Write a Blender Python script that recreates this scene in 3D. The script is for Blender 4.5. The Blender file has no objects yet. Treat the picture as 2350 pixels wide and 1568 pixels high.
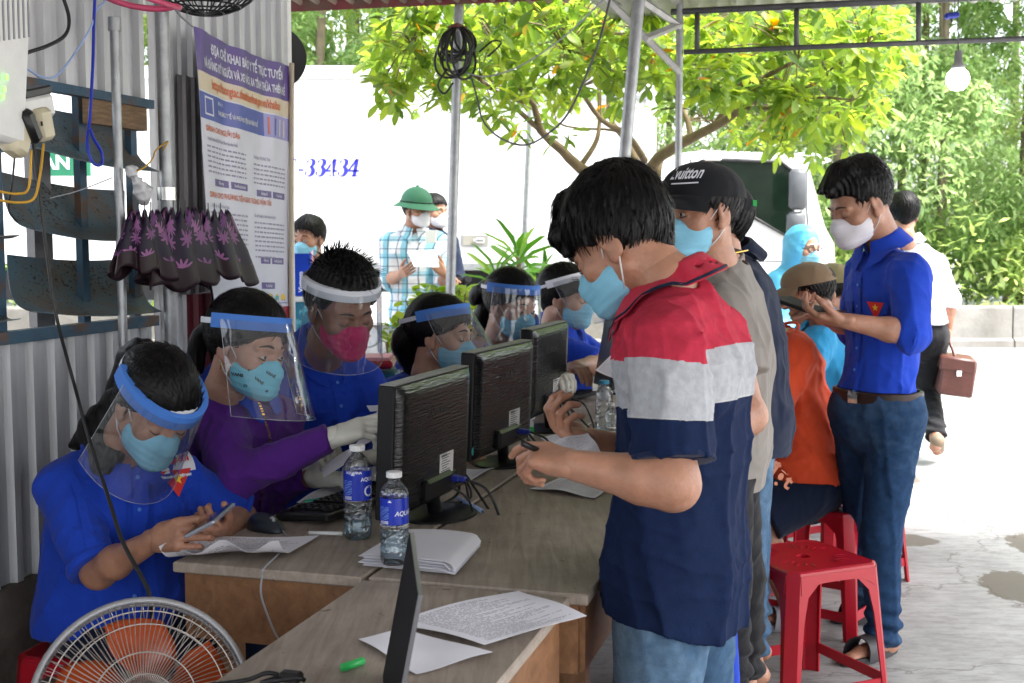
import bpy, bmesh, math, random
import numpy as np
from mathutils import Vector, Matrix, Euler
random.seed(7); np.random.seed(7)
sc = bpy.context.scene
COL = sc.collection
# ------------------------------------------------------------ camera, world, sun, exposure
FPX, CX, CY, CAMZ = 2850.0, 1175.0, 784.0, 1.43      # focal length and centre in units of a 2350 px wide frame
TH = math.atan(244.0/FPX)
cam = bpy.data.cameras.new('camera'); camo = bpy.data.objects.new('camera', cam); COL.objects.link(camo)
cam.sensor_width = 36; cam.lens = 36*FPX/2350.0; cam.clip_start = .05; cam.clip_end = 600
camo.location = (0, 0, CAMZ); camo.rotation_euler = (math.pi/2-TH, 0, 0)
cam.dof.use_dof = True; cam.dof.focus_distance = 2.9; cam.dof.aperture_fstop = 9.0
sc.camera = camo
world = bpy.data.worlds.new('World'); sc.world = world; world.use_nodes = True
wn = world.node_tree.nodes; wl = world.node_tree.links
bgn = wn.get('Background') or wn.new('ShaderNodeBackground')
SUN_EL, SUN_AZ = math.radians(60), math.radians(112)     # azimuth clockwise from +Y
sky = wn.new('ShaderNodeTexSky'); sky.sky_type = 'NISHITA'; sky.sun_disc = False
sky.sun_elevation = SUN_EL; sky.sun_rotation = SUN_AZ; sky.dust_density = 4.0; sky.air_density = 1.0; sky.altitude = 0
hs = wn.new('ShaderNodeHueSaturation'); hs.inputs['Saturation'].default_value = .35; hs.inputs['Value'].default_value = 1.0
wl.new(sky.outputs[0], hs.inputs['Color']); wl.new(hs.outputs[0], bgn.inputs['Color'])
bgn.inputs['Strength'].default_value = .15
out = wn.get('World Output') or wn.new('ShaderNodeOutputWorld'); wl.new(bgn.outputs[0], out.inputs['Surface'])
sun = bpy.data.lights.new('sun', 'SUN'); suno = bpy.data.objects.new('sun', sun); COL.objects.link(suno)
sun.energy = 1.5; sun.angle = math.radians(14); sun.color = (1, .96, .9)
sd = Vector((math.sin(SUN_AZ)*math.cos(SUN_EL), math.cos(SUN_AZ)*math.cos(SUN_EL), math.sin(SUN_EL)))
suno.rotation_euler = (-sd).to_track_quat('-Z', 'Y').to_euler(); suno.location = (0, 5, 20)
vs = sc.view_settings; sc.display_settings.display_device = 'sRGB'
vs.view_transform = 'Standard'; vs.look = 'None'; vs.gamma = 1; vs.use_curve_mapping = False; vs.exposure = 2.5
sc.render.engine = 'CYCLES'
try:
 sc.cycles.use_denoising = True; sc.cycles.denoiser = 'OPENIMAGEDENOISE'
except Exception: pass
sc.cycles.max_bounces = 8; sc.cycles.transparent_max_bounces = 24; sc.cycles.diffuse_bounces = 4
sc.cycles.transmission_bounces = 8; sc.cycles.caustics_reflective = False; sc.cycles.caustics_refractive = False
sc.cycles.sample_clamp_indirect = 6
# ------------------------------------------------------------ geometry from the view
c_, s_ = math.cos(TH), math.sin(TH)
def ray(u, v):
 a = (u-CX)/FPX; b = -(v-CY)/FPX
 return Vector((a, c_+b*s_, -s_+b*c_))
def P(u, v, d):
 r = ray(u, v); return Vector((0, 0, CAMZ)) + r*(d/r.y)
def T(u, v, z=.75):
 r = ray(u, v); return Vector((0, 0, CAMZ)) + r*((z-CAMZ)/r.z)
AX = Vector((.276, .961, 0)).normalized(); BX = Vector((AX.y, -AX.x, 0))   # along the desks, across them (to the right)
WP0 = Vector((-1.35, 2.58, 0))                        # the corrugated wall runs along AX through this point, facing BX
def WL(u, v, off=0.0):
 r = ray(u, v); o = Vector((0, 0, CAMZ)); p0 = WP0+BX*off
 return o + r*((p0-o).dot(BX)/r.dot(BX))
UP = Vector((0, 0, 1))
# ------------------------------------------------------------ materials
def new_mat(name):
 m = bpy.data.materials.new(name); m.use_nodes = True
 nt = m.node_tree; return m, nt, nt.nodes['Principled BSDF']
def lin(c):  # sRGB 0-255 to linear
 return tuple(((x/255)/12.92 if x/255 <= .04045 else ((x/255+.055)/1.055)**2.4) for x in c)+(1,)
def nd(nt, t, **kw):
 n = nt.nodes.new(t)
 for k, v in kw.items():
  if k in n.inputs: n.inputs[k].default_value = v
  else: setattr(n, k, v)
 return n
def mat(name, col, rough=.7, var=.12, vscale=12, bump=0, bscale=60, metal=0, spec=.4, col2=None, c2s=3, c2t=(.45, .6), stretch=None, sheen=0, coat=0, sss=0, detail=4, wr=0):
 m, nt, b = new_mat(name); L = nt.links
 if len(col) == 3: col = tuple(col)+(1,)
 tc = nd(nt, 'ShaderNodeTexCoord'); src = tc.outputs['Object']
 if stretch:
  mp = nd(nt, 'ShaderNodeMapping'); mp.inputs['Scale'].default_value = stretch; L.new(src, mp.inputs[0]); src = mp.outputs[0]
 cur = None
 if col2:
  n2 = nd(nt, 'ShaderNodeTexNoise', Scale=c2s, Detail=6, Roughness=.65); L.new(src, n2.inputs['Vector'])
  r2 = nd(nt, 'ShaderNodeValToRGB'); r2.color_ramp.elements[0].position = c2t[0]; r2.color_ramp.elements[1].position = c2t[1]
  L.new(n2.outputs[0], r2.inputs[0])
  mx = nd(nt, 'ShaderNodeMixRGB'); mx.inputs[1].default_value = col; mx.inputs[2].default_value = tuple(col2[:3])+(1,)
  L.new(r2.outputs[0], mx.inputs[0]); cur = mx.outputs[0]
 if var:
  n1 = nd(nt, 'ShaderNodeTexNoise', Scale=vscale, Detail=detail, Roughness=.6); L.new(src, n1.inputs['Vector'])
  mr = nd(nt, 'ShaderNodeMapRange'); mr.inputs[1].default_value = .3; mr.inputs[2].default_value = .7; mr.inputs[3].default_value = 1-var; mr.inputs[4].default_value = 1+var
  L.new(n1.outputs[0], mr.inputs[0])
  mm = nd(nt, 'ShaderNodeMixRGB', blend_type='MULTIPLY'); mm.inputs[0].default_value = 1
  if cur: L.new(cur, mm.inputs[1])
  else: mm.inputs[1].default_value = col
  L.new(mr.outputs[0], mm.inputs[2]); cur = mm.outputs[0]
 if cur: L.new(cur, b.inputs['Base Color'])
 else: b.inputs['Base Color'].default_value = col
 b.inputs['Roughness'].default_value = rough; b.inputs['Metallic'].default_value = metal
 b.inputs['Specular IOR Level'].default_value = spec
 if sheen: b.inputs['Sheen Weight'].default_value = sheen
 if coat: b.inputs['Coat Weight'].default_value = coat; b.inputs['Coat Roughness'].default_value = .1
 if sss:
  b.inputs['Subsurface Weight'].default_value = sss; b.inputs['Subsurface Radius'].default_value = (1, .35, .2); b.inputs['Subsurface Scale'].default_value = .01
 if bump:
  n3 = nd(nt, 'ShaderNodeTexNoise', Scale=bscale, Detail=5, Roughness=.6); L.new(src, n3.inputs['Vector'])
  bp = nd(nt, 'ShaderNodeBump'); bp.inputs['Strength'].default_value = bump; bp.inputs['Distance'].default_value = .01
  L.new(n3.outputs[0], bp.inputs['Height']); L.new(bp.outputs[0], b.inputs['Normal'])
  if wr:
   n5 = nd(nt, 'ShaderNodeTexNoise', Scale=9, Detail=2.5, Roughness=.45, Distortion=1.3); n5.noise_type = 'RIDGED_MULTIFRACTAL'; mp5 = nd(nt, 'ShaderNodeMapping'); mp5.inputs['Scale'].default_value = (1, 1, .6); mp5.inputs['Rotation'].default_value = (.5, .3, 0); L.new(tc.outputs['Object'], mp5.inputs[0]); L.new(mp5.outputs[0], n5.inputs['Vector'])
   b5 = nd(nt, 'ShaderNodeBump'); b5.inputs['Strength'].default_value = wr; b5.inputs['Distance'].default_value = .02; L.new(n5.outputs[0], b5.inputs['Height']); L.new(b5.outputs[0], bp.inputs['Normal'])
 return m
def leaf_mat(name, cols, trans=.5, rough=.45):
 m, nt, b = new_mat(name); L = nt.links
 g = nd(nt, 'ShaderNodeNewGeometry'); rp = nd(nt, 'ShaderNodeValToRGB'); e = rp.color_ramp.elements
 while len(e) < len(cols): e.new(.5)
 for i, (p, c) in enumerate(cols): e[i].position = p; e[i].color = tuple(c)+(1,)
 oi = nd(nt, 'ShaderNodeObjectInfo'); ad = nd(nt, 'ShaderNodeMath', operation='ADD'); fr = nd(nt, 'ShaderNodeMath', operation='FRACT')
 L.new(g.outputs['Random Per Island'], ad.inputs[0]); L.new(oi.outputs['Random'], ad.inputs[1]); L.new(ad.outputs[0], fr.inputs[0]); L.new(fr.outputs[0], rp.inputs[0])
 L.new(rp.outputs[0], b.inputs['Base Color']); b.inputs['Roughness'].default_value = rough
 t = nd(nt, 'ShaderNodeBsdfTranslucent'); hsn = nd(nt, 'ShaderNodeHueSaturation', Saturation=1.1, Value=1.6, Hue=.485)
 L.new(rp.outputs[0], hsn.inputs['Color']); L.new(hsn.outputs[0], t.inputs[0])
 mx = nd(nt, 'ShaderNodeMixShader'); mx.inputs[0].default_value = trans
 L.new(b.outputs[0], mx.inputs[1]); L.new(t.outputs[0], mx.inputs[2]); L.new(mx.outputs[0], nt.nodes['Material Output'].inputs[0])
 return m
def clear_mat(name, tint=(1, 1, 1), refl=.12, rough=.04, bump=0, bscale=20, haze=0, hazecol=(.8, .85, .9)):
 m, nt, b = new_mat(name); L = nt.links; nt.nodes.remove(b)
 tr = nd(nt, 'ShaderNodeBsdfTransparent'); tr.inputs[0].default_value = tuple(tint)+(1,)
 gl = nd(nt, 'ShaderNodeBsdfGlossy'); gl.inputs['Roughness'].default_value = rough
 lw = nd(nt, 'ShaderNodeLayerWeight'); lw.inputs[0].default_value = .35
 mr = nd(nt, 'ShaderNodeMapRange'); mr.inputs[3].default_value = refl*.35; mr.inputs[4].default_value = min(1, refl*4)
 L.new(lw.outputs['Fresnel'], mr.inputs[0])
 mx = nd(nt, 'ShaderNodeMixShader'); L.new(mr.outputs[0], mx.inputs[0]); L.new(tr.outputs[0], mx.inputs[1]); L.new(gl.outputs[0], mx.inputs[2])
 last = mx
 if haze:
  df = nd(nt, 'ShaderNodeBsdfDiffuse'); df.inputs[0].default_value = tuple(hazecol)+(1,)
  m2 = nd(nt, 'ShaderNodeMixShader'); m2.inputs[0].default_value = haze; L.new(mx.outputs[0], m2.inputs[1]); L.new(df.outputs[0], m2.inputs[2]); last = m2
 if bump:
  tc = nd(nt, 'ShaderNodeTexCoord'); n3 = nd(nt, 'ShaderNodeTexNoise', Scale=bscale, Detail=2); L.new(tc.outputs['Object'], n3.inputs['Vector'])
  bp = nd(nt, 'ShaderNodeBump'); bp.inputs['Strength'].default_value = bump; bp.inputs['Distance'].default_value = .02
  L.new(n3.outputs[0], bp.inputs['Height']); L.new(bp.outputs[0], gl.inputs['Normal']); L.new(bp.outputs[0], lw.inputs['Normal'])
 L.new(last.outputs[0], nt.nodes['Material Output'].inputs[0])
 return m
# ------------------------------------------------------------ mesh builder and tagging
WLOC = {}
class MB:
 def __init__(s): s.v = []; s.f = []; s.mi = []; s.cur = 0
 def add(s, vs_, fs_):
  o = len(s.v); s.v += [tuple(p) for p in vs_]; s.f += [tuple(i+o for i in f) for f in fs_]; s.mi += [s.cur]*len(fs_); return s
 def box(s, c, size, R=None, bev=0):
  c = Vector(c); x, y, z = [q/2 for q in size]
  if not bev:
   vs_ = [Vector((a*x, b*y, d*z)) for a in (-1, 1) for b in (-1, 1) for d in (-1, 1)]
   fs_ = [(0, 1, 3, 2), (4, 6, 7, 5), (0, 4, 5, 1), (2, 3, 7, 6), (0, 2, 6, 4), (1, 5, 7, 3)]
  else:
   vs_ = []; fs_ = []; ix = {}
   for sx in (-1, 1):
    for sy in (-1, 1):
     for sz in (-1, 1):
      for k in range(3):
       p = [sx*(x-bev), sy*(y-bev), sz*(z-bev)]; p[k] += (sx, sy, sz)[k]*bev
       ix[(sx, sy, sz, k)] = len(vs_); vs_.append(Vector(p))
   def q(*k): fs_.append(tuple(ix[a] for a in k))
   for sgn in (-1, 1):
    q((sgn, -1, -1, 0), (sgn, 1, -1, 0), (sgn, 1, 1, 0), (sgn, -1, 1, 0)); q((-1, sgn, -1, 1), (1, sgn, -1, 1), (1, sgn, 1, 1), (-1, sgn, 1, 1)); q((-1, -1, sgn, 2), (1, -1, sgn, 2), (1, 1, sgn, 2), (-1, 1, sgn, 2))
    for t in (-1, 1):
     q((-1, sgn, t, 1), (1, sgn, t, 1), (1, sgn, t, 2), (-1, sgn, t, 2)); q((sgn, -1, t, 0), (sgn, 1, t, 0), (sgn, 1, t, 2), (sgn, -1, t, 2)); q((sgn, t, -1, 0), (sgn, t, 1, 0), (sgn, t, 1, 1), (sgn, t, -1, 1))
     for w in (-1, 1): q((sgn, t, w, 0), (sgn, t, w, 1), (sgn, t, w, 2))
  if R is not None: vs_ = [R @ p for p in vs_]
  return s.add([p+c for p in vs_], fs_)
 def tube(s, pts, r, n=8, caps=True, flat=None):
  pts = [Vector(p) for p in pts]; k = len(pts); rr = r if isinstance(r, (list, tuple)) else [r]*k
  vs_ = []; prev = None
  for i, p in enumerate(pts):
   t = (pts[min(i+1, k-1)]-pts[max(i-1, 0)])
   if t.length < 1e-9: t = Vector((0, 0, 1))
   t.normalize()
   if prev is None:
    a = t.cross(UP) if abs(t.z) < .95 else t.cross(Vector((0, 1, 0)))
   else: a = prev - t*prev.dot(t)
   if a.length < 1e-6: a = t.orthogonal()
   a.normalize(); b = t.cross(a); prev = a
   for j in range(n):
    q = 2*math.pi*j/n; vs_.append(p+(a*math.cos(q)+b*math.sin(q))*rr[i])
  fs_ = [(i*n+j, i*n+(j+1) % n, (i+1)*n+(j+1) % n, (i+1)*n+j) for i in range(k-1) for j in range(n)]
  if caps: fs_ += [tuple(range(n))[::-1], tuple(range((k-1)*n, k*n))]
  return s.add(vs_, fs_)
 def lathe(s, c, prof, n=24, ax=UP, sq=None, caps=False):
  c = Vector(c); ax = Vector(ax).normalized(); a = ax.orthogonal().normalized() if abs(ax.z) < .99 else Vector((1, 0, 0)); b = ax.cross(a)
  vs_ = [c+ax*h+(a*math.cos(2*math.pi*j/n)+b*math.sin(2*math.pi*j/n))*(r*(sq(j/n, h) if sq else 1)) for r, h in prof for j in range(n)]
  fs_ = [(i*n+j, i*n+(j+1) % n, (i+1)*n+(j+1) % n, (i+1)*n+j) for i in range(len(prof)-1) for j in range(n)]
  if caps: fs_ += [tuple(range(n))[::-1], tuple(range((len(prof)-1)*n, len(prof)*n))]
  return s.add(vs_, fs_)
 def grid(s, fn, nu, nv, thick=0):
  vs_ = [Vector(fn(i/nu, j/nv)) for i in range(nu+1) for j in range(nv+1)]
  fs_ = [(i*(nv+1)+j, (i+1)*(nv+1)+j, (i+1)*(nv+1)+j+1, i*(nv+1)+j+1) for i in range(nu) for j in range(nv)]
  if thick:
   N = len(vs_); nn = [Vector() for _ in vs_]
   for f in fs_:
    no = (vs_[f[1]]-vs_[f[0]]).cross(vs_[f[2]]-vs_[f[0]])
    for i in f: nn[i] += no
   vs_ += [p-n_.normalized()*thick for p, n_ in zip(vs_, nn)]
   fs_ += [tuple(i+N for i in f[::-1]) for f in fs_[:nu*nv]]
   bd = [i*(nv+1) for i in range(nu+1)]+[nu*(nv+1)+j for j in range(1, nv+1)]+[i*(nv+1)+nv for i in range(nu-1, -1, -1)]+[j for j in range(nv-1, 0, -1)]
   for a, b in zip(bd, bd[1:]+bd[:1]): fs_.append((a, a+N, b+N, b))
  return s.add(vs_, fs_)
 def prism(s, pts, ext):
  n = len(pts); pts = [Vector(p) for p in pts]; ext = Vector(ext)
  return s.add(pts+[p+ext for p in pts], [tuple(range(n)), tuple(range(2*n-1, n-1, -1))]+[(i, i+n, (i+1) % n+n, (i+1) % n) for i in range(n)])
def link(name, mb, mats, parent=None, smooth=False, loc=None, fixn=True, angle=None):
 """one mesh object; coordinates are given in the world and stored relative to the parent (or to loc)"""
 if not isinstance(mats, (list, tuple)): mats = [mats]
 base = WLOC[parent.name] if parent else Vector(loc or (0, 0, 0))
 me = bpy.data.meshes.new(name)
 if isinstance(mb, MB):
  me.from_pydata([(p[0]-base[0], p[1]-base[1], p[2]-base[2]) for p in mb.v], [], mb.f)
  if len(mats) > 1: me.polygons.foreach_set('material_index', mb.mi)
  if fixn:
   bm = bmesh.new(); bm.from_mesh(me); bmesh.ops.recalc_face_normals(bm, faces=bm.faces); bm.to_mesh(me); bm.free()
 else:
  V, Fq = mb; V = V-np.array(base)
  me.vertices.add(len(V)); me.vertices.foreach_set('co', V.astype(np.float32).ravel())
  nf, k = Fq.shape
  me.loops.add(nf*k); me.loops.foreach_set('vertex_index', Fq.astype(np.int32).ravel())
  me.polygons.add(nf); me.polygons.foreach_set('loop_start', np.arange(0, nf*k, k, dtype=np.int32)); me.polygons.foreach_set('loop_total', np.full(nf, k, dtype=np.int32))
  me.update(calc_edges=True); me.validate()
 for m in mats: me.materials.append(m)
 if smooth: me.polygons.foreach_set('use_smooth', [True]*len(me.polygons))
 me.update()
 o = bpy.data.objects.new(name, me); COL.objects.link(o)
 if smooth and angle is not None:
  try: me.set_sharp_from_angle(angle=math.radians(angle))
  except Exception: pass
 if parent: o.parent = parent; WLOC[o.name] = base.copy()
 else: o.location = base; WLOC[o.name] = base.copy()
 return o
def tag(o, label=None, cat=None, group=None, kind=None):
 for k, v in (('label', label), ('category', cat), ('group', group), ('kind', kind)):
  if v: o[k] = v
 return o
def thing(name, label, cat, loc, group=None):
 o = bpy.data.objects.new(name, None); o.empty_display_size = .1; COL.objects.link(o); o.location = loc; WLOC[o.name] = Vector(loc)
 return tag(o, label, cat, group)
def kids(o): return [c for c in bpy.data.objects if c.parent == o]
def copy_tree(o, loc=None, rz=None, label=None, parent=None, _k=None):
 c = o.copy(); COL.objects.link(c)
 if parent: c.parent = parent
 if loc is not None: c.location = loc
 if rz is not None: c.rotation_euler = (0, 0, rz)
 if label: c['label'] = label
 WLOC[c.name] = Vector(c.location)
 for ch in kids(o): copy_tree(ch, parent=c)
 return c
def text_mesh(body, size, org, xd, yd, bold=0, align='LEFT', shear=0, wrap=None, ext=0, space=1):
 """lettering as flat mesh: MB in the plane org + x*xd + y*yd"""
 cu = bpy.data.curves.new('lettering', 'FONT'); cu.body = body; cu.size = size; cu.align_x = align; cu.offset = bold; cu.shear = shear; cu.space_character = space; cu.resolution_u = 3
 ob = bpy.data.objects.new('lettering', cu); COL.objects.link(ob)
 dg = bpy.context.evaluated_depsgraph_get(); me = bpy.data.meshes.new_from_object(ob.evaluated_get(dg))
 org, xd, yd = Vector(org), Vector(xd), Vector(yd); mb = MB()
 wfn = wrap or (lambda x, y: org+xd*x+yd*y)
 mb.add([wfn(v.co.x, v.co.y) for v in me.vertices], [tuple(p.vertices) for p in me.polygons])
 bpy.data.objects.remove(ob); bpy.data.curves.remove(cu); bpy.data.meshes.remove(me)
 return mb
def merge(*mbs):
 r = MB()
 for m in mbs: r.add(m.v, m.f)
 return r
def bez(pts, n=24):
 """Catmull-Rom through the points"""
 pts = [Vector(p) for p in pts]; q = [pts[0]*2-pts[1]]+pts+[pts[-1]*2-pts[-2]]; o = []; k = len(pts)-1
 for i in range(k):
  a, b, c, d = q[i:i+4]; m = max(2, n//k)
  for j in range(m):
   t = j/m; o.append(.5*((2*b)+(c-a)*t+(2*a-5*b+4*c-d)*t*t+(3*b-a-3*c+d)*t**3))
 return o+[pts[-1]]
def rotm(x, y, z): return Matrix((x, y, z)).transposed()   # columns
# ============================================================ SETTING
M = {}
M['steel'] = mat('galvanised_steel', (.33, .34, .35), .42, .18, 20, .15, 80, metal=.75)
M['steel_dark'] = mat('painted_dark_steel', (.10, .10, .105), .5, .2, 20, .15, 80, metal=.3)
M['red_steel'] = mat('red_oxide_steel', (.17, .03, .035), .6, .2, 9, .1, 60, col2=(.12, .07, .05), c2s=6)
M['black_plastic'] = mat('black_plastic', (.013, .013, .014), .32, .1, 20, .05, 300)
M['black_rubber'] = mat('black_cable', (.012, .012, .013), .45, .1, 20)
M['white_plastic'] = mat('white_plastic', (.78, .78, .76), .35, .05, 20)
M['yellowed_plastic'] = mat('yellowed_plastic', (.62, .56, .40), .4, .12, 20)
M['blue_cable'] = mat('blue_cable', (.02, .04, .45), .35, .05)
M['yellow_cable'] = mat('yellow_wire', (.65, .36, .03), .45, .1)
M['grey_cable'] = mat('grey_cable', (.32, .33, .36), .5, .1)
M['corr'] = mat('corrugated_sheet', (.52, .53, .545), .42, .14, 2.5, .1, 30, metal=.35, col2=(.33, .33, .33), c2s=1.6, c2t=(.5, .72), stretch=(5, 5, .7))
M['concrete'] = mat('barrier_concrete', (.25, .24, .22), .9, .2, 3, .5, 25, col2=(.2, .19, .17), c2s=1.2)
M['base_concrete'] = mat('rough_cement_base', (.13, .11, .095), .95, .3, 5, .6, 18, col2=(.06, .05, .045), c2s=4)
M['rust'] = mat('rusty_blue_paint', (.04, .09, .14), .6, .2, 8, .3, 50, col2=(.12, .07, .045), c2s=9, c2t=(.5, .6))
M['wood_raw'] = mat('raw_old_timber', (.26, .17, .10), .85, .3, 10, .5, 40, stretch=(2, 2, 14))
def ground_mat():
 m, nt, b = new_mat('worn_cement_court'); L = nt.links
 tc = nd(nt, 'ShaderNodeTexCoord'); src = tc.outputs['Object']
 n1 = nd(nt, 'ShaderNodeTexNoise', Scale=.9, Detail=8, Roughness=.7); L.new(src, n1.inputs['Vector'])
 r1 = nd(nt, 'ShaderNodeValToRGB'); r1.color_ramp.elements[0].position = .35; r1.color_ramp.elements[0].color = (.23, .225, .22, 1); r1.color_ramp.elements[1].position = .62; r1.color_ramp.elements[1].color = (.42, .415, .41, 1)
 L.new(n1.outputs[0], r1.inputs[0])
 mp = nd(nt, 'ShaderNodeMapping'); mp.inputs['Scale'].default_value = (3, 9, 1); L.new(src, mp.inputs[0])
 n2 = nd(nt, 'ShaderNodeTexNoise', Scale=3, Detail=6, Roughness=.75); L.new(mp.outputs[0], n2.inputs['Vector'])
 r2 = nd(nt, 'ShaderNodeValToRGB'); r2.color_ramp.elements[0].position = .36; r2.color_ramp.elements[0].color = (.62, .6, .58, 1); r2.color_ramp.elements[1].position = .56; r2.color_ramp.elements[1].color = (1, 1, 1, 1); L.new(n2.outputs[0], r2.inputs[0])
 mu = nd(nt, 'ShaderNodeMixRGB', blend_type='MULTIPLY'); mu.inputs[0].default_value = .75; L.new(r1.outputs[0], mu.inputs[1]); L.new(r2.outputs[0], mu.inputs[2])
 cur = mu.outputs[0]
 nz = nd(nt, 'ShaderNodeTexNoise', Scale=8, Detail=9, Roughness=.8); L.new(src, nz.inputs['Vector'])
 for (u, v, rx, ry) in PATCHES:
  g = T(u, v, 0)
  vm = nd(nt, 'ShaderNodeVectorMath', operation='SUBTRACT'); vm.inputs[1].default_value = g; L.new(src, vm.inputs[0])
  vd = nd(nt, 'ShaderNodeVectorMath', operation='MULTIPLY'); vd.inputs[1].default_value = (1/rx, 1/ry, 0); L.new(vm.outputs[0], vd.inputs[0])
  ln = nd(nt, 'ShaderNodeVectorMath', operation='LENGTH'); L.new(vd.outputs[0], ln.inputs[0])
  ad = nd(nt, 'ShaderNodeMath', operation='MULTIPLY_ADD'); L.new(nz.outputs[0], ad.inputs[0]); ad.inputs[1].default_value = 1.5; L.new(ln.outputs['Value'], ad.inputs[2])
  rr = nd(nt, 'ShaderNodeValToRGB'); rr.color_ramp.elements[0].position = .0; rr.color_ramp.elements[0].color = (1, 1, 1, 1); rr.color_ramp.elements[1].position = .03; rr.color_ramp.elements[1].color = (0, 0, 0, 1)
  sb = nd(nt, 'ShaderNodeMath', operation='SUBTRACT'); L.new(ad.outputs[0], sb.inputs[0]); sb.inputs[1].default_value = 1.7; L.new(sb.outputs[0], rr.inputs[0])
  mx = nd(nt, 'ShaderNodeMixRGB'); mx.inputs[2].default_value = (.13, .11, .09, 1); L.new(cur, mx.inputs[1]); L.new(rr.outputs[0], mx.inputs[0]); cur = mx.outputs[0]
 vo = nd(nt, 'ShaderNodeTexVoronoi', feature='DISTANCE_TO_EDGE', Scale=.9); nw = nd(nt, 'ShaderNodeTexNoise', Scale=5, Detail=5); L.new(src, nw.inputs['Vector'])
 mv = nd(nt, 'ShaderNodeMixRGB', blend_type='ADD'); mv.inputs[0].default_value = .35; L.new(src, mv.inputs[1]); L.new(nw.outputs['Color'], mv.inputs[2]); L.new(mv.outputs[0], vo.inputs['Vector'])
 rc = nd(nt, 'ShaderNodeValToRGB'); rc.color_ramp.elements[0].position = .0; rc.color_ramp.elements[0].color = (.4, .38, .36, 1); rc.color_ramp.elements[1].position = .006; rc.color_ramp.elements[1].color = (1, 1, 1, 1)
 L.new(vo.outputs['Distance'], rc.inputs[0]); m3 = nd(nt, 'ShaderNodeMixRGB', blend_type='MULTIPLY'); m3.inputs[0].default_value = .8; L.new(cur, m3.inputs[1]); L.new(rc.outputs[0], m3.inputs[2])
 L.new(m3.outputs[0], b.inputs['Base Color']); b.inputs['Roughness'].default_value = .62; b.inputs['Specular IOR Level'].default_value = .45
 bp = nd(nt, 'ShaderNodeBump'); bp.inputs['Strength'].default_value = .35; bp.inputs['Distance'].default_value = .02; L.new(n2.outputs[0], bp.inputs['Height']); L.new(bp.outputs[0], b.inputs['Normal'])
 return m
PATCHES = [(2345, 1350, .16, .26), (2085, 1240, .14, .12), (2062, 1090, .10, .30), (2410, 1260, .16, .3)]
g = MB(); n = 40
g.grid(lambda a, b: Vector((-120+240*a, -60+240*b, 0)), n, n)
tag(link('ground', g, ground_mat()), kind='structure')
# ---- roadside concrete barrier, one block per casting joint
bar_y = 15.9
for i, (x0, x1) in enumerate([(-9.0, -5.4), (-5.38, -1.8), (-1.78, 1.8), (1.82, 3.6), (3.62, 6.39), (6.41, 9.6), (9.62, 13)]):
 m = MB(); prof = [(-.16, 0), (-.16, .09), (-.09, .12), (-.075, .5), (-.06, .53), (.08, .53), (.09, 0)]
 k = lambda x: bar_y+(x-6)*.02
 pts = [Vector((x0, k(x0)+a, z)) for a, z in prof]; m.prism(pts, (x1-x0, (x1-x0)*.02, 0))
 names = ['behind the white truck at far left', 'hidden behind the truck box', 'behind the truck under the tree', 'behind the truck cab', 'right of the walking man in white', 'at the right edge of the view', 'past the right edge of the view']
 tag(link('concrete_barrier', m, M['concrete'], loc=(x0, bar_y, 0)), 'pale grey roadside concrete barrier block ' + names[i], 'barrier', 'concrete barrier blocks along the road')
# ---- corrugated wall on the left with its cement base
def corr_sheet(name, smin, smax, zmin_f, zmax_f, off, pitch=.085, depth=.018, label=None, m_=None, rz=None):
 """ribbed sheet in the wall plane from s=smin to s=smax metres along AX"""
 m = MB(); prof = []; s = smin
 while s < smax:
  for ds, h in ((0, 0), (pitch*.55, 0), (pitch*.63, 1), (pitch*.9, 1), (pitch*.98, 0)):
   if s+ds <= smax: prof.append((s+ds, h*depth))
  s += pitch
 V_ = []; F_ = []
 for s, h in prof:
  p = WP0+AX*s+BX*(off+h); V_ += [p+UP*zmin_f(s), p+UP*zmax_f(s), p-BX*.0012+UP*zmin_f(s), p-BX*.0012+UP*zmax_f(s)]
 for i in range(len(prof)-1):
  a = i*4; b = a+4; F_ += [(a, b, b+1, a+1), (a+2, a+3, b+3, b+2), (a+1, b+1, b+3, a+3), (a, a+2, b+2, b)]
 m.add(V_, F_); return m
def wall_s(u, v=540): return (WL(u, v)-WP0).dot(AX)
def wall_z(u, v): return WL(u, v).z
S0, S1, SW, SWR = -2.6, wall_s(658), wall_s(352), wall_s(425)
ztop, zwt, zwb = 2.52, wall_z(200, 212), wall_z(200, 752)
m = MB(); W = thing('corrugated_wall', 'pale grey ribbed metal sheet wall with louvred window opening on the left', 'wall', WP0+AX*1.0)
zf = lambda z: (lambda s: z)
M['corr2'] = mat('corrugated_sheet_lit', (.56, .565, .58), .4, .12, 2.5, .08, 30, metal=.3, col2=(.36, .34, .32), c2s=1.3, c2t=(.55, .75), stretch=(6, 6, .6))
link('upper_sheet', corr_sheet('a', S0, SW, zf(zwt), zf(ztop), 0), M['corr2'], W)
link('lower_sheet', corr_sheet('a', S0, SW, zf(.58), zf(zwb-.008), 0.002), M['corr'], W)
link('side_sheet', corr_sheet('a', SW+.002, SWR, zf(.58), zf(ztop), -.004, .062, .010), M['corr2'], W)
M['corr_shade'] = mat('shade_toned_sheet', (.20, .19, .20), .42, .2, 3, .05, 30, metal=.4, stretch=(6, 6, .5))  # dark sheet colour with the shade beside the banner painted in
M['corr_red'] = mat('faded_red_sheet', (.20, .035, .05), .45, .25, 3, .05, 30, stretch=(6, 6, .5))
SD = wall_s(447)
link('shade_strip', corr_sheet('a', SWR-.05, SD, zf(1.25), zf(zwt+.10), .014, .05, .010), M['corr_shade'], W)  # strip added left of the banner, its dark colour stands in for shade
link('end_sheet', corr_sheet('a', SWR+.002, S1, zf(1.25), zf(ztop), -.006, .075, .016), M['corr2'], W)
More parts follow.
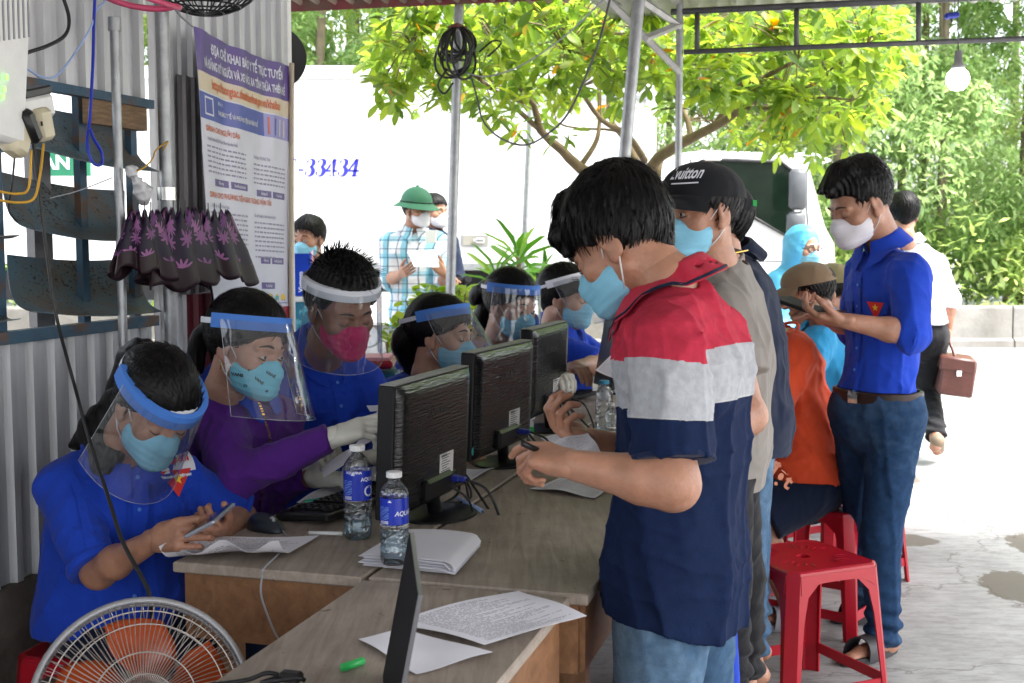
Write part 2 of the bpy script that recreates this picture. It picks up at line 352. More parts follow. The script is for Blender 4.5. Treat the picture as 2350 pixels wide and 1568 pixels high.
link('red_sheet', corr_sheet('a', SWR+.002, S1, zf(.55), zf(1.248), -.004, .075, .016), M['corr_red'], W)
link('end_post', MB().box(WP0+AX*(S1+.016)+UP*1.31-BX*.015, (.03, .06, 2.62), rotm(AX, BX, UP)), M['white_plastic'], W)
b = MB(); b.box(WP0+AX*((S0+S1)/2)+UP*.29-BX*.04, (S1-S0, .14, .58), rotm(AX, BX, UP)); tag(link('cement_base', b, M['base_concrete'], W))
fr = MB()
for u in (10, 205, 322):
 p = WL(u, 480, -.01); s = (p-WP0).dot(AX); fr.box(WP0+AX*s+UP*((zwt+zwb)/2)-BX*.035, (.03, .02, zwb*-1+zwt), rotm(AX, BX, UP))
link('window_frame', fr, M['rust'], W)
fr = MB(); s0, s1 = S0, wall_s(340)
fr.box(WP0+AX*((s0+s1)/2)+UP*(zwt-.006)+BX*.016, (s1-s0, .03, .024), rotm(AX, BX, UP)); fr.box(WP0+AX*((s0+s1)/2)+UP*(zwb+.0)+BX*.012, (s1-s0, .035, .03), rotm(AX, BX, UP))
link('window_rail', fr, M['rust'], W)
tim = MB(); a0, a1 = wall_s(205), wall_s(330); tim.box(WP0+AX*((a0+a1)/2)+UP*(zwt-.045)+BX*.005, (a1-a0, .03, .075), rotm(AX, BX, UP)); link('timber_lintel', tim, M['wood_raw'], W)
for u in (180,):
 s = wall_s(u); link('upright', MB().tube([WP0+AX*s+UP*zwb-BX*.12, WP0+AX*s+UP*zwt-BX*.12], .035, 4), M['steel_dark'], W)
def slat_mat():
 m, nt, b = new_mat('mildewed_blue_slat'); L = nt.links
 tc = nd(nt, 'ShaderNodeTexCoord'); s = tc.outputs['Object']
 n1 = nd(nt, 'ShaderNodeTexNoise', Scale=5, Detail=6, Roughness=.7); L.new(s, n1.inputs['Vector'])
 r1 = nd(nt, 'ShaderNodeValToRGB'); e = r1.color_ramp.elements; e[0].position = .42; e[0].color = (.08, .15, .19, 1); e[1].position = .6; e[1].color = (.12, .095, .075, 1); L.new(n1.outputs[0], r1.inputs[0])
 v = nd(nt, 'ShaderNodeTexNoise', Scale=75, Detail=3, Roughness=.5); mp = nd(nt, 'ShaderNodeMapping'); mp.inputs['Scale'].default_value = (1, 1, 2.2); L.new(s, mp.inputs[0]); L.new(mp.outputs[0], v.inputs['Vector'])
 n2 = nd(nt, 'ShaderNodeTexNoise', Scale=6, Detail=2); L.new(s, n2.inputs['Vector'])
 ad = nd(nt, 'ShaderNodeMath', operation='MULTIPLY_ADD'); L.new(n2.outputs[0], ad.inputs[0]); ad.inputs[1].default_value = .5; L.new(v.outputs[0], ad.inputs[2])
 r2 = nd(nt, 'ShaderNodeValToRGB'); e = r2.color_ramp.elements; e[0].position = .86; e[0].color = (1, 1, 1, 1); e[1].position = .90; e[1].color = (.16, .15, .15, 1); L.new(ad.outputs[0], r2.inputs[0])
 mm = nd(nt, 'ShaderNodeMixRGB', blend_type='MULTIPLY'); mm.inputs[0].default_value = 1; L.new(r1.outputs[0], mm.inputs[1]); L.new(r2.outputs[0], mm.inputs[2])
 L.new(mm.outputs[0], b.inputs['Base Color']); b.inputs['Roughness'].default_value = .5; return m
M['slat'] = slat_mat()
SL = [((100, 248), (292, 262), (365, 395), (85, 340)), ((0, 395), (285, 438), (325, 552), (75, 528)), ((15, 585), (320, 592), (370, 716), (70, 716)),
      ((-520, 440), (0, 478), (45, 541), (-500, 525)), ((-520, 660), (5, 652), (48, 733), (-500, 760)), ((-520, 230), (60, 262), (60, 348), (-500, 310))]
for (a, b_, c, d) in SL:
 A, B_, C_, D_ = WL(*a, -.10), WL(*b_, -.10), WL(*c, .075), WL(*d, .075)
 def fn(s, t, A=A, B_=B_, C_=C_, D_=D_):
  top = A.lerp(B_, s); bot = D_.lerp(C_, s); p = top.lerp(bot, t)
  p = p-UP*.035*math.sin(math.pi*t)*1.0-BX*.02*math.sin(math.pi*t); p += UP*(-.012)*math.sin(math.pi*s)
  return p
 m = MB(); m.grid(fn, 16, 8, .0025); link('louvre_slat', m, M['slat'], W, True, angle=40)
# ---- roof over the desks, posts, beams
RZ = 2.53
def along(p, s, t, z): return Vector(p)+AX*s+BX*t+UP*z
R0 = P(1558, 540, 6.0); R0.z = 0        # outer right post of the canopy
roof = thing('canopy_roof', 'corrugated metal canopy roof over the desks on a dark red edge beam', 'roof', R0+UP*RZ)
def corrsheet2(o, sx, tx, s0, s1, t0, t1, z0, z1, pitch, dep):
 m = MB(); n = int((t1-t0)/pitch)*6
 def fn(a, b): t = t0+(t1-t0)*a; s = s0+(s1-s0)*b; return along(o, s, t, z0+(z1-z0)*b+dep*math.sin(2*math.pi*t/pitch))
 m.grid(fn, n, 2, .001); return m
def rs(u, v, d):  # (s,t) of a point seen at u,v,d
 p = P(u, v, d)-R0; return p.dot(AX), p.dot(BX), p.z
M['roof'] = mat('roof_sheet_underside', (.50, .48, .46), .55, .15, 3, .1, 20, metal=.2)
link('roof_sheet', corrsheet2(R0, 0, 0, -9.0, .34, -.42, 3.4, RZ-.02, RZ+.0, .09, .014), M['roof'], roof, True); link('roof_sheet', corrsheet2(R0, 0, 0, -9.0, .10, -2.9, -.36, RZ+.09, RZ+.10, .09, .014), M['roof'], roof, True)
def bar_pts(u0, v0, u1, v1, d0=6.0):
 """points on the vertical plane through R0 along BX"""
 def hit(u, v):
  r = ray(u, v); o = Vector((0, 0, CAMZ)); return o+r*((R0-o).dot(AX)/r.dot(AX))
 return hit(u0, v0), hit(u1, v1)
tr = thing('roof_truss', 'dark steel edge truss with short uprights under the canopy roof at upper right', 'truss', R0+UP*2.3)
for nm, q, r in (('upper_chord', (1540, 28, 2500, -18), .016), ('lower_chord', (1570, 120, 2520, 82), .013)):
 a, b = bar_pts(*q); link(nm, MB().tube([a, b], r, 6), M['steel_dark'], tr, True)
for u, v0, v1 in ((1600, 24, 119), (1828, 14, 110), (2108, 0, 98), (2420, -14, 86)):
 a, b = bar_pts(u, v0, u, v1); link('tie', MB().tube([a, b], .012, 6), M['steel_dark'], tr, True)
a, b = P(600, 2, 6.2), P(1330, -32, 6.0)
em = MB(); em.tube([a, b], .06, 4); link('red_beam', em, M['red_steel'], roof)
rf = MB(); A0 = P(640, 25, 6.25); A1 = P(1310, 8, 6.05)
def fn(a, b_):
 p = A0.lerp(A1, a); return p+AX*(-.5*(1-b_))+UP*(.05*(1-b_)+.02*math.sin(a*2*math.pi*17)+.02)
rf.grid(fn, 17*8, 2, .001); link('eave_sheet', rf, mat('brown_tin', (.33, .24, .2), .6, .2, 5), roof, True)
br = MB()
for q in ((1385, -10, 1560, 165, 5.6), (1470, 0, 1560, 60, 5.6), (1480, 88, 1560, 55, 5.6), (1340, -20, 1420, 15, 5.6)):
 br.tube([P(q[0], q[1], q[4]), P(q[2], q[3], q[4]+.3)], .018, 5)
tag(link('diagonal_brace', br, mat('pale_galvanised', (.42, .42, .41), .45, .15, 20, metal=.4), loc=P(1470, 60, 5.6)), 'pale steel diagonal brace under the roof between the two right poles', 'brace')
def post(u0, v0, u1, v1, d, r, label, m_='steel', d1=None):
 a = P(u0, v0, d); b = P(u1, v1, d1 or d); k = (b-a)/(b.z-a.z); b0 = a+k*(0-a.z); t0 = a+k*(RZ+.09-a.z)
 o = tag(link('steel_post', MB().tube([b0, b0.lerp(t0, .5), t0], r, 14), M[m_], loc=b0, smooth=True, angle=60), label, 'post', 'steel posts of the canopy'); return o
post(1051, 100, 1034, 650, 6.2, .024, 'galvanised steel post with the coil of black cable hung on it')
post(1466, 0, 1433, 365, 5.1, .025, 'leaning dark steel post rising behind the head of the man in the striped polo')
post(1560, 60, 1557, 370, 6.0, .017, 'thin steel post at the near corner of the edge truss, above the black cap')
post(1216, 270, 1205, 530, 9.0, .022, 'thin far grey post standing between truck and potted plant')
def pipe(u0, v0, u1, v1, off, r, label, m_='steel'):
 a, b = WL(u0, v0, off), WL(u1, v1, off); k = (b-a)/(b.z-a.z); bot = a+k*(.02-a.z)
 return bot, a, k
for (q, r, top, lab) in (((262, 40, 283, 800), .0125, None, 'thin grey water pipe with open top in front of the louvred window'), ((370, 30, 393, 800), .018, 2.55, 'thicker grey vertical pipe with chrome joint between window and banner')):
 bot, a, k = pipe(*q, .11, r, lab); t_ = thing('pipe', lab, 'pipe', bot); tp = a if top is None else a+k*(top-a.z)
 link('tube', MB().tube([bot, bot.lerp(tp, .5), tp], r, 12), M['steel'], t_, True, angle=60)
 if top is None:
  link('socket', MB().tube([tp-UP*.035, tp], r*1.35, 12), M['steel'], t_, True, angle=60)
 else:
  j = a+k*(WL(380, 445, .11).z-a.z); link('joint', MB().tube([j-UP*.018, j+UP*.018], r*1.45, 14), mat('chrome_joint', (.7, .7, .68), .25, 0, metal=1), t_, True, angle=60)
# ============================================================ TRUCK
M['truck_white'] = mat('white_truck_paint', (.66, .66, .655), .35, .03, 3, coat=.3)
M['truck_trim'] = mat('black_truck_trim', (.02, .02, .022), .5, .1)
M['glass_dark'] = mat('dark_cab_glass', (.006, .013, .008), .10, .3, 4, spec=.2)
M['blue_paint'] = mat('blue_sign_paint', (.025, .025, .40), .5, .05)
TD = 12.0
def tp(u, v, d=TD): return P(u, v, d)
truck = thing('box_truck', 'white box truck with dark blue painted number parked across behind the tree', 'truck', Vector((1.2, TD, 0)))
a, b = tp(-300, 152), tp(1500, 605)
m = MB(); m.box(((a.x+b.x)/2, TD+1.1, (a.z+b.z)/2), (b.x-a.x, 2.2, a.z-b.z), bev=.02); link('cargo_box', m, M['truck_white'], truck)
m = MB()
m.box(((a.x+b.x)/2, TD-.012, a.z-.06), (b.x-a.x+.02, .05, .12)); m.box((b.x-.04, TD-.012, (a.z+b.z)/2), (.1, .05, a.z-b.z-.24)); m.box(((a.x+b.x)/2, TD-.012, b.z+.05), (b.x-a.x+.02, .05, .1))
link('box_frame', m, M['truck_white'], truck)
for u in (760, 900, 1185, 1300, 1420): p = tp(u, 300); link('panel_seam', MB().box((p.x, TD-.003, (a.z+b.z)/2), (.012, .012, a.z-b.z-.26)), M['truck_white'], truck)
m = MB(); c = tp(1090, 552); m.box((c.x, TD-.01, c.z), (.27, .03, .125), bev=.012); link('latch_plate', m, M['steel'], truck)
m = MB(); m.box((c.x, TD-.03, c.z), (.235, .02, .09)); link('latch_recess', m, mat('latch_recess', (.25, .24, .2), .5), truck)
m = MB(); m.box((c.x+.05, TD-.05, c.z), (.09, .03, .05), bev=.012); m.box((c.x+.01, TD-.05, c.z), (.05, .02, .03), bev=.008); link('latch_handle', m, mat('chrome', (.7, .7, .7), .25, 0, metal=1), truck)
m = MB(); p, q = tp(1040, 608), tp(1500, 608); m.box(((p.x+q.x)/2-1.5, TD-.03, p.z-.02), (q.x-p.x+3, .05, .06)); link('side_rail', m, M['steel'], truck)
m = MB(); p, q = tp(1060, 225), tp(1500, 232); m.box(((p.x+q.x)/2, TD-.03, p.z), (q.x-p.x, .03, .04)); link('upper_rail', m, M['steel'], truck)
m = MB(); m.box(((a.x+b.x)/2, TD+.9, .92), (b.x-a.x-.2, .8, .28)); link('chassis', m, M['truck_trim'], truck)
m = MB(); m.box(((a.x+b.x)/2+1, TD+.25, .72), (2.6, .5, .32), bev=.03); link('side_skirt', m, M['truck_white'], truck)
for x in (-2.6, -1.4, b.x+.75):
 w = thing('wheel', '', '', (0, 0, 0)); bpy.data.objects.remove(w)
 m = MB(); m.lathe((x, TD+.05, .45), [(.28, -.02), (.42, 0), (.45, .05), (.45, .22), (.42, .27), (.2, .27)], 28, Vector((0, 1, 0))); wh = link('wheel', m, M['black_rubber'], truck, True, angle=40)
 m = MB(); m.lathe((x, TD+.05, .45), [(.02, .03), (.1, .03), (.12, .06), (.22, .08), (.28, 0), (.29, -.02)], 28, Vector((0, 1, 0))); link('rim', m, M['steel'], wh, True, angle=40)
def glyph(kind):
 """list of polygons in a 1-high box, about .62 wide, leaning"""
 out = []
 def stroke(pts, w):
  n = len(pts); L_, R_ = [], []
  for i in range(n):
   a = Vector(pts[max(i-1, 0)]+(0,)); c = Vector(pts[min(i+1, n-1)]+(0,)); t = (c-a).normalized(); nn = Vector((-t.y, t.x, 0)); p = Vector(pts[i]+(0,))
   L_.append(p+nn*w[i]/2); R_.append(p-nn*w[i]/2)
  for i in range(n-1): out.append([L_[i], L_[i+1], R_[i+1], R_[i]])
 def arc(cx, cy, rx, ry, a0, a1, thin, thick, n=18):
  pts = []; w = []
  for i in range(n+1):
   t = math.radians(a0+(a1-a0)*i/n); pts.append((cx+rx*math.cos(t), cy+ry*math.sin(t))); w.append(thin+(thick-thin)*max(0, abs(math.cos(t)))**1.3)
  return pts, w
 if kind == '3':
  p, w = arc(.25, .76, .19, .21, 150, -90, .07, .22); stroke(p, [x if q[0] > .25 else .045 for x, q in zip(w, p)])
  p, w = arc(.25, .28, .23, .255, 90, -155, .07, .24); stroke(p, [x if q[0] > .25 else .045 for x, q in zip(w, p)])
  for cx, cy in ((.10, .82), (.09, .2)):
   out.append([Vector((cx+.06*math.cos(k*math.pi/5), cy+.06*math.sin(k*math.pi/5), 0)) for k in range(10)])
 if kind == '4':
  stroke([(.40, .98), (.38, .0)], [.20, .20]); stroke([(.38, .98), (.02, .33)], [.11, .11]); stroke([(.0, .31), (.64, .31)], [.10, .10]); stroke([(.22, .02), (.58, .02)], [.06, .06])
  stroke([(.22, 1.0), (.2, .9)], [.05, .03])
 if kind == 'C':
  p, w = arc(.36, .5, .3, .5, 55, 305, .03, .17, 28); stroke(p, w); stroke([(.55, .99), (.55, .72)], [.03, .05])
 if kind == '-': stroke([(.05, .36), (.33, .36)], [.11, .11])
 return out
x0 = tp(651, 405); H = .168; x = 0
for ch in 'C-33434':
 adv = {'C': .72, '-': .40, '3': .60, '4': .64}[ch]
 gm = MB()
 for poly in glyph(ch):
  pts = [Vector((x0.x+(x+q.x+.18*q.y)*H*1.02, TD-.005, x0.z+q.y*H)) for q in poly]; gm.add(pts, [tuple(range(len(pts)))])
 x += adv; link('painted_number', gm, M['blue_paint'], truck, fixn=False)
cx0 = tp(1490, 0).x; cx1 = tp(1935, 0).x
def X(u): return tp(u, 0).x
def Z(v): return tp(1000, v).z
prof = [(X(1500), .55), (X(1500), Z(400)), (X(1560), Z(352)), (X(1620), Z(345)), (X(1840), Z(352)), (X(1862), Z(372)), (X(1905), Z(520)), (X(1928), Z(560)), (X(1934), Z(640)), (X(1934), .5)]
m = MB(); m.prism([Vector((x, TD+.02, z)) for x, z in prof], (0, 1.95, 0)); cab = link('cab', m, M['truck_white'], truck)
gl = [(X(1610), Z(374)), (X(1632), Z(366)), (X(1800), Z(372)), (X(1826), Z(392)), (X(1832), Z(552)), (X(1700), Z(478)), (X(1614), Z(430))]
m = MB(); m.prism([Vector((x, TD+.004, z)) for x, z in gl], (0, .01, 0)); link('door_window', m, M['glass_dark'], truck)
fm = MB(); pts = [Vector((x, TD-.002, z)) for x, z in gl]; fm.tube(pts+[pts[0]], .018, 6); link('window_seal', fm, M['truck_trim'], truck, True)
m = MB(); wsp = [(X(1866), Z(372)), (X(1909), Z(520))]
m.add([Vector((X(1868), TD+.12, Z(378))), Vector((X(1868), TD+1.85, Z(378))), Vector((X(1911), TD+1.85, Z(520))), Vector((X(1911), TD+.12, Z(520)))], [(0, 1, 2, 3)]); link('windscreen', m, M['glass_dark'], truck)
m = MB()
for u0, v0, u1, v1 in ((1850, 372, 1880, 640), (1500, 600, 1845, 600), (1590, 365, 1590, 600), (1880, 640, 1885, 720)):
 m.tube([Vector((X(u0), TD+.016, Z(v0))), Vector((X(u1), TD+.016, Z(v1)))], .006, 4)
link('door_gap', m, M['steel_dark'], truck)
m = MB(); m.box((X(1660), TD, Z(590)), (.14, .04, .03), bev=.01); link('door_handle', m, M['truck_trim'], truck)
def mirror(u, v0, v1, w, mm_='grey'):
 z0, z1 = Z(v1), Z(v0); p = tp(u, 0, TD-.35); m = MB()
 k = (TD-.35)/TD; zc = CAMZ+((z0+z1)/2-CAMZ)*k; xc = X(u)*k
 m.box((xc, TD-.35, zc), (w, .10, (z1-z0)*k), bev=.035); return m
M['mirror_grey'] = mat('grey_mirror_shell', (.07, .075, .08), .4, .1)
link('side_mirror', mirror(1840, 388, 482, .17), M['mirror_grey'], truck, True, angle=50); link('wide_mirror', mirror(1836, 486, 540, .17), M['mirror_grey'], truck, True, angle=50)
m = MB(); k = (TD-.35)/TD
m.tube([Vector((X(1700), TD-.02, Z(352))), Vector((X(1760)*k, TD-.25, CAMZ+(Z(360)-CAMZ)*k)), Vector((X(1850)*k, TD-.35, CAMZ+(Z(368)-CAMZ)*k)), Vector((X(1850)*k, TD-.35, CAMZ+(Z(500)-CAMZ)*k)), Vector((X(1870), TD, Z(580)))], .016, 8)
m.tube([Vector((X(1845), TD+.1, Z(352))), Vector((X(1900), TD+.3, Z(352))), Vector((X(1950), TD+.6, Z(360)))], .014, 6); m.tube([Vector((X(1950), TD+.6, Z(360))), Vector((X(1868), TD+.02, Z(384)))], .012, 6)
link('mirror_arm', m, M['truck_white'], truck, True)
m = MB(); m.box((X(1640), TD-.03, Z(362)), (.16, .06, .06), bev=.01); link('roof_lamp', m, M['white_plastic'], truck)
m = MB(); m.box((X(1937), TD+.4, .72), (.14, .9, .24), bev=.03); m.box((X(1700), TD+.2, .52), (1.7, .3, .14)); link('bumper', m, M['truck_white'], truck)
# ============================================================ TREES
def leaf_shape(L=1, W=.38, fold=.1, n=3, tip=.62):
 """obovate leaf along +Y, few triangles"""
 ys = [0, .3, tip, .88, 1]; ws = [.03, .28, .5, .32, 0]
 v = []; f = []
 for y, w in zip(ys, ws): v += [(-w*W*L, y*L, fold*w*L-.12*y*y*L), (0, y*L, -.12*y*y*L), (w*W*L, y*L, fold*w*L-.12*y*y*L)]
 for i in range(4):
  a = i*3; f += [(a, a+1, a+4, a+3), (a+1, a+2, a+5, a+4)]
 return np.array(v), f
def leaves_np(pos, dirs, size, shape, roll=None, rng=None):
 """many leaves as arrays -> (V, F) with quads"""
 v0, f0 = shape; n = len(pos); k = len(v0)
 d = dirs/np.linalg.norm(dirs, axis=1, keepdims=True); up = np.tile([0, 0, 1.], (n, 1))+rng.normal(0, .35, (n, 3))
 x = np.cross(d, up); x /= np.linalg.norm(x, axis=1, keepdims=True)+1e-9; z = np.cross(x, d)
 V = pos[:, None, :]+size[:, None, None]*(v0[None, :, 0:1]*x[:, None, :]+v0[None, :, 1:2]*d[:, None, :]+v0[None, :, 2:3]*z[:, None, :])
 F_ = (np.array(f0)[None]+(np.arange(n)*k)[:, None, None]).reshape(-1, 4)
 return V.reshape(-1, 3), F_
M['leaf'] = leaf_mat('broad_green_leaf', [(0, (.10, .19, .035)), (.35, (.18, .29, .05)), (.75, (.27, .38, .07)), (.984, (.28, .36, .05)), (.99, (.50, .24, .02)), (1, (.52, .26, .02))], .6)
M['bark'] = mat('smooth_tan_bark', (.17, .125, .07), .85, .3, 12, .4, 40)
tree = thing('shade_tree', 'leafy green shade tree with forked tan limbs in front of the white truck', 'tree', Vector((P(1490, 600, 7.6).x, 7.6, 0)))
limbs = []   # px polylines with depth and radius
def limb(pts, r0, r1):
 q = bez([P(u, v, d) for u, v, d in pts], 14); k = len(q); limbs.append((q, [r0+(r1-r0)*i/(k-1) for i in range(k)]))
F0 = (1500, 480, 7.6)
b0 = P(*F0); limbs.append(([Vector((b0.x, 7.6, 0)), Vector((b0.x+.03, 7.6, .7)), Vector((b0.x-.02, 7.6, 1.2)), b0], [.085, .07, .06, .055]))
limb([F0, (1420, 440, 7.5), (1330, 385, 7.4), (1290, 345, 7.3), (1240, 300, 7.2), (1225, 240, 7.1), (1160, 170, 7.0)], .045, .012)
limb([F0, (1470, 395, 7.7), (1440, 330, 7.8), (1400, 270, 7.9), (1395, 215, 8.0)], .03, .01)
limb([F0, (1490, 390, 7.5), (1545, 340, 7.4), (1640, 290, 7.2), (1700, 250, 7.0), (1760, 175, 6.9), (1830, 140, 6.8)], .042, .01)
limb([(1505, 420, 7.6), (1520, 350, 7.7), (1585, 310, 7.8), (1560, 240, 7.9), (1530, 170, 8.0), (1490, 90, 8.1)], .03, .008)
limb([(1480, 370, 7.6), (1440, 310, 7.4), (1380, 275, 7.2), (1330, 200, 7.0), (1300, 120, 6.9)], .022, .007)
limb([(1640, 290, 7.2), (1690, 210, 7.2), (1750, 130, 7.2), (1800, 60, 7.2)], .018, .006)
limb([(1330, 385, 7.4), (1370, 320, 7.5), (1375, 250, 7.6), (1370, 170, 7.7)], .018, .006)
limb([(1240, 300, 7.2), (1150, 220, 7.0), (1050, 150, 6.9), (950, 110, 6.8)], .016, .005)
limb([(1700, 250, 7.0), (1790, 245, 6.9), (1880, 225, 6.8), (1960, 230, 6.8)], .014, .005)
limb([(1760, 175, 6.9), (1850, 200, 6.8), (1920, 150, 6.8), (1990, 110, 6.8)], .012, .004)
limb([(1530, 170, 8), (1590, 110, 7.6), (1680, 60, 7.3), (1760, 30, 7)], .014, .004)
limb([(1440, 330, 7.8), (1410, 300, 8), (1300, 290, 8), (1200, 240, 7.9)], .012, .004)
m = MB()
for q, r in limbs: m.tube(q, r, 8)
link('trunk', m, M['bark'], tree, True)
rng = np.random.default_rng(3)
outline = lambda u: np.interp(u, [845, 870, 960, 1010, 1080, 1130, 1230, 1300, 1420, 1560, 1650, 1760, 1850, 1960, 2050, 2070], [190, 235, 320, 262, 265, 300, 350, 335, 300, 290, 385, 395, 400, 340, 270, 120])
top = lambda u: np.interp(u, [845, 880, 960, 2000, 2070], [150, 60, -60, -60, 60])
cl = []; tw = MB()
ends = [Vector(q[-1]) for q, r in limbs[1:]]+[q[len(q)//2] for q, r in limbs[1:]]+[q[int(len(q)*.75)] for q, r in limbs[1:]]
while len(cl) < 700:
 u = rng.uniform(848, 2068); v = rng.uniform(-90, 400)
 if v > outline(u)-32+rng.normal(0, 8) or v < top(u): continue
 low = np.interp(u, [1200, 1260, 1600, 1680], [0, 1, 1, 0])
 if low and v > 225 and rng.random() < .83: continue
 if 1600 < u < 1960 and v > 290 and rng.random() < .6: continue
 if u < 1200 and v > 200 and rng.random() < .35: continue
 d = rng.uniform(6.4, 8.6) if rng.random() < .7 else rng.uniform(6.3, 6.9)
 cl.append((u, v, d))
pos, dirs, size = [], [], []
for i, (u, v, d) in enumerate(cl):
 c = np.array(P(u, v, d)); n = rng.integers(7, 13)
 for k in range(n):
  a = rng.uniform(0, 2*math.pi); dz = rng.uniform(-1.3, .5)
  dv = np.array([math.cos(a), math.sin(a), dz]); dirs.append(dv); pos.append(c+rng.normal(0, .022, 3)); size.append(rng.uniform(.07, .14))
 if i % 2 == 0:
  e = min(ends, key=lambda q: (q-Vector(c)).length)
  if (e-Vector(c)).length < .9: tw.tube(bez([e, e.lerp(Vector(c), .5)+Vector((0, 0, .05)), Vector(c)], 6), .004, 4)
link('twigs', tw, M['bark'], tree)
pos, dirs, size = map(np.array, (pos, dirs, size)); shp = leaf_shape()
order = np.argsort(pos[:, 1]-size*8); big, rest = order[:290], order[290:]
V, Fq = leaves_np(pos[rest], dirs[rest], size[rest], shp, rng=rng)
tag(link('foliage', (V, Fq), M['leaf'], tree, True), kind='stuff')
lm = MB(); lm.add([tuple(x) for x in shp[0]], shp[1]); lo = link('leaf', lm, M['leaf'], None, True); lme = lo.data; bpy.data.objects.remove(lo)
def put_leaf(parent, me, p, d, s, rng):
 o = bpy.data.objects.new('leaf', me); COL.objects.link(o); o.parent = parent
 d = Vector(d).normalized(); x = d.cross(UP+Vector(rng.normal(0, .35, 3))).normalized(); z = x.cross(d)
 o.matrix_local = Matrix.Translation(Vector(p)-WLOC[parent.name]) @ rotm(x, d, z).to_4x4() @ Matrix.Scale(s, 4); return o
for i in big: put_leaf(tree, lme, pos[i], dirs[i], size[i], rng)
M['leaf_far'] = leaf_mat('far_leaf', [(0, (.16, .27, .10)), (.4, (.26, .39, .16)), (.8, (.38, .50, .24)), (1, (.45, .52, .27))], .55)
M['leaf_far2'] = leaf_mat('far_leaf_yellow', [(0, (.22, .33, .10)), (.5, (.34, .46, .16)), (.9, (.45, .54, .22)), (1, (.5, .42, .22))], .55)
M['bark_far'] = mat('grey_brown_bark', (.24, .19, .14), .9, .3, 6)
fs = leaf_shape(1, .34, .06)
fs2 = (fs[0][[0, 2, 7, 12, 13]], None)
qs = (np.array([(-.0, 0, 0), (.17, .5, .02), (0, 1, -.08), (-.17, .5, .02)]), [(0, 1, 2, 3)])
def far_crown(seed, h, rad, n, zlow=.06, lean=0):
 r = np.random.default_rng(seed); blobs = []
 nb = 46
 for k in range(nb):
  z = h*r.uniform(zlow, 1); w = rad*(1-.55*(z/h-.45)**2*2)*r.uniform(.2, 1); a = r.uniform(0, 6.28)
  blobs.append((w*math.cos(a), w*math.sin(a), z, r.uniform(.35, .95)))
 B = np.array(blobs); idx = r.integers(0, nb, n); off = r.normal(0, 1, (n, 3)); off /= np.linalg.norm(off, axis=1, keepdims=True); off *= r.uniform(.5, 1, (n, 1))**.5
 pos = B[idx, :3]+off*B[idx, 3:4]*np.array([1, 1, .8]); pos = pos[pos[:, 2] > .1]
 d = r.normal(0, 1, (len(pos), 3)); d[:, 2] = d[:, 2]*.5-.6
 return leaves_np(pos, d, r.uniform(.08, .17, len(pos)), qs, rng=r)
protos = []
specs = [(11, 10.5, 1.6, 27000, 'leaf_far'), (12, 11.5, 1.5, 25000, 'leaf_far2'), (13, 9.5, 1.8, 28000, 'leaf_far')]
def far_tree(k, loc, lab, rz, sc_=1, first=[{}]):
 protos_ = first[0]
 if k not in protos_:
  sd, h, rad, n, lm_ = specs[k]; t_ = thing('roadside_tree', lab, 'tree', loc, 'slender trees beyond the barrier')
  V, Fq = far_crown(sd, h, rad, n); V = V+np.array(loc); cr = tag(link('crown', (V, Fq), M[lm_], t_), kind='stuff')
  tm = MB(); r = random.Random(sd)
  for q in range(2):
   x, y = r.uniform(-.3, .3), r.uniform(-.2, .2); L0 = Vector(loc)
   tm.tube([L0+Vector((x, y, 0)), L0+Vector((x*1.2, y, h*.3)), L0+Vector((x*1.6+r.uniform(-.2, .2), y, h*.6)), L0+Vector((x*2, y, h*.93))], [.075, .06, .045, .015], 7)
  link('trunk', tm, M['bark_far'], t_, True); protos_[k] = t_; return t_
 c = copy_tree(protos_[k], loc=loc, rz=rz, label=lab); c.scale = (sc_, sc_, sc_); return c
rt = random.Random(5)
spots = []
for i in range(13): spots.append((-7.2+i*1.55+rt.uniform(-.3, .3), 18.6+rt.uniform(-.5, .8)))
for i in range(11): spots.append((-9.5+i*2.3+rt.uniform(-.5, .5), 22.0+rt.uniform(-1, 1.5)))
for i in range(8): spots.append((-11+i*3.6, 27+rt.uniform(-1, 1)))
for i, (x, y) in enumerate(spots):
 k = i if i < 13 else i-13 if i < 24 else i-24; ordn = ['first', 'second', 'third', 'fourth', 'fifth', 'sixth', 'seventh', 'eighth', 'ninth', 'tenth', 'eleventh', 'twelfth', 'thirteenth'][k]
 kind_ = ['slender pale green', 'taller yellow-green', 'broad bushy green'][i % 3]
 far_tree(i % 3, (x, y, 0), '%s tree, %s from the left in the %s row beyond the barrier' % (kind_, ordn, 'front' if i < 13 else 'middle' if i < 24 else 'rear'), rt.uniform(0, 6), rt.uniform(.9, 1.12)*(1.25 if i > 23 else 1))
r = np.random.default_rng(9); n = 9000; pp = np.stack([r.uniform(-9, 12, n), r.uniform(16.6, 18.5, n), r.uniform(0, 1, n)**1.3*1.9], 1)
pp[:, 2] *= .5+.5*np.sin(pp[:, 0]*2.1+1)**2; dd = r.normal(0, 1, (n, 3)); dd[:, 2] = np.abs(dd[:, 2])
V, Fq = leaves_np(pp, dd, r.uniform(.12, .25, n), qs, rng=r); tag(link('undergrowth', (V, Fq), M['leaf_far2'], loc=(2, 17.5, 0)), 'tangled green undergrowth along the foot of the trees beyond the barrier', 'undergrowth', kind='stuff')
M['strap_leaf'] = leaf_mat('glossy_strap_leaf', [(0, (.05, .17, .02)), (.5, (.10, .26, .03)), (1, (.20, .34, .05))], .35, .3)
M['lime_leaf'] = leaf_mat('lime_leaf', [(0, (.11, .22, .02)), (.5, (.20, .33, .03)), (1, (.33, .42, .07))], .5, .35)
M['clay'] = mat('clay_pot', (.30, .13, .07), .8, .15, 8, .2, 40)
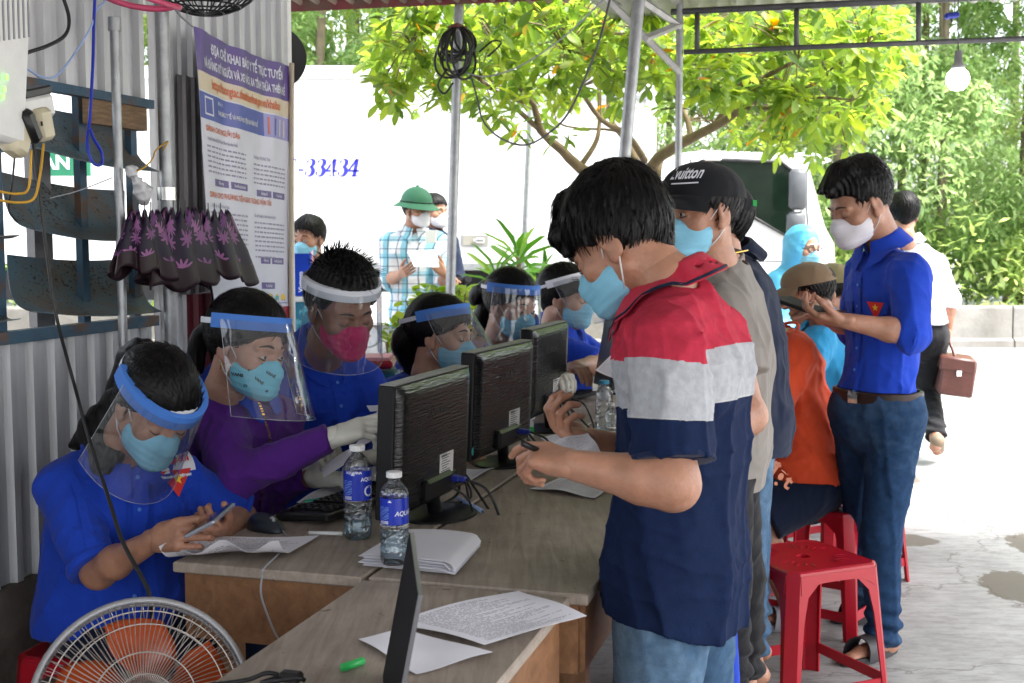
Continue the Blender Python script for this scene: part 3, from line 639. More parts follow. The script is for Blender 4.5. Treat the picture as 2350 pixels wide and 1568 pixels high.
def pot(loc, r, h, root):
 m = MB(); m.lathe(loc, [(0, 0), (r*.7, 0), (r*.95, h*.9), (r, h*.9), (r, h), (r*.88, h), (r*.85, h*.8), (0, h*.8)], 24); link('pot', m, M['clay'], root, True, angle=40)
pl = thing('potted_dracaena', 'potted dracaena with long glossy strap leaves in front of the truck', 'plant', Vector((P(1190, 600, 7.8).x, 7.8, 0)))
L0 = WLOC[pl.name]; pot(L0, .2, .34, pl)
st = MB(); heads = [P(1190, 590, 7.8), P(1140, 640, 7.7), P(1235, 660, 7.9)]
for h_ in heads: st.tube([L0+Vector((0, 0, .25)), L0.lerp(h_, .5)+Vector((.02, 0, .1)), h_], .016, 7)
link('stem', st, M['bark'], pl, True)
ssh = leaf_shape(1, .16, .12, tip=.5); ssh[0][:, 2] -= .25*ssh[0][:, 1]**2.5
sm = MB(); sm.add([tuple(x) for x in ssh[0]], ssh[1]); so = link('leaf', sm, M['strap_leaf'], None, True); sme = so.data; bpy.data.objects.remove(so)
for h_ in heads:
 for k in range(24):
  a = k*2.4; el = 1.25-k*.07; d = Vector((math.cos(a)*math.cos(el), math.sin(a)*math.cos(el), math.sin(el)))
  put_leaf(pl, sme, h_-UP*.006*k, d, rt.uniform(.20, .29), r)
def shrub(name, lab, u0, u1, v0, v1, d, n, sz, m_, shape=leaf_shape(1, .75, .1)):
 c = P((u0+u1)/2, v1, d); root = thing(name, lab, 'plant', Vector((c.x, d, 0))); base = WLOC[root.name]; pot(base, .15, .26, root)
 r = np.random.default_rng(int(u0)); ps = []; tw = MB()
 while len(ps) < n:
  u, v = r.uniform(u0, u1), r.uniform(v0, v1); k = ((u-(u0+u1)/2)/((u1-u0)/2))**2+((v-(v0+v1)/2)/((v1-v0)/2))**2
  if k > 1+r.normal(0, .15): continue
  ps.append(P(u, v, d+r.uniform(-.14, .14)))
 for p in ps[::5]: tw.tube(bez([base+UP*.2, base.lerp(p, .55)+UP*.05, p], 5), .004, 4)
 link('stem', tw, M['bark'], root)
 dd = r.normal(0, 1, (n, 3)); dd[:, 2] = dd[:, 2]*.5+.1
 V, Fq = leaves_np(np.array([tuple(p) for p in ps]), dd, r.uniform(sz*.7, sz*1.2, n), shape, rng=r); tag(link('foliage', (V, Fq), m_, root, True), kind='stuff'); return root
shrub('leafy_shrub', 'lime green round-leaved potted shrub between the pink-masked man and the woman behind', 885, 1010, 715, 815, 5.3, 240, .05, M['lime_leaf'])
shrub('leafy_shrub', 'small bright shrub at the foot of the post with the cable coil', 925, 1110, 655, 750, 6.5, 260, .055, M['lime_leaf'])
shrub('leafy_shrub', 'low green shrub at the left base of the potted dracaena', 1000, 1100, 660, 720, 6.9, 130, .06, M['lime_leaf'])
# ============================================================ DESKS AND WHAT STANDS ON THEM
def wood_mat(name, c1, c2, scale=1.0, worn=.5, rough=.6):
 m, nt, b = new_mat(name); L = nt.links
 tc = nd(nt, 'ShaderNodeTexCoord'); mp = nd(nt, 'ShaderNodeMapping'); mp.inputs['Rotation'].default_value = (0, 0, math.atan2(AX.x, AX.y)); mp.inputs['Scale'].default_value = (34*scale, 2.6*scale, 20); L.new(tc.outputs['Object'], mp.inputs[0])
 n1 = nd(nt, 'ShaderNodeTexNoise', Scale=1.4, Detail=7, Roughness=.7, Distortion=.6); L.new(mp.outputs[0], n1.inputs['Vector'])
 r1 = nd(nt, 'ShaderNodeValToRGB'); e = r1.color_ramp.elements; e[0].position = .3; e[0].color = tuple(c1)+(1,); e[1].position = .7; e[1].color = tuple(c2)+(1,); L.new(n1.outputs[0], r1.inputs[0])
 n2 = nd(nt, 'ShaderNodeTexNoise', Scale=4.2, Detail=6, Roughness=.68); L.new(tc.outputs['Object'], n2.inputs['Vector'])
 r2 = nd(nt, 'ShaderNodeValToRGB'); e = r2.color_ramp.elements; e[0].position = .35; e[0].color = (.55, .53, .50, 1); e[1].position = .65; e[1].color = (1.15, 1.13, 1.1, 1); L.new(n2.outputs[0], r2.inputs[0])
 mm = nd(nt, 'ShaderNodeMixRGB', blend_type='MULTIPLY'); mm.inputs[0].default_value = worn; L.new(r1.outputs[0], mm.inputs[1]); L.new(r2.outputs[0], mm.inputs[2])
 n4 = nd(nt, 'ShaderNodeTexNoise', Scale=26, Detail=2, Roughness=.5); L.new(tc.outputs['Object'], n4.inputs['Vector'])
 r4 = nd(nt, 'ShaderNodeValToRGB'); e = r4.color_ramp.elements; e[0].position = .24; e[0].color = (.3, .26, .22, 1); e[1].position = .29; e[1].color = (1, 1, 1, 1); L.new(n4.outputs[0], r4.inputs[0])
 m5 = nd(nt, 'ShaderNodeMixRGB', blend_type='MULTIPLY'); m5.inputs[0].default_value = .8; L.new(mm.outputs[0], m5.inputs[1]); L.new(r4.outputs[0], m5.inputs[2])
 L.new(m5.outputs[0], b.inputs['Base Color']); b.inputs['Roughness'].default_value = rough; b.inputs['Specular IOR Level'].default_value = .35
 bp = nd(nt, 'ShaderNodeBump'); bp.inputs['Strength'].default_value = .25; bp.inputs['Distance'].default_value = .003; L.new(n1.outputs[0], bp.inputs['Height']); L.new(bp.outputs[0], b.inputs['Normal'])
 return m
M['desk_top'] = wood_mat('worn_grey_brown_desktop', (.25, .202, .162), (.43, .37, .315))
M['desk_side'] = wood_mat('orange_brown_apron', (.16, .075, .035), (.30, .15, .07), .8, .4, .5)
DA = AX; DB = BX
def desk(name_lab, corner, L_, Wd, z=.75, th=.022, ap=.14, sw=1, nb=1):
 """corner = near-left corner on the top; the desk runs L_ along AX and Wd along BX*sw"""
 root = thing('wooden_desk', name_lab, 'desk', Vector((corner.x, corner.y, 0)), 'wooden school desks')
 R = rotm(BX, AX, UP); ctr = lambda a, b_, zz: Vector((corner.x, corner.y, 0))+AX*a+BX*b_+UP*zz
 for k in range(nb):
  w = Wd/nb; link('top_board', MB().box(ctr(L_/2, w*(k+.5), z-th/2), (w-.003*(nb > 1), L_, th), R, bev=.003), M['desk_top'], root)
 i = .022
 link('front_apron', MB().box(ctr(i, Wd/2, z-th-ap/2), (Wd-2*i, .02, ap), R), M['desk_side'], root); link('back_apron', MB().box(ctr(L_-i, Wd/2, z-th-ap/2), (Wd-2*i, .02, ap), R), M['desk_side'], root)
 for s in (i, Wd-i): link('side_apron', MB().box(ctr(L_/2, s, z-th-ap/2), (.02, L_-2*i-.02, ap), R), M['desk_side'], root)
 for a in (i+.11, L_-i-.11):
  for b_ in (i+.02, Wd-i-.02): link('leg', MB().box(ctr(a+.012*(1 if a < 1 else -1), b_+.012*(1 if b_ < .2 else -1), (z-th)/2), (.045, .045, z-th), R), M['desk_side'], root)
 return root
k1 = T(395, 1290); LA = 1.28
desk('wooden desk under the nearest monitor, its orange-brown end facing the fan', k1, LA, .425, nb=1)
desk('wooden desk under the middle monitor, further from the camera', k1+AX*(LA+.006), LA, .425)
desk('far wooden desk carrying the farthest monitor and keyboards', k1+AX*(2*LA+.012), LA, .425)
k2 = k1+BX*.435+AX*.012
desk('empty wooden desk right of the nearest monitor where the folded papers lie', k2, LA, .45, z=.748)
desk('wooden desk beyond it, under the hands of the man in the striped polo', k2+AX*(LA+.006), LA, .45, z=.748)
desk('last wooden desk of the right row with the small clear bottles', k2+AX*(2*LA+.012), LA, .45, z=.748)
k3 = k2-AX*(LA+.03)+BX*.002
desk('nearest wooden desk, at the bottom, with two loose papers and the laptop', k3, LA, .42, z=.751)
# ---- papers
def paper_mat(name, seed, lines=34, x0=.08, x1=.92, base=(.80, .79, .84), heads=True, dark=.25):
 m, nt, b = new_mat(name); L = nt.links
 uv = nd(nt, 'ShaderNodeUVMap'); sp = nd(nt, 'ShaderNodeSeparateXYZ'); L.new(uv.outputs[0], sp.inputs[0])
 def mth(op, a, b_=None, c=None):
  n = nd(nt, 'ShaderNodeMath', operation=op)
  for i, q in enumerate((a, b_, c)):
   if q is None: continue
   if isinstance(q, (int, float)): n.inputs[i].default_value = q
   else: L.new(q, n.inputs[i])
  return n.outputs[0]
 yl = mth('MULTIPLY', sp.outputs[1], lines); row = mth('FLOOR', yl); fr = mth('FRACT', yl)
 inrow = mth('MULTIPLY', mth('GREATER_THAN', fr, .3), mth('LESS_THAN', fr, .72))
 cb = nd(nt, 'ShaderNodeCombineXYZ'); L.new(mth('MULTIPLY', sp.outputs[0], 60), cb.inputs[0]); L.new(mth('MULTIPLY', row, 7.3), cb.inputs[1]); cb.inputs[2].default_value = seed
 nz = nd(nt, 'ShaderNodeTexNoise', Scale=1.6, Detail=1); L.new(cb.outputs[0], nz.inputs['Vector'])
 wn_ = nd(nt, 'ShaderNodeTexWhiteNoise', noise_dimensions='2D'); c2 = nd(nt, 'ShaderNodeCombineXYZ'); L.new(row, c2.inputs[0]); c2.inputs[1].default_value = seed; L.new(c2.outputs[0], wn_.inputs['Vector'])
 end = mth('MULTIPLY_ADD', wn_.outputs['Value'], x1*.75, x1*.45); end = mth('MINIMUM', end, x1)
 on = mth('MULTIPLY', mth('GREATER_THAN', nz.outputs[0], .44), mth('MULTIPLY', mth('GREATER_THAN', sp.outputs[0], x0), mth('LESS_THAN', sp.outputs[0], end)))
 on = mth('MULTIPLY', on, mth('MULTIPLY', mth('GREATER_THAN', sp.outputs[1], .06), mth('LESS_THAN', sp.outputs[1], .95)))
 ink = mth('MULTIPLY', mth('MULTIPLY', on, inrow), 1-dark)
 mx = nd(nt, 'ShaderNodeMixRGB'); mx.inputs[1].default_value = tuple(base)+(1,); mx.inputs[2].default_value = (.12, .12, .16, 1); L.new(ink, mx.inputs[0]); L.new(mx.outputs[0], b.inputs['Base Color'])
 b.inputs['Roughness'].default_value = .7; b.inputs['Specular IOR Level'].default_value = .2
 return m
M['paper'] = mat('plain_white_paper', (.80, .79, .84), .7, .02, 10, spec=.2)
M['paper_pink'] = mat('pink_paper', (.85, .40, .45), .7, .04, 10)
M['print1'] = paper_mat('printed_form', 1.0, 40); M['print2'] = paper_mat('printed_letter', 4.0, 30, dark=.45); M['print3'] = paper_mat('faint_printed_sheet', 9, 34, dark=.5)
def uvset(o, nu, nv, thick=True):
 me = o.data; uvl = me.uv_layers.new(name='UVMap'); N = (nu+1)*(nv+1)
 for l in me.loops:
  i = l.vertex_index % N; uvl.data[l.index].uv = ((i//(nv+1))/nu, (i % (nv+1))/nv)
def sheet(name, corners, m_, label, z=.7535, wave=.004, curl=(0, 0), seed=0, cat='paper', nu=14, nv=14, group=None, raw=False, thick=.0004, parent=None, curlfn=None):
 """corners in order: top-left, top-right, bottom-right, bottom-left of the text (pixels on the desk, or points if raw)"""
 A, B_, C_, D_ = [Vector(c) if raw else T(c[0], c[1], z) for c in corners]
 rr = random.Random(seed); f1, f2, p1, p2 = rr.uniform(3, 7), rr.uniform(3, 7), rr.uniform(0, 6), rr.uniform(0, 6)
 nrm = (B_-A).cross(D_-A).normalized()
 if not raw and nrm.z < 0: nrm = -nrm
 def fn(s, t):
  p = A.lerp(B_, s).lerp(D_.lerp(C_, s), 1-t) if True else None
  h = wave*(1+math.sin(f1*s+p1)*math.sin(f2*t+p2))
  if curlfn: h += curlfn(s, t)
  return p+nrm*h
 m = MB(); m.grid(fn, nu, nv, thick); o = link(name, m, m_, parent, True, loc=None if parent else fn(.5, .5), angle=50, fixn=False); uvset(o, nu, nv)
 if not parent: tag(o, label, cat, group)
 return o
sheet('paper_sheet', [(465, 1238), (733, 1234), (640, 1290), (365, 1293)], M['print1'], 'printed sheet curling at the desk corner under the hands of the girl with the phone', wave=.006, seed=3, curlfn=lambda s, t: .02*max(0, .25-t)*4*(.3+.7*math.sin(7*s+1)**2)*(.25-t if t < .25 else 0)*8)
sheet('paper_sheet', [(680, 1155), (745, 1122), (880, 1116), (880, 1165)], M['print2'], 'paper beneath the green pen behind the nearest keyboard', seed=4)
sheet('paper_sheet', [(705, 1188), (745, 1168), (795, 1168), (745, 1192)], M['paper'], 'crumpled white tissue left of the nearest keyboard', wave=.012, seed=5, cat='tissue', nu=8, nv=8)
sheet('paper_sheet', [(960, 1118), (1060, 1080), (1136, 1078), (1045, 1118)], M['print3'], 'small printed sheet behind the foot of the nearest monitor', wave=.004, seed=6)
sheet('paper_sheet', [(780, 1100), (860, 1070), (905, 1066), (880, 1110)], M['paper'], 'white sheet lying on the desk beneath the gloved hands', seed=7)
sheet('paper_sheet', [(1215, 1123), (1320, 1090), (1420, 1105), (1365, 1145)], M['print3'], 'printed sheet on the right desk at the belly of the man in the polo', wave=.006, seed=8, z=.7515)
sheet('paper_sheet', [(900, 1430), (1190, 1357), (1347, 1417), (1112, 1484)][0:4], M['print1'], 'large printed sheet on the nearest desk right of the laptop screen', wave=.004, seed=11, z=.757)
sheet('paper_sheet', [(823, 1470), (925, 1446), (1130, 1502), (955, 1549)], M['paper'], 'blank folded sheet on the nearest desk crossing below the laptop screen', wave=.003, seed=12, z=.7535)
sheet('paper_sheet', [(1240, 1010), (1350, 985), (1390, 1002), (1290, 1032)], M['print2'], 'printed sheet on the far desks beside the third monitor', seed=13)
st = thing('paper_stack', 'folded stack of white papers with a rounded spine under the second bottle', 'papers', T(965, 1290, .75))
A, B_, C_, D_ = T(830, 1302, .75), T(925, 1243, .75), T(1100, 1255, .75), T(1040, 1322, .75)
for k in range(7):
 h = .0025+.0042*k
 def fn(s, t, k=k, h=h):
  j = math.sin(k*2.3)*.006; p = A.lerp(D_, s).lerp(B_.lerp(C_, s), t)+BX*j+AX*math.cos(k*1.7)*.005
  e = max(0, s-.86)/.14; bulge = -.0 if k < 4 else 0
  z = h*(1 - (1-math.sqrt(max(0, 1-e*e)))*.55)+.006*math.sin(math.pi*min(1, s*1.0))*k/7*(.4+t*.6)
  return Vector((p.x, p.y, .751+z))
 m = MB(); m.grid(fn, 18, 4, .0008); link('sheet', m, M['paper'], st, True, angle=50)
# ---- monitors (seen from behind)
def mon_back():
 m, nt, b = new_mat('rippled_black_monitor_back'); L = nt.links
 tc = nd(nt, 'ShaderNodeTexCoord'); mp = nd(nt, 'ShaderNodeMapping'); mp.inputs['Scale'].default_value = (8, 60, 1); L.new(tc.outputs['UV'], mp.inputs[0])
 n1 = nd(nt, 'ShaderNodeTexNoise', Scale=1.0, Detail=1.2, Roughness=.4, Distortion=.15); L.new(mp.outputs[0], n1.inputs['Vector'])
 bp = nd(nt, 'ShaderNodeBump'); bp.inputs['Strength'].default_value = .6; bp.inputs['Distance'].default_value = .004; L.new(n1.outputs[0], bp.inputs['Height']); L.new(bp.outputs[0], b.inputs['Normal'])
 b.inputs['Base Color'].default_value = (.006, .006, .007, 1); b.inputs['Roughness'].default_value = .26; b.inputs['Specular IOR Level'].default_value = .4; return m
M['mon_back'] = mon_back(); M['mon_black'] = mat('glossy_black_plastic', (.007, .007, .008), .38, 0, spec=.3); M['mon_edge'] = mat('silvered_bezel_edge', (.22, .22, .225), .5, .02, metal=.1)
M['label_white'] = mat('white_label', (.7, .7, .68), .5, .02); M['ink'] = mat('black_print', (.02, .02, .02), .6, 0); M['vga'] = mat('blue_vga_plug', (.015, .03, .30), .4, .05)
M['teal'] = mat('teal_sticker', (.05, .42, .38), .5, 0); M['screen'] = mat('dark_screen', (.01, .01, .012), .15, 0)
def monitor(lab, BL, BR, TL, TR, base, depth=.05):
 """corner points of the back face in the world: bottom/top left/right; base = centre of the foot on the desk"""
 root = thing('monitor', lab, 'monitor', base, 'computer monitors')
 xd = (BR-BL).normalized(); yd = (TL-BL).normalized(); nd_ = xd.cross(yd).normalized()    # toward the viewer
 if nd_.y > 0: nd_ = -nd_
 w = (BR-BL).length; h = ((TL-BL).length+(TR-BR).length)/2; O = BL
 pt = lambda a, b_, c: O+xd*(a*w)+yd*(b_*h)+nd_*c
 R = rotm(xd, yd, xd.cross(yd));
 sh = MB(); sh.box(pt(.5, .5, -.022), (w, h, .040), R, bev=.003); link('bezel', sh, M['mon_black'], root)
 e = MB(); e.box(pt(.5, 1, -.020)+yd*.0012, (w-.004, .0022, .036), R); link('edge_strip', e, M['mon_edge'], root)
 bk = MB()
 def fn(s, t):
  a = .012+.976*s; b_ = .012+.976*t; q = min(1, min(s, 1-s)*14, min(t, 1-t)*14); return pt(a, b_, .012*math.sqrt(max(0, q*(2-q)))-.001)
 bk.grid(fn, 24, 20); o = link('back_cover', bk, M['mon_back'], root, True, fixn=False); uvset(o, 24, 20)
 if (o.data.polygons[200].normal).dot(nd_) < 0: o.data.flip_normals()
 sc_ = MB(); sc_.box(pt(.5, .5, -.043), (w*.93, h*.9, .002), R); link('screen', sc_, M['screen'], root)
 lb = MB(); lb.box(pt(.63, .27, .0125), (.085*w/.45, .06, .001), R); lo = link('rating_label', lb, M['label_white'], root)
 ink = MB()
 for k in range(7): ink.box(pt(.63, .27, .0134)+yd*(.024-.006*k)-xd*(.006+(k % 3)*.004), (.055-.012*(k % 3), .0016, .0006), R)
 for k in range(16): ink.box(pt(.63, .27, .0134)-yd*.021+xd*(-.028+.0034*k), (.0012+.0012*(k % 2), .010, .0006), R)
 ink.add(text_mesh('SAMSUNG', .008, pt(.63, .27, .0136)+yd*.022-xd*.036, xd, yd, .0004).v, text_mesh('SAMSUNG', .008, (0, 0, 0), (1, 0, 0), (0, 1, 0), .0004).f)
 link('label_print', ink, M['ink'], lo)
 tx = text_mesh('SAMSUNG', .026, pt(.5, .70, .0128), xd, yd, .0009, 'CENTER'); link('maker_name', tx, mat('embossed_black', (.03, .03, .032), .35, 0), root, fixn=False)
 nk = MB(); nk.box(pt(.5, .13, .012), (.16, .055, .028), R, bev=.008); nk.box(pt(.66, .13, .004), (.10, .045, .02), R, bev=.004); link('connector_bay', nk, M['mon_black'], root)
 pm = MB(); pm.box(pt(.66, .155, .030), (.03, .014, .03), R, bev=.003); pm.box(pt(.66, .155, .05), (.02, .012, .02), R, bev=.003); link('vga_plug', pm, M['vga'], root)
 top_ = pt(.5, .08, .0); bot = base+UP*.008
 nb = MB(); path = bez([top_, top_.lerp(bot, .35)-UP*.01, top_.lerp(bot, .75)-UP*.02, bot], 14); k_ = len(path)
 vs_ = []; n = 14
 for i, p in enumerate(path):
  t = i/(k_-1); wx = .034-.012*math.sin(math.pi*min(1, t*1.15))+.03*max(0, t-.8)/.2; wy = .016+.028*max(0, t-.72)/.28
  for j in range(n): q = 2*math.pi*j/n; vs_.append(p+xd*math.cos(q)*wx+Vector((nd_.x, nd_.y, 0)).normalized()*math.sin(q)*wy)
 nb.add(vs_, [(i*n+j, i*n+(j+1) % n, (i+1)*n+(j+1) % n, (i+1)*n+j) for i in range(k_-1) for j in range(n)]); link('neck', nb, M['mon_black'], root, True)
 ft = MB(); n = 40; ring = []
 for (rr, z) in ((.0, .012), (.55, .011), (.9, .009), (1, .005), (1, 0), (0, 0)):
  ring.append([base+Vector((xd.x, xd.y, 0)).normalized()*math.cos(2*math.pi*j/n)*.115*rr+Vector((-xd.y, xd.x, 0)).normalized()*math.sin(2*math.pi*j/n)*.095*rr+UP*z for j in range(n)])
 ft.add([p for q in ring for p in q], [(i*n+j, i*n+(j+1) % n, (i+1)*n+(j+1) % n, (i+1)*n+j) for i in range(len(ring)-1) for j in range(n)]); link('foot', ft, M['mon_black'], root, True, angle=40)
 c1 = pt(.66, .155, .06); c2 = pt(.60, .12, .02); fw = Vector((nd_.x, nd_.y, 0)).normalized(); e1 = base+xd*.14; e1.z = .755
 cb = MB(); cb.tube(bez([c1, c1+fw*.05-UP*.03+xd*.02, c1+fw*.07+xd*.05-UP*.12, e1+UP*.07+xd*.03, e1+UP*.02, e1-xd*.06+fw*-.02], 30), .0035, 7)
 cb.tube(bez([c2, c2+fw*.05-UP*.04+xd*.02, c2+fw*.05+xd*.06-UP*.12, e1+fw*.02+UP*.05, e1+UP*.004+fw*.03, e1-xd*.1+fw*-.06], 30), .003, 7)
 q = c2+fw*.05+xd*.065-UP*.13; cb.tube([q+UP*.015, q-UP*.015], .008, 10)
 link('cable', cb, M['black_rubber'], root, True)
 stt = MB(); stt.lathe(pt(.02, .1, .0145 if False else 0.0)+nd_*.0005, [(0, .001), (.011, .001), (.011, 0)], 16, nd_); link('sticker', stt, M['teal'], root)
 return root
def mon_from_px(lab, tl, tr, bl_v, base_px, dl, w=.46, h=.30, tilt=.04, yaw=None):
 TLp = P(tl[0], tl[1], dl); # right top on the ray at distance w
 r = ray(*tr); o = Vector((0, 0, CAMZ)); best = None
 for i in range(4000):
  d = dl-.3+i*.0003; q = o+r*(d/r.y); e = abs((q-TLp).length-w)+0*abs(q.z-TLp.z)
  e += 2*abs(q.z-TLp.z)
  if d > dl and (best is None or e < best[0]): best = (e, q)
 TRp = best[1]; TRp.z = TLp.z; xd = (TRp-TLp).normalized(); out = Vector((xd.y, -xd.x, 0))
 dn = (-UP*math.cos(tilt)-out*math.sin(tilt)*-1).normalized()   # top leans away from the users' side
 dn = (-UP*math.cos(tilt)+out*math.sin(tilt)*-1).normalized()
 BLp, BRp = TLp+dn*h, TRp+dn*h
 b = T(*base_px); return monitor(lab, BLp, BRp, TLp, TRp, b)
MONS = [mon_from_px('nearest rippled black monitor seen from behind, beside the two large bottles', (907, 888), (1078, 837), 0, (1003, 1180), 2.72, .455, .305),
  mon_from_px('middle rippled black monitor seen from behind, left of the polo man\'s hands', (1090, 812), (1223, 776), 0, (1158, 1062), 3.35, .455, .30),
  mon_from_px('third rippled monitor from the camera, small, beside the far bottle', (1222, 758), (1303, 738), 0, (1262, 985), 4.05, .44, .30)]
t_ = thing('monitor', 'far dark monitor seen nearly edge-on in front of the chest of the polo man', 'monitor', T(1400, 900), 'computer monitors')
a, b, c, d = P(1391, 718, 4.75), P(1413, 745, 4.45), P(1362, 880, 4.75), P(1385, 893, 4.45)
for nm, off, m_ in (('screen_side', 0, 'mon_black'),):
 m = MB(); m.prism([a, b+Vector((.03, 0, -.0)), d+Vector((.03, 0, 0)), c], (.035, .01, 0)); link('housing', m, M[m_], t_)
m = MB(); m.tube([T(1400, 900)+UP*.12, T(1400, 900)+UP*.01], .02, 8); m.lathe(T(1400, 900), [(0, .01), (.1, .01), (.1, 0)], 24); link('foot', m, M['mon_black'], t_, True, angle=40)
# ---- keyboards: body and every key
kb_mesh = {}
def keyboard(lab, p0, xd, w=.44, dp=.15, m_='black_plastic', rows=6, gk='mon_black', keyc=None, z=.752):
 """p0 = far-left corner of the body as seen by its user; xd along the rows"""
 xd = Vector((xd.x, xd.y, 0)).normalized(); yd = Vector((-xd.y, xd.x, 0)); root = thing('keyboard', lab, 'keyboard', p0, 'keyboards'); R = rotm(xd, yd, UP)
 tl = Matrix.Rotation(math.radians(4), 3, xd)
 c = Vector((p0.x, p0.y, z+.014))+xd*w/2-yd*dp/2
 link('body', MB().box(c, (w, dp, .018), tl @ R, bev=.004), M[m_], root)
 if 'k' not in kb_mesh:
  km = MB(); km.box((0, 0, 0), (.0155, .0150, .007), bev=.002); ko = link('key', km, M['mon_black'], None); kb_mesh['k'] = ko.data; bpy.data.objects.remove(ko)
 for r_ in range(rows):
  for q in range(18):
   if (r_ == 5 and 3 < q < 9): continue
   if q in (14,) : continue
   o = bpy.data.objects.new('key', kb_mesh['k']); COL.objects.link(o); o.parent = root
   pp = tl @ (xd*(-w/2+.022+q*.0232)+yd*(dp/2-.018-r_*.0212)+UP*.0125)
   o.matrix_local = Matrix.Translation(c+pp-WLOC[root.name]) @ (tl @ R).to_4x4()
 m = MB(); m.box(c+(tl @ (xd*(-w/2+.022+6*.0232)+yd*(dp/2-.018-5*.0212)+UP*.0125)), (.11, .015, .007), tl @ R, bev=.002); link('space_bar', m, M['mon_black'], root)
 return root
kx = T(975, 1125)-T(720, 1222)
keyboard('black keyboard in front of the woman in purple, nearest to the camera, behind the bottles', T(980, 1128), Vector((T(720, 1222)-T(980, 1128))), .46)
keyboard('grey-edged keyboard behind the neck of the middle monitor', T(1140, 1018), Vector((T(1030, 1075)-T(1140, 1018))), .42)
keyboard('far keyboard between third monitor and blue-capped bottle', T(1370, 912), Vector((T(1280, 925)-T(1370, 905))), .36, dp=.12, rows=5)
keyboard('farthest keyboard under the bare hand of the woman at the back', T(1375, 868), Vector((T(1310, 882)-T(1375, 868))), .3, dp=.10, rows=4)
# ---- mouse
ms = thing('computer_mouse', 'dark blue-black computer mouse near the girl with the phone', 'mouse', T(612, 1222))
c0 = T(611, 1216); dx = (T(655, 1225)-T(572, 1205)).normalized(); dx.z = 0; dx.normalize(); dy = Vector((-dx.y, dx.x, 0))
def mfn(s, t):
 th = math.pi*s; ph = 2*math.pi*t; r_ = math.sin(th); x = .058*math.cos(th); y = .032*r_*math.cos(ph)*(1-.12*math.cos(th)); zz = .036*r_*math.sin(ph)*(1-.25*math.cos(th)); zz = max(zz, -.002)
 return c0+dx*x+dy*y+UP*(zz+.002)
m = MB(); m.grid(mfn, 18, 22); link('shell', m, mat('blue_black_plastic', (.018, .024, .035), .3, .1), ms, True)
m = MB(); m.lathe(c0+dx*.028+UP*.028-dy*.004, [(.003, -.004), (.008, -.003), (.008, .003), (.003, .004)], 14, dy); link('wheel', m, M['grey_cable'], ms, True)
m = MB(); m.tube([c0+dx*x_+UP*(.0362-.0105*(x_/.03)**2 if x_ > 0 else .0362) for x_ in (.0, .015, .03, .045)], .0007, 4); link('button_gap', m, M['ink'], ms)
pth = bez([c0+dx*.058+UP*.008, T(660, 1236, .753), T(640, 1270, .753), T(606, 1304, .756), P(601, 1325, 2.47), P(600, 1370, 2.44), P(625, 1440, 2.44), P(645, 1490, 2.44), P(640, 1600, 2.46)], 40)
tag(link('mouse_cable', MB().tube(pth, .0022, 6), M['grey_cable'], loc=pth[10], smooth=True), 'thin grey cable drooping over the desk end below the printed sheet', 'cable')
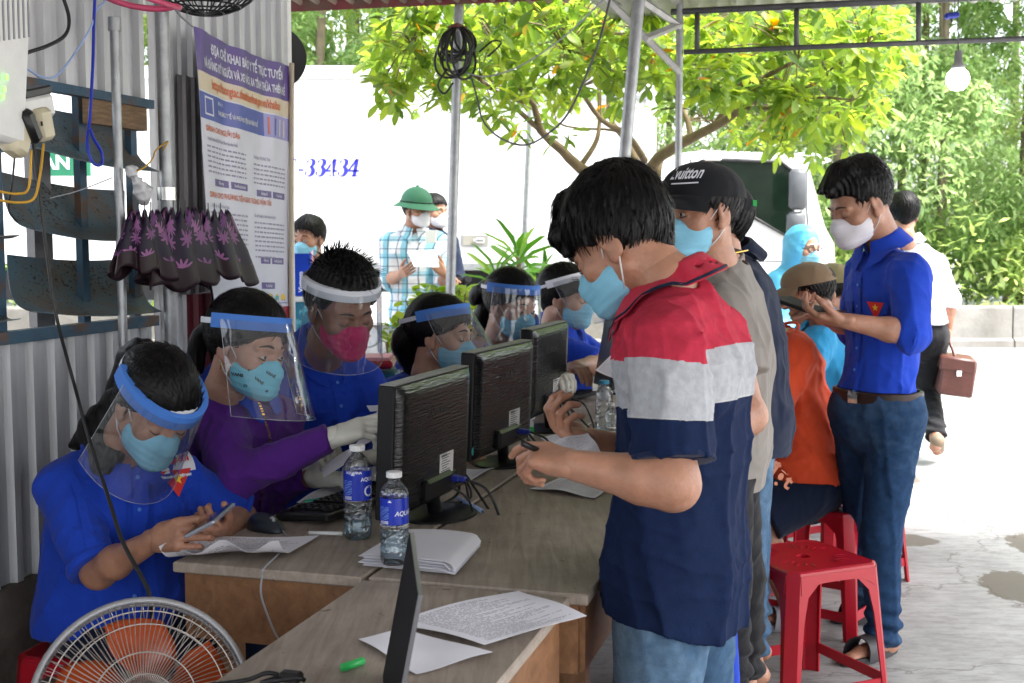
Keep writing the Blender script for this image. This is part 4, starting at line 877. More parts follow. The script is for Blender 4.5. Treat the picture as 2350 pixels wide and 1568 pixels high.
# ---- bottles
M['pet'] = clear_mat('clear_plastic_bottle', (.93, .96, .98), .22, .06, .5, 60)
M['water'] = clear_mat('bottled_water', (.80, .90, .95), .16, .02, .15, 30)
M['label_blue'] = mat('blue_bottle_label', (.012, .035, .42), .3, .08, 30); M['cap_white'] = mat('white_bottle_cap', (.75, .76, .76), .4, .02); M['cap_blue'] = mat('blue_bottle_cap', (.03, .28, .45), .4, .02)
M['white_ink'] = mat('white_print', (.75, .78, .85), .5, 0); M['pale_ink'] = mat('pale_blue_print', (.2, .35, .75), .5, 0)
def bottle(lab, base_px, top_px, level=.3, cap='cap_white', lw=(.42, .74), text=None, z=.75, slim=1, label=True, vis=(0, -1)):
 base = T(base_px[0], base_px[1], z); d = base.y; topz = P(top_px[0], top_px[1], d).z; H = topz-z; r = .032*slim*(H/.205 if H < .2 else 1); root = thing('water_bottle', lab, 'bottle', base, 'water bottles')
 prof = [(.0, .008), (r*.5, .004), (r*.85, .0), (r*.98, .012), (r, .03)]
 for k in range(4): y = .035+k*H*.07; prof += [(r, y), (r*.955, y+H*.02), (r*.955, y+H*.03), (r, y+H*.05)]
 prof += [(r, H*.40), (r*.97, H*.415), (r*.97, H*.735), (r, H*.75), (r*.92, H*.80), (r*.66, H*.86), (r*.42, H*.90), (r*.40, H*.925), (r*.47, H*.93), (r*.47, H*.937), (r*.38, H*.94), (r*.38, H*.96)]
 link('bottle_shell', MB().lathe(base, prof, 32, sq=lambda j, h: 1-.05*math.cos(j*2*math.pi*5)*(max(0, .02-h)/.02)), M['pet'], root, True)
 wl_ = H*level; wp = [(0, .01), (r*.8, .004), (r*.93, .015), (r*.95, .03), (r*.93, wl_*.6), (r*.95, wl_), (0, wl_)]
 link('water', MB().lathe(base, wp, 28), M['water'], root, True, angle=40)
 rc = r*.53; cp = MB(); cp.lathe(base+UP*(H*.94), [(rc, 0), (rc, H*.055), (rc*.93, H*.06), (0, H*.06)], 40, sq=lambda j, h: 1+.03*(1 if int(j*40) % 2 else -1)); link('cap', cp, M[cap], root, True, angle=30)
 if label:
  rl = r*.99; lb = link('label', MB().lathe(base, [(rl, H*lw[0]), (rl, H*lw[1])], 40), M['label_blue'], root, True)
  hh = H*(lw[1]-lw[0]); a0 = math.atan2(-1, -base.x/base.y*0)
  def wrap(off, yb, rr=rl*1.015): return lambda x, y: base+Vector((math.cos(a0+off+x/rr), math.sin(a0+off+x/rr), 0))*rr+UP*(H*lw[0]+yb+y)
  if text:
   prt = MB()
   for (tx, sz, off, yb, sh) in text:
    q = text_mesh(tx, sz, (0, 0, 0), (1, 0, 0), (0, 1, 0), .0003, wrap=wrap(off, yb), shear=sh); prt.add(q.v, q.f)
   link('label_print', prt, M['white_ink'], lb, fixn=False)
   l2 = MB(); w = wrap(0, 0)
   for k in range(9):
    y = hh*.22+k*hh*.055; pts = [w(-.033+x*.004, y) for x in range(7)]
    for q in range(6):
     if (q*7+k*3) % 5: l2.add([pts[q], pts[q+1], pts[q+1]+UP*hh*.022, pts[q]+UP*hh*.022], [(0, 1, 2, 3)])
   link('small_print', l2, M['pale_ink'], lb, fixn=False)
   l3 = MB()
   for k in range(12): a_, b_ = w(-.030+k*.0017, hh*.05), w(-.030+k*.0017+.0009, hh*.05); l3.add([a_, b_, b_+UP*hh*.12, a_+UP*hh*.12], [(0, 1, 2, 3)])
   link('barcode', l3, M['white_ink'], lb, fixn=False)
   mk = MB(); a_, b_, c_m = w(-.012, hh*.86), w(-.002, hh*.86), w(-.007, hh*.95); mk.add([a_, b_, c_m], [(0, 1, 2)]); link('mark', mk, M['white_ink'], lb, fixn=False)
 return root
bottle('taller clear water bottle with royal blue label, left of the two large bottles', (822, 1234), (815, 1021), .22, text=[('AQUAFINA', .0075, -.75, .062, 0), ('AQUAFINA', .012, .35, .045, 0), ('O', .035, .55, .01, 0)])
bottle('water bottle with blue label standing on the folded paper stack', (906, 1292), (906, 1082), .42, text=[('AQUAFINA', .013, .12, .02, .2), ('H', .006, -.62, .062, 0)], z=.765, lw=(.44, .73))
bottle('far clear bottle half full of blue-looking water beside the third monitor', (1306, 893), (1307, 770), .3, lw=(.30, .62), text=[('AQUAFINA', .01, 0, .03, 0)])
bottle('clear unlabelled bottle with a blue cap near the elbow of the polo man', (1386, 1005), (1383, 873), .12, cap='cap_blue', label=False)
bottle('small clear bottle with a white cap behind the polo sleeve', (1402, 1030), (1400, 925), .2, label=False, slim=.85)
# ---- pens and small things
def pen(lab, a, b, r, m_, cap=None, z=.757):
 A_, B2 = T(*a, z), T(*b, z); root = thing('pen', lab, 'pen', A_, 'pens'); d = B2-A_
 link('barrel', MB().tube([A_+d*.06, A_+d*.97, B2], [r, r, r*.5], 12), m_, root, True); link('tip', MB().tube([A_, A_+d*.06], [r*.25, r*.9], 10), M['steel'], root, True)
 n_ = (d.cross(UP)).normalized(); link('clip', MB().box(A_+d*.85+UP*(r*1.2), (r*.5, d.length*.22, .0012), rotm(n_, d.normalized(), n_.cross(d.normalized()))), cap or m_, root)
M['green_plastic'] = mat('translucent_green_plastic', (.04, .50, .30), .25, .05); M['green2'] = mat('green_plastic', (.03, .45, .10), .35, .05); M['pen_blue'] = mat('pale_blue_pen', (.35, .48, .80), .35, .05)
pen('translucent green pen lying on paper near the purple sleeve', (692, 1154), (796, 1139), .0062, M['green_plastic'])
pen('blue and white pen on the desk seam right of the nearest monitor foot', (1112, 1176), (1048, 1142), .005, M['pen_blue'], M['white_plastic'])
tag(link('green_cap', MB().tube([T(783, 1534, .759), T(786, 1533, .759), T(832, 1517, .759), T(834, 1516, .759)], [.003, .0065, .0065, .004], 12), M['green2'], loc=T(808, 1525), smooth=True), 'short green plastic pen cap on the nearest desk at the bottom', 'pen cap')
tag(link('white_rod', MB().tube([T(709, 1223, .757), T(786, 1225, .757)], .0045, 12), M['cap_white'], loc=T(745, 1223), smooth=True), 'slim white stick in front of the black keyboard edge', 'stick')
def small_box(lab, c, size, m_, rz=0, cat='box', name='small_box', extra=None):
 R = Matrix.Rotation(rz, 3, 'Z') @ rotm(BX, AX, UP); root = thing(name, lab, cat, c); link('carton', MB().box(c+UP*size[2]/2, size, R, bev=.002), m_, root)
 if extra: link('printed_band', MB().box(c+UP*size[2]*.5, (size[0]+.002, size[1]+.002, size[2]*.35), R), extra, root)
 return root
small_box('white and green carton behind the middle monitor cables', T(1200, 1000), (.07, .05, .05), M['label_white'], .3, extra=M['green2'])
small_box('small blue and white box on the far desk right of the cables', T(1340, 1008), (.10, .06, .022), M['label_white'], -.2, extra=M['cap_blue'])
small_box('blue white carton at the foot of the third monitor', T(1205, 965), (.06, .10, .035), M['label_white'], .1, extra=M['pen_blue'])
# ---- laptop standing open, seen edge-on, on the nearest desk
lp = thing('laptop', 'open laptop with a thin dark screen seen edge-on at the bottom centre', 'laptop', T(900, 1560, .751))
tf, tn = P(941, 1213, 1.86), P(960, 1378, 1.53); tn.z = tf.z = (tf.z+tn.z)/2
dz = .235; ln = Vector((-.045, .012, 0)); bf, bn = tf+ln-UP*dz, tn+ln-UP*dz
n_ = (tn-tf).cross(UP).normalized()
if n_.x < 0: n_ = -n_
m = MB(); m.prism([tf, tn, bn, bf], n_*.006); link('lid', m, mat('laptop_grey', (.16, .16, .17), .35, .05, metal=.5), lp)
m = MB(); m.prism([tf-n_*.0012, tn-n_*.0012, bn-n_*.0012, bf-n_*.0012], n_*.001); link('screen', m, mat('matt_dark_screen', (.008, .008, .01), .6, 0, spec=.08), lp)
dn_ = (bn-bf).normalized(); q = [bf-UP*.004, bn-UP*.004, bn-UP*.004-n_*.235, bf-UP*.004-n_*.235]
m = MB(); m.prism(q, -UP*.016); link('base', m, mat('laptop_base', (.42, .43, .46), .35, .05, metal=.6), lp)
kbm = MB(); c = (q[0]+q[1]+q[2]+q[3])/4
for r_ in range(5):
 for k in range(13): kbm.box(c+dn_*(-.13+.0205*k)+n_*(.02+.0*r_-.022*r_+.03)+UP*.001, (.017, .016, .003), rotm(dn_, n_, dn_.cross(n_)))
link('keys', kbm, M['black_plastic'], lp)
cb = bez([T(420, 1580, .76), T(560, 1562, .765), T(610, 1545, .775), T(640, 1552, .77), T(600, 1568, .765), T(680, 1556, .78), T(700, 1562, .775)], 40)
tag(link('charger_cable', MB().tube(cb, .0035, 6), M['black_rubber'], loc=cb[5], smooth=True), 'tangled black cable at the bottom edge left of the laptop', 'cable')
cp = [T(640, 1565, .77)+UP*.0, T(665, 1548, .785), T(690, 1560, .78)]
tag(link('cable_clip', MB().box(T(668, 1553, .778), (.035, .02, .016), rotm(BX, AX, UP), bev=.004), M['black_plastic'], loc=T(668, 1553, .778)), 'small black connector block on the cable beside the laptop', 'connector')
# ============================================================ PEOPLE: implicit surfaces
def npv(p): return np.array(tuple(p), dtype=np.float64)
class SDF:
 def __init__(s, vox=.006, k=.02): s.v, s.k, s.P, s.C = vox, k, [], []
 def cap(s, a, b, ra, rb, flat=1, lat=None, k=None, cut=None, op='u', hollow=0):
  s.P.append(('c', npv(a), npv(b), ra, rb, flat, None if lat is None else npv(lat), s.k if k is None else k, cut, op, hollow)); return s
 def ell(s, c, rad, R=None, k=None, op='u'):
  s.P.append(('e', npv(c), np.array(rad, float), np.eye(3) if R is None else np.array(R, float), s.k if k is None else k, op)); return s
 def cutf(s, fn): s.C.append(fn); return s
 def mesh(s, disp=None, pad=.02):
  lo = np.full(3, 1e9); hi = -lo
  for p in s.P:
   if p[-2 if p[0] == 'c' else -1] in ('s',): continue
   if p[0] == 'c': m_ = max(p[3], p[4]); lo = np.minimum(lo, np.minimum(p[1], p[2])-m_); hi = np.maximum(hi, np.maximum(p[1], p[2])+m_)
   else: m_ = p[2].max(); lo = np.minimum(lo, p[1]-m_); hi = np.maximum(hi, p[1]+m_)
  lo -= pad; hi += pad; v = s.v; n = np.ceil((hi-lo)/v).astype(int)+1
  D = np.full(n, .2, np.float32); ax = [lo[i]+v*np.arange(n[i]) for i in range(3)]
  for p in s.P:
   if p[0] == 'c': _, a, b, ra, rb, fl, lat, k, cut, op, hol = p; m_ = max(ra, rb)+2*k+3*v; l, h = np.minimum(a, b)-m_, np.maximum(a, b)+m_
   else: _, c, rad, R, k, op = p; m_ = rad.max()+2*k+3*v; l, h = c-m_, c+m_
   i0 = np.clip(((l-lo)/v).astype(int), 0, n); i1 = np.clip(((h-lo)/v).astype(int)+1, 0, n)
   if (i1 <= i0).any(): continue
   sl = tuple(slice(i0[i], i1[i]) for i in range(3))
   X_, Y_, Z_ = ax[0][sl[0]][:, None, None], ax[1][sl[1]][None, :, None], ax[2][sl[2]][None, None, :]
   if p[0] == 'c':
    d = b-a; L_ = max(np.linalg.norm(d), 1e-6); u = d/L_
    x, y, z = X_-a[0], Y_-a[1], Z_-a[2]; t = x*u[0]+y*u[1]+z*u[2]; tc = np.clip(t/L_, 0, 1)
    qx, qy, qz = x-tc*d[0], y-tc*d[1], z-tc*d[2]
    if lat is not None and fl != 1:
     dp = np.cross(u, lat); dp /= np.linalg.norm(dp); w = qx*dp[0]+qy*dp[1]+qz*dp[2]; g = (1/fl-1)*w
     qx, qy, qz = qx+g*dp[0], qy+g*dp[1], qz+g*dp[2]
    r = ra+(rb-ra)*tc; q = np.sqrt(qx*qx+qy*qy+qz*qz)-r
    if fl != 1: q = q*(fl if fl < 1 else 1)**.5
    if cut is not None:      # flat end at b (cut=1) or both ends (2)
     q = np.maximum(q, t-L_)
     if cut == 2: q = np.maximum(q, -t)
     if hollow_ok(hol): q = np.maximum(q, -np.maximum(q+hol, (L_-hol*6)-t))
   else:
    x, y, z = X_-c[0], Y_-c[1], Z_-c[2]; Rr = R
    a_ = (x*Rr[0, 0]+y*Rr[1, 0]+z*Rr[2, 0])/rad[0]; b_ = (x*Rr[0, 1]+y*Rr[1, 1]+z*Rr[2, 1])/rad[1]; c_2 = (x*Rr[0, 2]+y*Rr[1, 2]+z*Rr[2, 2])/rad[2]
    q = np.sqrt(a_*a_+b_*b_+c_2*c_2); q = (q-1)*rad.min()*np.where(q > 0, 1, 1)
   o = D[sl]
   if op == 'u': h_ = np.maximum(k-np.abs(o-q), 0)/k if k > 0 else 0; D[sl] = np.minimum(o, q)-h_*h_*k*.25
   else: q = -q; h_ = np.maximum(k-np.abs(o-q), 0)/k if k > 0 else 0; D[sl] = np.maximum(o, q)+h_*h_*k*.25
  if disp is not None or s.C:
   idx = np.argwhere(D < .05 if s.C else np.abs(D) < .03); pts = lo+idx*v; d = D[idx[:, 0], idx[:, 1], idx[:, 2]]
   if disp is not None: d = d+disp(pts)
   for f in s.C: d = np.maximum(d, f(pts))
   D[idx[:, 0], idx[:, 1], idx[:, 2]] = d
  return surfnet(D, lo, v)
def hollow_ok(h): return False
def surfnet(D, lo, v):
 S = D < 0; n = np.array(D.shape); c = np.zeros(n-1, np.int8)
 for i in (0, 1):
  for j in (0, 1):
   for k in (0, 1): c += S[i:n[0]-1+i, j:n[1]-1+j, k:n[2]-1+k]
 act = np.argwhere((c > 0) & (c < 8));
 if len(act) == 0: return np.zeros((0, 3)), np.zeros((0, 4), int)
 cor = np.array([(i, j, k) for i in (0, 1) for j in (0, 1) for k in (0, 1)])
 val = np.stack([D[act[:, 0]+q[0], act[:, 1]+q[1], act[:, 2]+q[2]] for q in cor], 1)
 acc = np.zeros((len(act), 3)); cnt = np.zeros(len(act))
 for a in range(8):
  for b in range(a+1, 8):
   if np.abs(cor[a]-cor[b]).sum() != 1: continue
   va, vb = val[:, a], val[:, b]; m_ = (va < 0) != (vb < 0); t = np.where(m_, va/np.where(m_, va-vb, 1), 0)
   acc += np.where(m_[:, None], cor[a]+t[:, None]*(cor[b]-cor[a]), 0); cnt += m_
 V = lo+(act+acc/cnt[:, None])*v
 ix = np.full(n-1, -1, np.int64); ix[act[:, 0], act[:, 1], act[:, 2]] = np.arange(len(act)); F_ = []
 for a in range(3):
  b, c2 = (a+1) % 3, (a+2) % 3
  s0 = [slice(None)]*3; s1 = [slice(None)]*3; s0[a] = slice(0, n[a]-1); s1[a] = slice(1, n[a])
  A, B_ = S[tuple(s0)], S[tuple(s1)]; e = np.argwhere(A != B_); e = e[(e[:, b] > 0) & (e[:, c2] > 0) & (e[:, b] < n[b]-1) & (e[:, c2] < n[c2]-1)]
  if not len(e): continue
  g = lambda db, dc: ix[tuple((e[:, q]-(db if q == b else dc if q == c2 else 0)) for q in range(3))]
  q = np.stack([g(1, 1), g(0, 1), g(0, 0), g(1, 0)], 1); fl = ~A[e[:, 0], e[:, 1], e[:, 2]]; q[fl] = q[fl][:, ::-1]; F_.append(q)
 F_ = np.concatenate(F_); F_ = F_[(F_ >= 0).all(1)]
 return V, F_
def cat(*ms):
 V = []; F_ = []; o = 0
 for v, f in ms: V.append(v); F_.append(f+o); o += len(v)
 return np.concatenate(V), np.concatenate(F_)
def folds(seed, amp, freq=14, zs=.5, n=3, lo=.33):
 r = np.random.RandomState(seed); K = []
 for i in range(n):
  k = r.normal(size=3); k[2] *= zs; k *= freq*(1+.45*i)/np.linalg.norm(k); k2 = r.normal(size=3)*freq*.5; K.append((k, k2, r.uniform(0, 6), r.uniform(0, 6), 1/(1+.5*i)))
 tot = sum(q[4] for q in K)
 def f(p):
  a = 0
  for k, k2, p1, p2, w in K:
   q = p@k+p1+1.6*np.sin(p@k2+p2); a = a+w*(1-np.abs(np.sin(q)))**2.4
  return -amp*(a/tot-lo)
 return f
def frame(f, u=UP):
 """columns: right, forward, up"""
 f = Vector(f).normalized(); r = f.cross(Vector(u)).normalized(); return rotm(r, f, r.cross(f))
def aim(yaw_vec, pitch, roll=0):
 f = Vector((yaw_vec[0], yaw_vec[1], 0)).normalized(); r = f.cross(UP); R = rotm(r, f, UP)
 return R @ Matrix.Rotation(math.radians(-pitch), 3, 'X') @ Matrix.Rotation(math.radians(roll), 3, 'Y')
# ---- head in its own frame: x = its right, y = forward, z = up, origin between the ears
def make_head(fem=False):
 h = SDF(.0034, .012); w = .95 if fem else 1
 h.ell((0, -.014, .036), (.074*w, .094, .086)); h.ell((0, .028, -.022), (.059*w, .062, .080), k=.02)
 for s in (-1, 1):
  h.cap((s*.050*w, .0, -.052), (s*.012, .062, -.094), .020, .015, k=.02); h.ell((s*.044*w, .056, -.022), (.022, .022, .022), k=.02)
  h.cap((s*.012, .082, .020), (s*.042, .070, .018), .010, .008, k=.012)
  h.ell((s*.031, .090, .001), (.017, .010, .010), k=.012, op='s')
  h.ell((s*.031, .0735, -.001), (.0150, .0125, .0125), k=.004)
  h.ell((s*.012, .096, -.035), (.009, .009, .008), k=.006)
  R = Matrix.Rotation(math.radians(-14), 3, 'X')
  h.ell((s*.077*w, -.006, -.004), (.008, .018, .032), R, k=.006); h.ell((s*.086*w, -.003, .002), (.006, .010, .017), R, k=.005, op='s'); h.ell((s*.075*w, .003, -.030), (.007, .009, .011), k=.006)
 h.ell((0, .066, -.092), (.021, .019, .018), k=.02)
 h.cap((0, .083, .006), (0, .103, -.030), .008, .0115, k=.01); h.ell((0, .085, -.062), (.022, .010, .0075), k=.006); h.ell((0, .083, -.071), (.018, .010, .007), k=.006)
 h.cap((0, -.02, -.03), (0, -.035, -.12), .056*w, .052*w, k=.02)
 return h.mesh()
HEADS = {f: make_head(f) for f in (False, True)}
def make_mask(full=True):
 h = SDF(.0038, .012)
 h.ell((0, .034, -.050), (.064, .068, .060)); h.cap((0, .084, -.010), (0, .098, -.036), .013, .022, k=.03); h.ell((0, .085, -.085), (.032, .026, .022), k=.03)
 h.cutf(lambda p: .018-p[:, 1]+.02*(np.abs(p[:, 2]+.05)/.05)**2*.3); h.cutf(lambda p: p[:, 2]-(-.010-.012*(np.abs(p[:, 0])/.03)**1.2+.006)); h.cutf(lambda p: (-.108-p[:, 2])+.25*np.maximum(0, .06-p[:, 1]))
 def pleat(p): return .0016*np.abs(((p[:, 2]*62) % 1)-.5)*2*(np.abs(p[:, 1]) > 0)-.0008
 return h.mesh(pleat)
MASK = make_mask()
def xf(VF, R, t, s=1): return (VF[0]*s)@np.array(R).T+npv(t), VF[1]
M['skin'] = mat('warm_skin', (.38, .188, .118), .42, .15, 26, .22, 110, spec=.45, col2=(.24, .10, .06), c2s=6, c2t=(.5, .75), sss=.08)
M['skin_fair'] = mat('fair_skin', (.45, .25, .172), .44, .10, 26, .16, 110, spec=.4, col2=(.38, .18, .13), c2s=6, c2t=(.5, .75), sss=.08)
M['skin_dark'] = mat('tanned_skin', (.28, .132, .08), .48, .10, 14, .12, 160, spec=.35, sss=.08)
M['hair'] = mat('black_hair', (.003, .0026, .0026), .40, .25, 60, .3, 90, spec=.18, stretch=(1, 1, .25))
M['brow'] = mat('dark_brow', (.03, .02, .017), .7, 0)
M['eye_white'] = mat('eye_white', (.62, .58, .54), .25, 0); M['iris'] = mat('dark_iris', (.02, .012, .008), .1, 0)
def cloth(name, c, bump=.25, rough=.8, var=.1, **kw): return mat(name, c, rough, var, 6, bump, 260, spec=.15, sheen=.08, wr=.55, **kw)
M['blue_shirt'] = cloth('royal_blue_cotton', (.012, .052, .44)); M['purple'] = cloth('purple_fleece', (.085, .018, .21)); M['navy'] = cloth('navy_cotton', (.006, .012, .034)); M['grey_tee'] = cloth('taupe_grey_jersey', (.225, .205, .185))
M['orange'] = cloth('orange_jersey', (.72, .085, .03)); M['teal_shirt'] = cloth('teal_blue_cotton', (.02, .22, .42)); M['white_shirt'] = cloth('white_cotton', (.66, .66, .72)); M['black_cloth'] = cloth('black_cloth', (.010, .010, .012)); M['ppe'] = mat('thin_blue_gown', (.10, .45, .75), .5, .1, 8, .3, 40)
M['khaki'] = cloth('khaki_cotton', (.18, .125, .075)); M['olive'] = cloth('olive_cotton', (.20, .17, .08)); M['black_cap'] = cloth('black_cap_twill', (.008, .009, .011))
M['denim'] = mat('blue_denim', (.015, .042, .10), .85, .2, 40, .35, 420, spec=.12, col2=(.08, .14, .23), c2s=2.6, c2t=(.48, .8), wr=.6); M['denim_light'] = mat('washed_denim', (.05, .10, .175), .85, .2, 40, .35, 420, spec=.12, col2=(.13, .21, .30), c2s=3, wr=.6)
M['mask_blue'] = mat('pale_blue_mask', (.22, .50, .66), .75, .05, 20, .12, 60, spec=.1); M['mask_white'] = mat('white_mask', (.70, .68, .72), .75, .04, 20, .12, 60, spec=.1); M['mask_pink'] = cloth('magenta_cloth_mask', (.55, .015, .13)); M['mask_print'] = mat('printed_aqua_mask', (.16, .52, .66), .75, .04)
M['loop'] = mat('white_elastic', (.7, .7, .7), .7, 0); M['foam_blue'] = mat('blue_foam_band', (.06, .20, .62), .7, .05); M['foam_white'] = mat('white_foam_band', (.72, .74, .80), .6, .04)
M['visor'] = clear_mat('clear_visor_film', (.95, .97, .99), .17, .05, .45, 9, .03); M['glove'] = mat('white_latex', (.66, .65, .58), .42, .05, 30, .25, 60, spec=.4, sss=.05)
M['gold'] = mat('gold', (.8, .5, .12), .25, 0, metal=1); M['silver'] = mat('silver', (.8, .8, .8), .2, 0, metal=1); M['belt'] = mat('dark_brown_belt', (.03, .014, .01), .4, .1)
M['red_badge'] = mat('red_badge', (.62, .02, .015), .6, 0); M['yellow_badge'] = mat('yellow_star', (.85, .55, .03), .6, 0); M['helmet_green'] = mat('green_pith_helmet', (.03, .14, .075), .65, .08)
def hairline(y): return np.interp(y, [-.13, -.09, -.06, -.03, -.006, .006, .03, .05, .075, .1], [-.075, -.072, -.06, -.045, -.03, .004, .012, .045, .062, .066])
def make_hair(kind, seed=1, vol=1.0):
 h = SDF(.0045, .018); e = .012*vol
 h.ell((0, -.015, .040), (.076+e, .096+e, .086+e*1.2)); h.cap((0, -.055, .0), (0, -.06, -.045), .052, .035, k=.02)
 f0 = .0
 if kind == 'fringe': h.cap((.03, .03, .115), (-.03, .085, .075), .03, .020); h.cap((-.01, .075, .085), (-.045, .088, .035), .020, .006); h.cap((.0, .04, .12), (.05, .06, .07), .03, .022); h.ell((0, -.035, .07), (.088, .085, .075))
 if kind == 'quiff': h.cap((-.04, .02, .115), (-.03, .098, .085), .028, .010); h.cap((.04, .02, .115), (.03, .098, .085), .028, .010); h.cap((0, .02, .12), (0, .105, .088), .030, .011); h.ell((0, -.03, .075), (.078, .085, .068))
 if kind == 'spiky': h.ell((0, .0, .085), (.075, .085, .062)); h.cap((.03, .07, .085), (-.03, .07, .085), .018, .018)
 if kind in ('tied', 'bun'): h.ell((0, -.105, .02), (.030, .028, .030)) if kind == 'bun' else h.cap((0, -.09, .05), (0, -.12, .0), .022, .026)
 def cutline(p):
  z0 = hairline(p[:, 1])
  if kind in ('tied', 'bun', 'long'): z0 = np.minimum(z0, np.interp(p[:, 1], [-.13, -.06, -.0, .004, .03, .1], [-.09, -.08, -.035, .0, .012, .066]))
  r_ = (z0-p[:, 2])*.75
  return np.maximum(r_, p[:, 2]-.052) if kind == 'cap' else r_
 if kind in ('fringe',):
  h.cutf(lambda p: np.where((p[:, 1] > .045) & (p[:, 2] > .03) & (p[:, 0] < .02), -1, (hairline(p[:, 1])-p[:, 2])*.75))
 elif kind in ('quiff', 'spiky'): h.cutf(lambda p: np.where((p[:, 1] > .07) & (p[:, 2] > .058), -1, (hairline(p[:, 1])-p[:, 2])*.75))
 else: h.cutf(cutline)
 rs_ = np.random.RandomState(seed)
 def st(p): a = np.arctan2(p[:, 0], p[:, 1]+.02); return -.0022*np.sin(a*38+6*np.sin(p[:, 2]*30+seed))*(1 if kind not in ('tied', 'bun') else .5)-.002*np.sin(p[:, 0]*70+p[:, 1]*40+seed)
 def st2(p):
  z0 = hairline(p[:, 1]); m_ = np.clip(1-(p[:, 2]-z0)/.05, 0, 1)*(p[:, 1] < .03)
  return st(p)+(.0105*m_**1.3 if kind not in ('tied', 'bun') else .004*m_)+(.006*np.clip(1-(p[:, 2]-z0)/.10, 0, 1)*(p[:, 1] < .04) if kind == 'quiff' else 0)
 V, F_ = h.mesh(st2)
 from mathutils.bvhtree import BVHTree
 n = {'spiky': 1500, 'fringe': 2200, 'quiff': 1300}.get(kind, 900); c = np.array([0, -.02, .03]); ids = rs_.randint(0, len(V), n); SV = []; SF = []
 whorl = np.array([0.01, -.075, .11])
 for i in ids:
  p = V[i].copy()
  if p[1] < .03 and p[2] < hairline(p[1])+.016: continue
  if (kind == 'cap' and p[2] > .03) or (kind == 'quiff' and p[1] > .045) or (kind == 'spiky' and .025 < p[2] < .10): continue
  nr = (p-c); nr /= np.linalg.norm(nr); d = p-whorl; d -= nr*d.dot(nr)
  if kind in ('tied', 'bun', 'long'): d = -(p-np.array([0, .12, .06])); d = np.array([0, -.11, .0])-p; d -= nr*d.dot(nr)
  if kind == 'spiky' and p[2] > .05: d = nr*1.2+d*.6/max(1e-4, np.linalg.norm(d))+rs_.normal(0, .25, 3)
  ld = np.linalg.norm(d);
  if ld < 1e-4: continue
  d /= ld; L_ = rs_.uniform(.018, .042)*{'spiky': .75, 'quiff': .5, 'fringe': .85}.get(kind, .8); sd_ = np.cross(nr, d); ls = np.linalg.norm(sd_)
  if ls < 1e-4: continue
  sd_ /= ls
  w = rs_.uniform(.0009, .0019); p = p+nr*.0005; o = len(SV)
  lift = rs_.uniform(.0, .12) if kind in ('fringe', 'quiff') else rs_.uniform(0, .05)
  for q, ww in ((0, 1), (.35, 1), (.7, .7), (1, .15)):
   a = p+d*L_*q+nr*(L_*lift*q+.0015-(.5*L_*L_/.1)*q*q if kind != 'spiky' else .0015); a = a+sd_*rs_.normal(0, .0008)
   if kind != 'spiky':   # stay on the head
    pass
   SV += [a-sd_*w*ww, a+sd_*w*ww]
  for q in range(3): SF.append((o+2*q, o+2*q+1, o+2*q+3, o+2*q+2))
 return cat((V, F_), (np.array(SV), np.array(SF)))
HAIRS = {}
def hand_mesh(w, d, n, s, curl=.5, spread=.06, thumb=(.6, .5, .3), k=1, vox=.0028, off=0, curls=None, tc=.5):
 """w wrist, d toward the fingers, n = palm normal (side the fingers curl to), s = thumb side"""
 d = Vector(d).normalized(); n = (Vector(n)-d*Vector(n).dot(d)).normalized(); s_ = d.cross(n)
 if s_.dot(Vector(s)) < 0: s_ = -s_
 s = s_; w = Vector(w); h = SDF(vox, .007*k)
 pt = lambda a, b_, c: w+(d*a+s*b_+n*c)*k
 h.cap(pt(-.02, 0, 0), pt(.01, 0, 0), (.026+off)*k, (.027+off)*k, .75, s)
 for b0, b1 in ((.020, .028), (.004, .010), (-.010, -.009), (-.020, -.026)): h.cap(pt(.012, b0*.75, 0), pt(.078-.004*abs(b1)/.01, b1, 0), (.0145+off)*k, (.0115+off)*k, 1, k=.012*k)
 h.ell(pt(.035, .018, .010), (.017*k, .017*k, .015*k), k=.012*k); h.ell(pt(.04, -.018, .008), (.022*k, .012*k, .012*k), np.array(rotm(d, s, n)), k=.012*k)
 lens = [(.040, .024, .020), (.044, .028, .021), (.041, .026, .021), (.032, .020, .018)]
 for i, (b1, L_) in enumerate(zip((.027, .009, -.009, -.026), lens)):
  base = pt(.080-(.003 if i != 1 else 0)-(.006 if i == 3 else 0), b1, 0); c = (curls[i] if curls else curl*(1+.1*i)); a = 0; p = base; r = (.0088, .0090, .0086, .0076)[i]+off
  sp = s*spread*(1.5-i)
  for j, l in enumerate(L_):
   a += c*(1.0, 1.15, .8)[j]; dv = (d*math.cos(a)+n*math.sin(a)+sp*math.cos(a)).normalized(); q = p+dv*l*k
   h.cap(p, q, r*k*(1-.07*j), r*k*(.93-.07*j)*(.92 if j == 2 else 1), k=.0035*k); p = q
 t0 = pt(.018, .022, .004); td = (d*thumb[0]+s*thumb[1]+n*thumb[2]).normalized(); t1 = t0+td*.042*k; t2d = (td+d*.3*tc+(-s)*.35*tc+n*.35*tc).normalized(); t2 = t1+t2d*.030*k; t3 = t2+(t2d+(-s)*.3*tc).normalized()*.022*k
 h.cap(t0, t1, (.0150+off)*k, (.0115+off)*k, k=.009*k); h.cap(t1, t2, (.0112+off)*k, (.0100+off)*k, k=.004*k); h.cap(t2, t3, (.0102+off)*k, (.0082+off)*k, k=.004*k)
 return h.mesh(pad=.012)
def bvh_of(VF):
 from mathutils.bvhtree import BVHTree
 return BVHTree.FromPolygons([tuple(v) for v in VF[0]], [tuple(int(i) for i in f) for f in VF[1]])
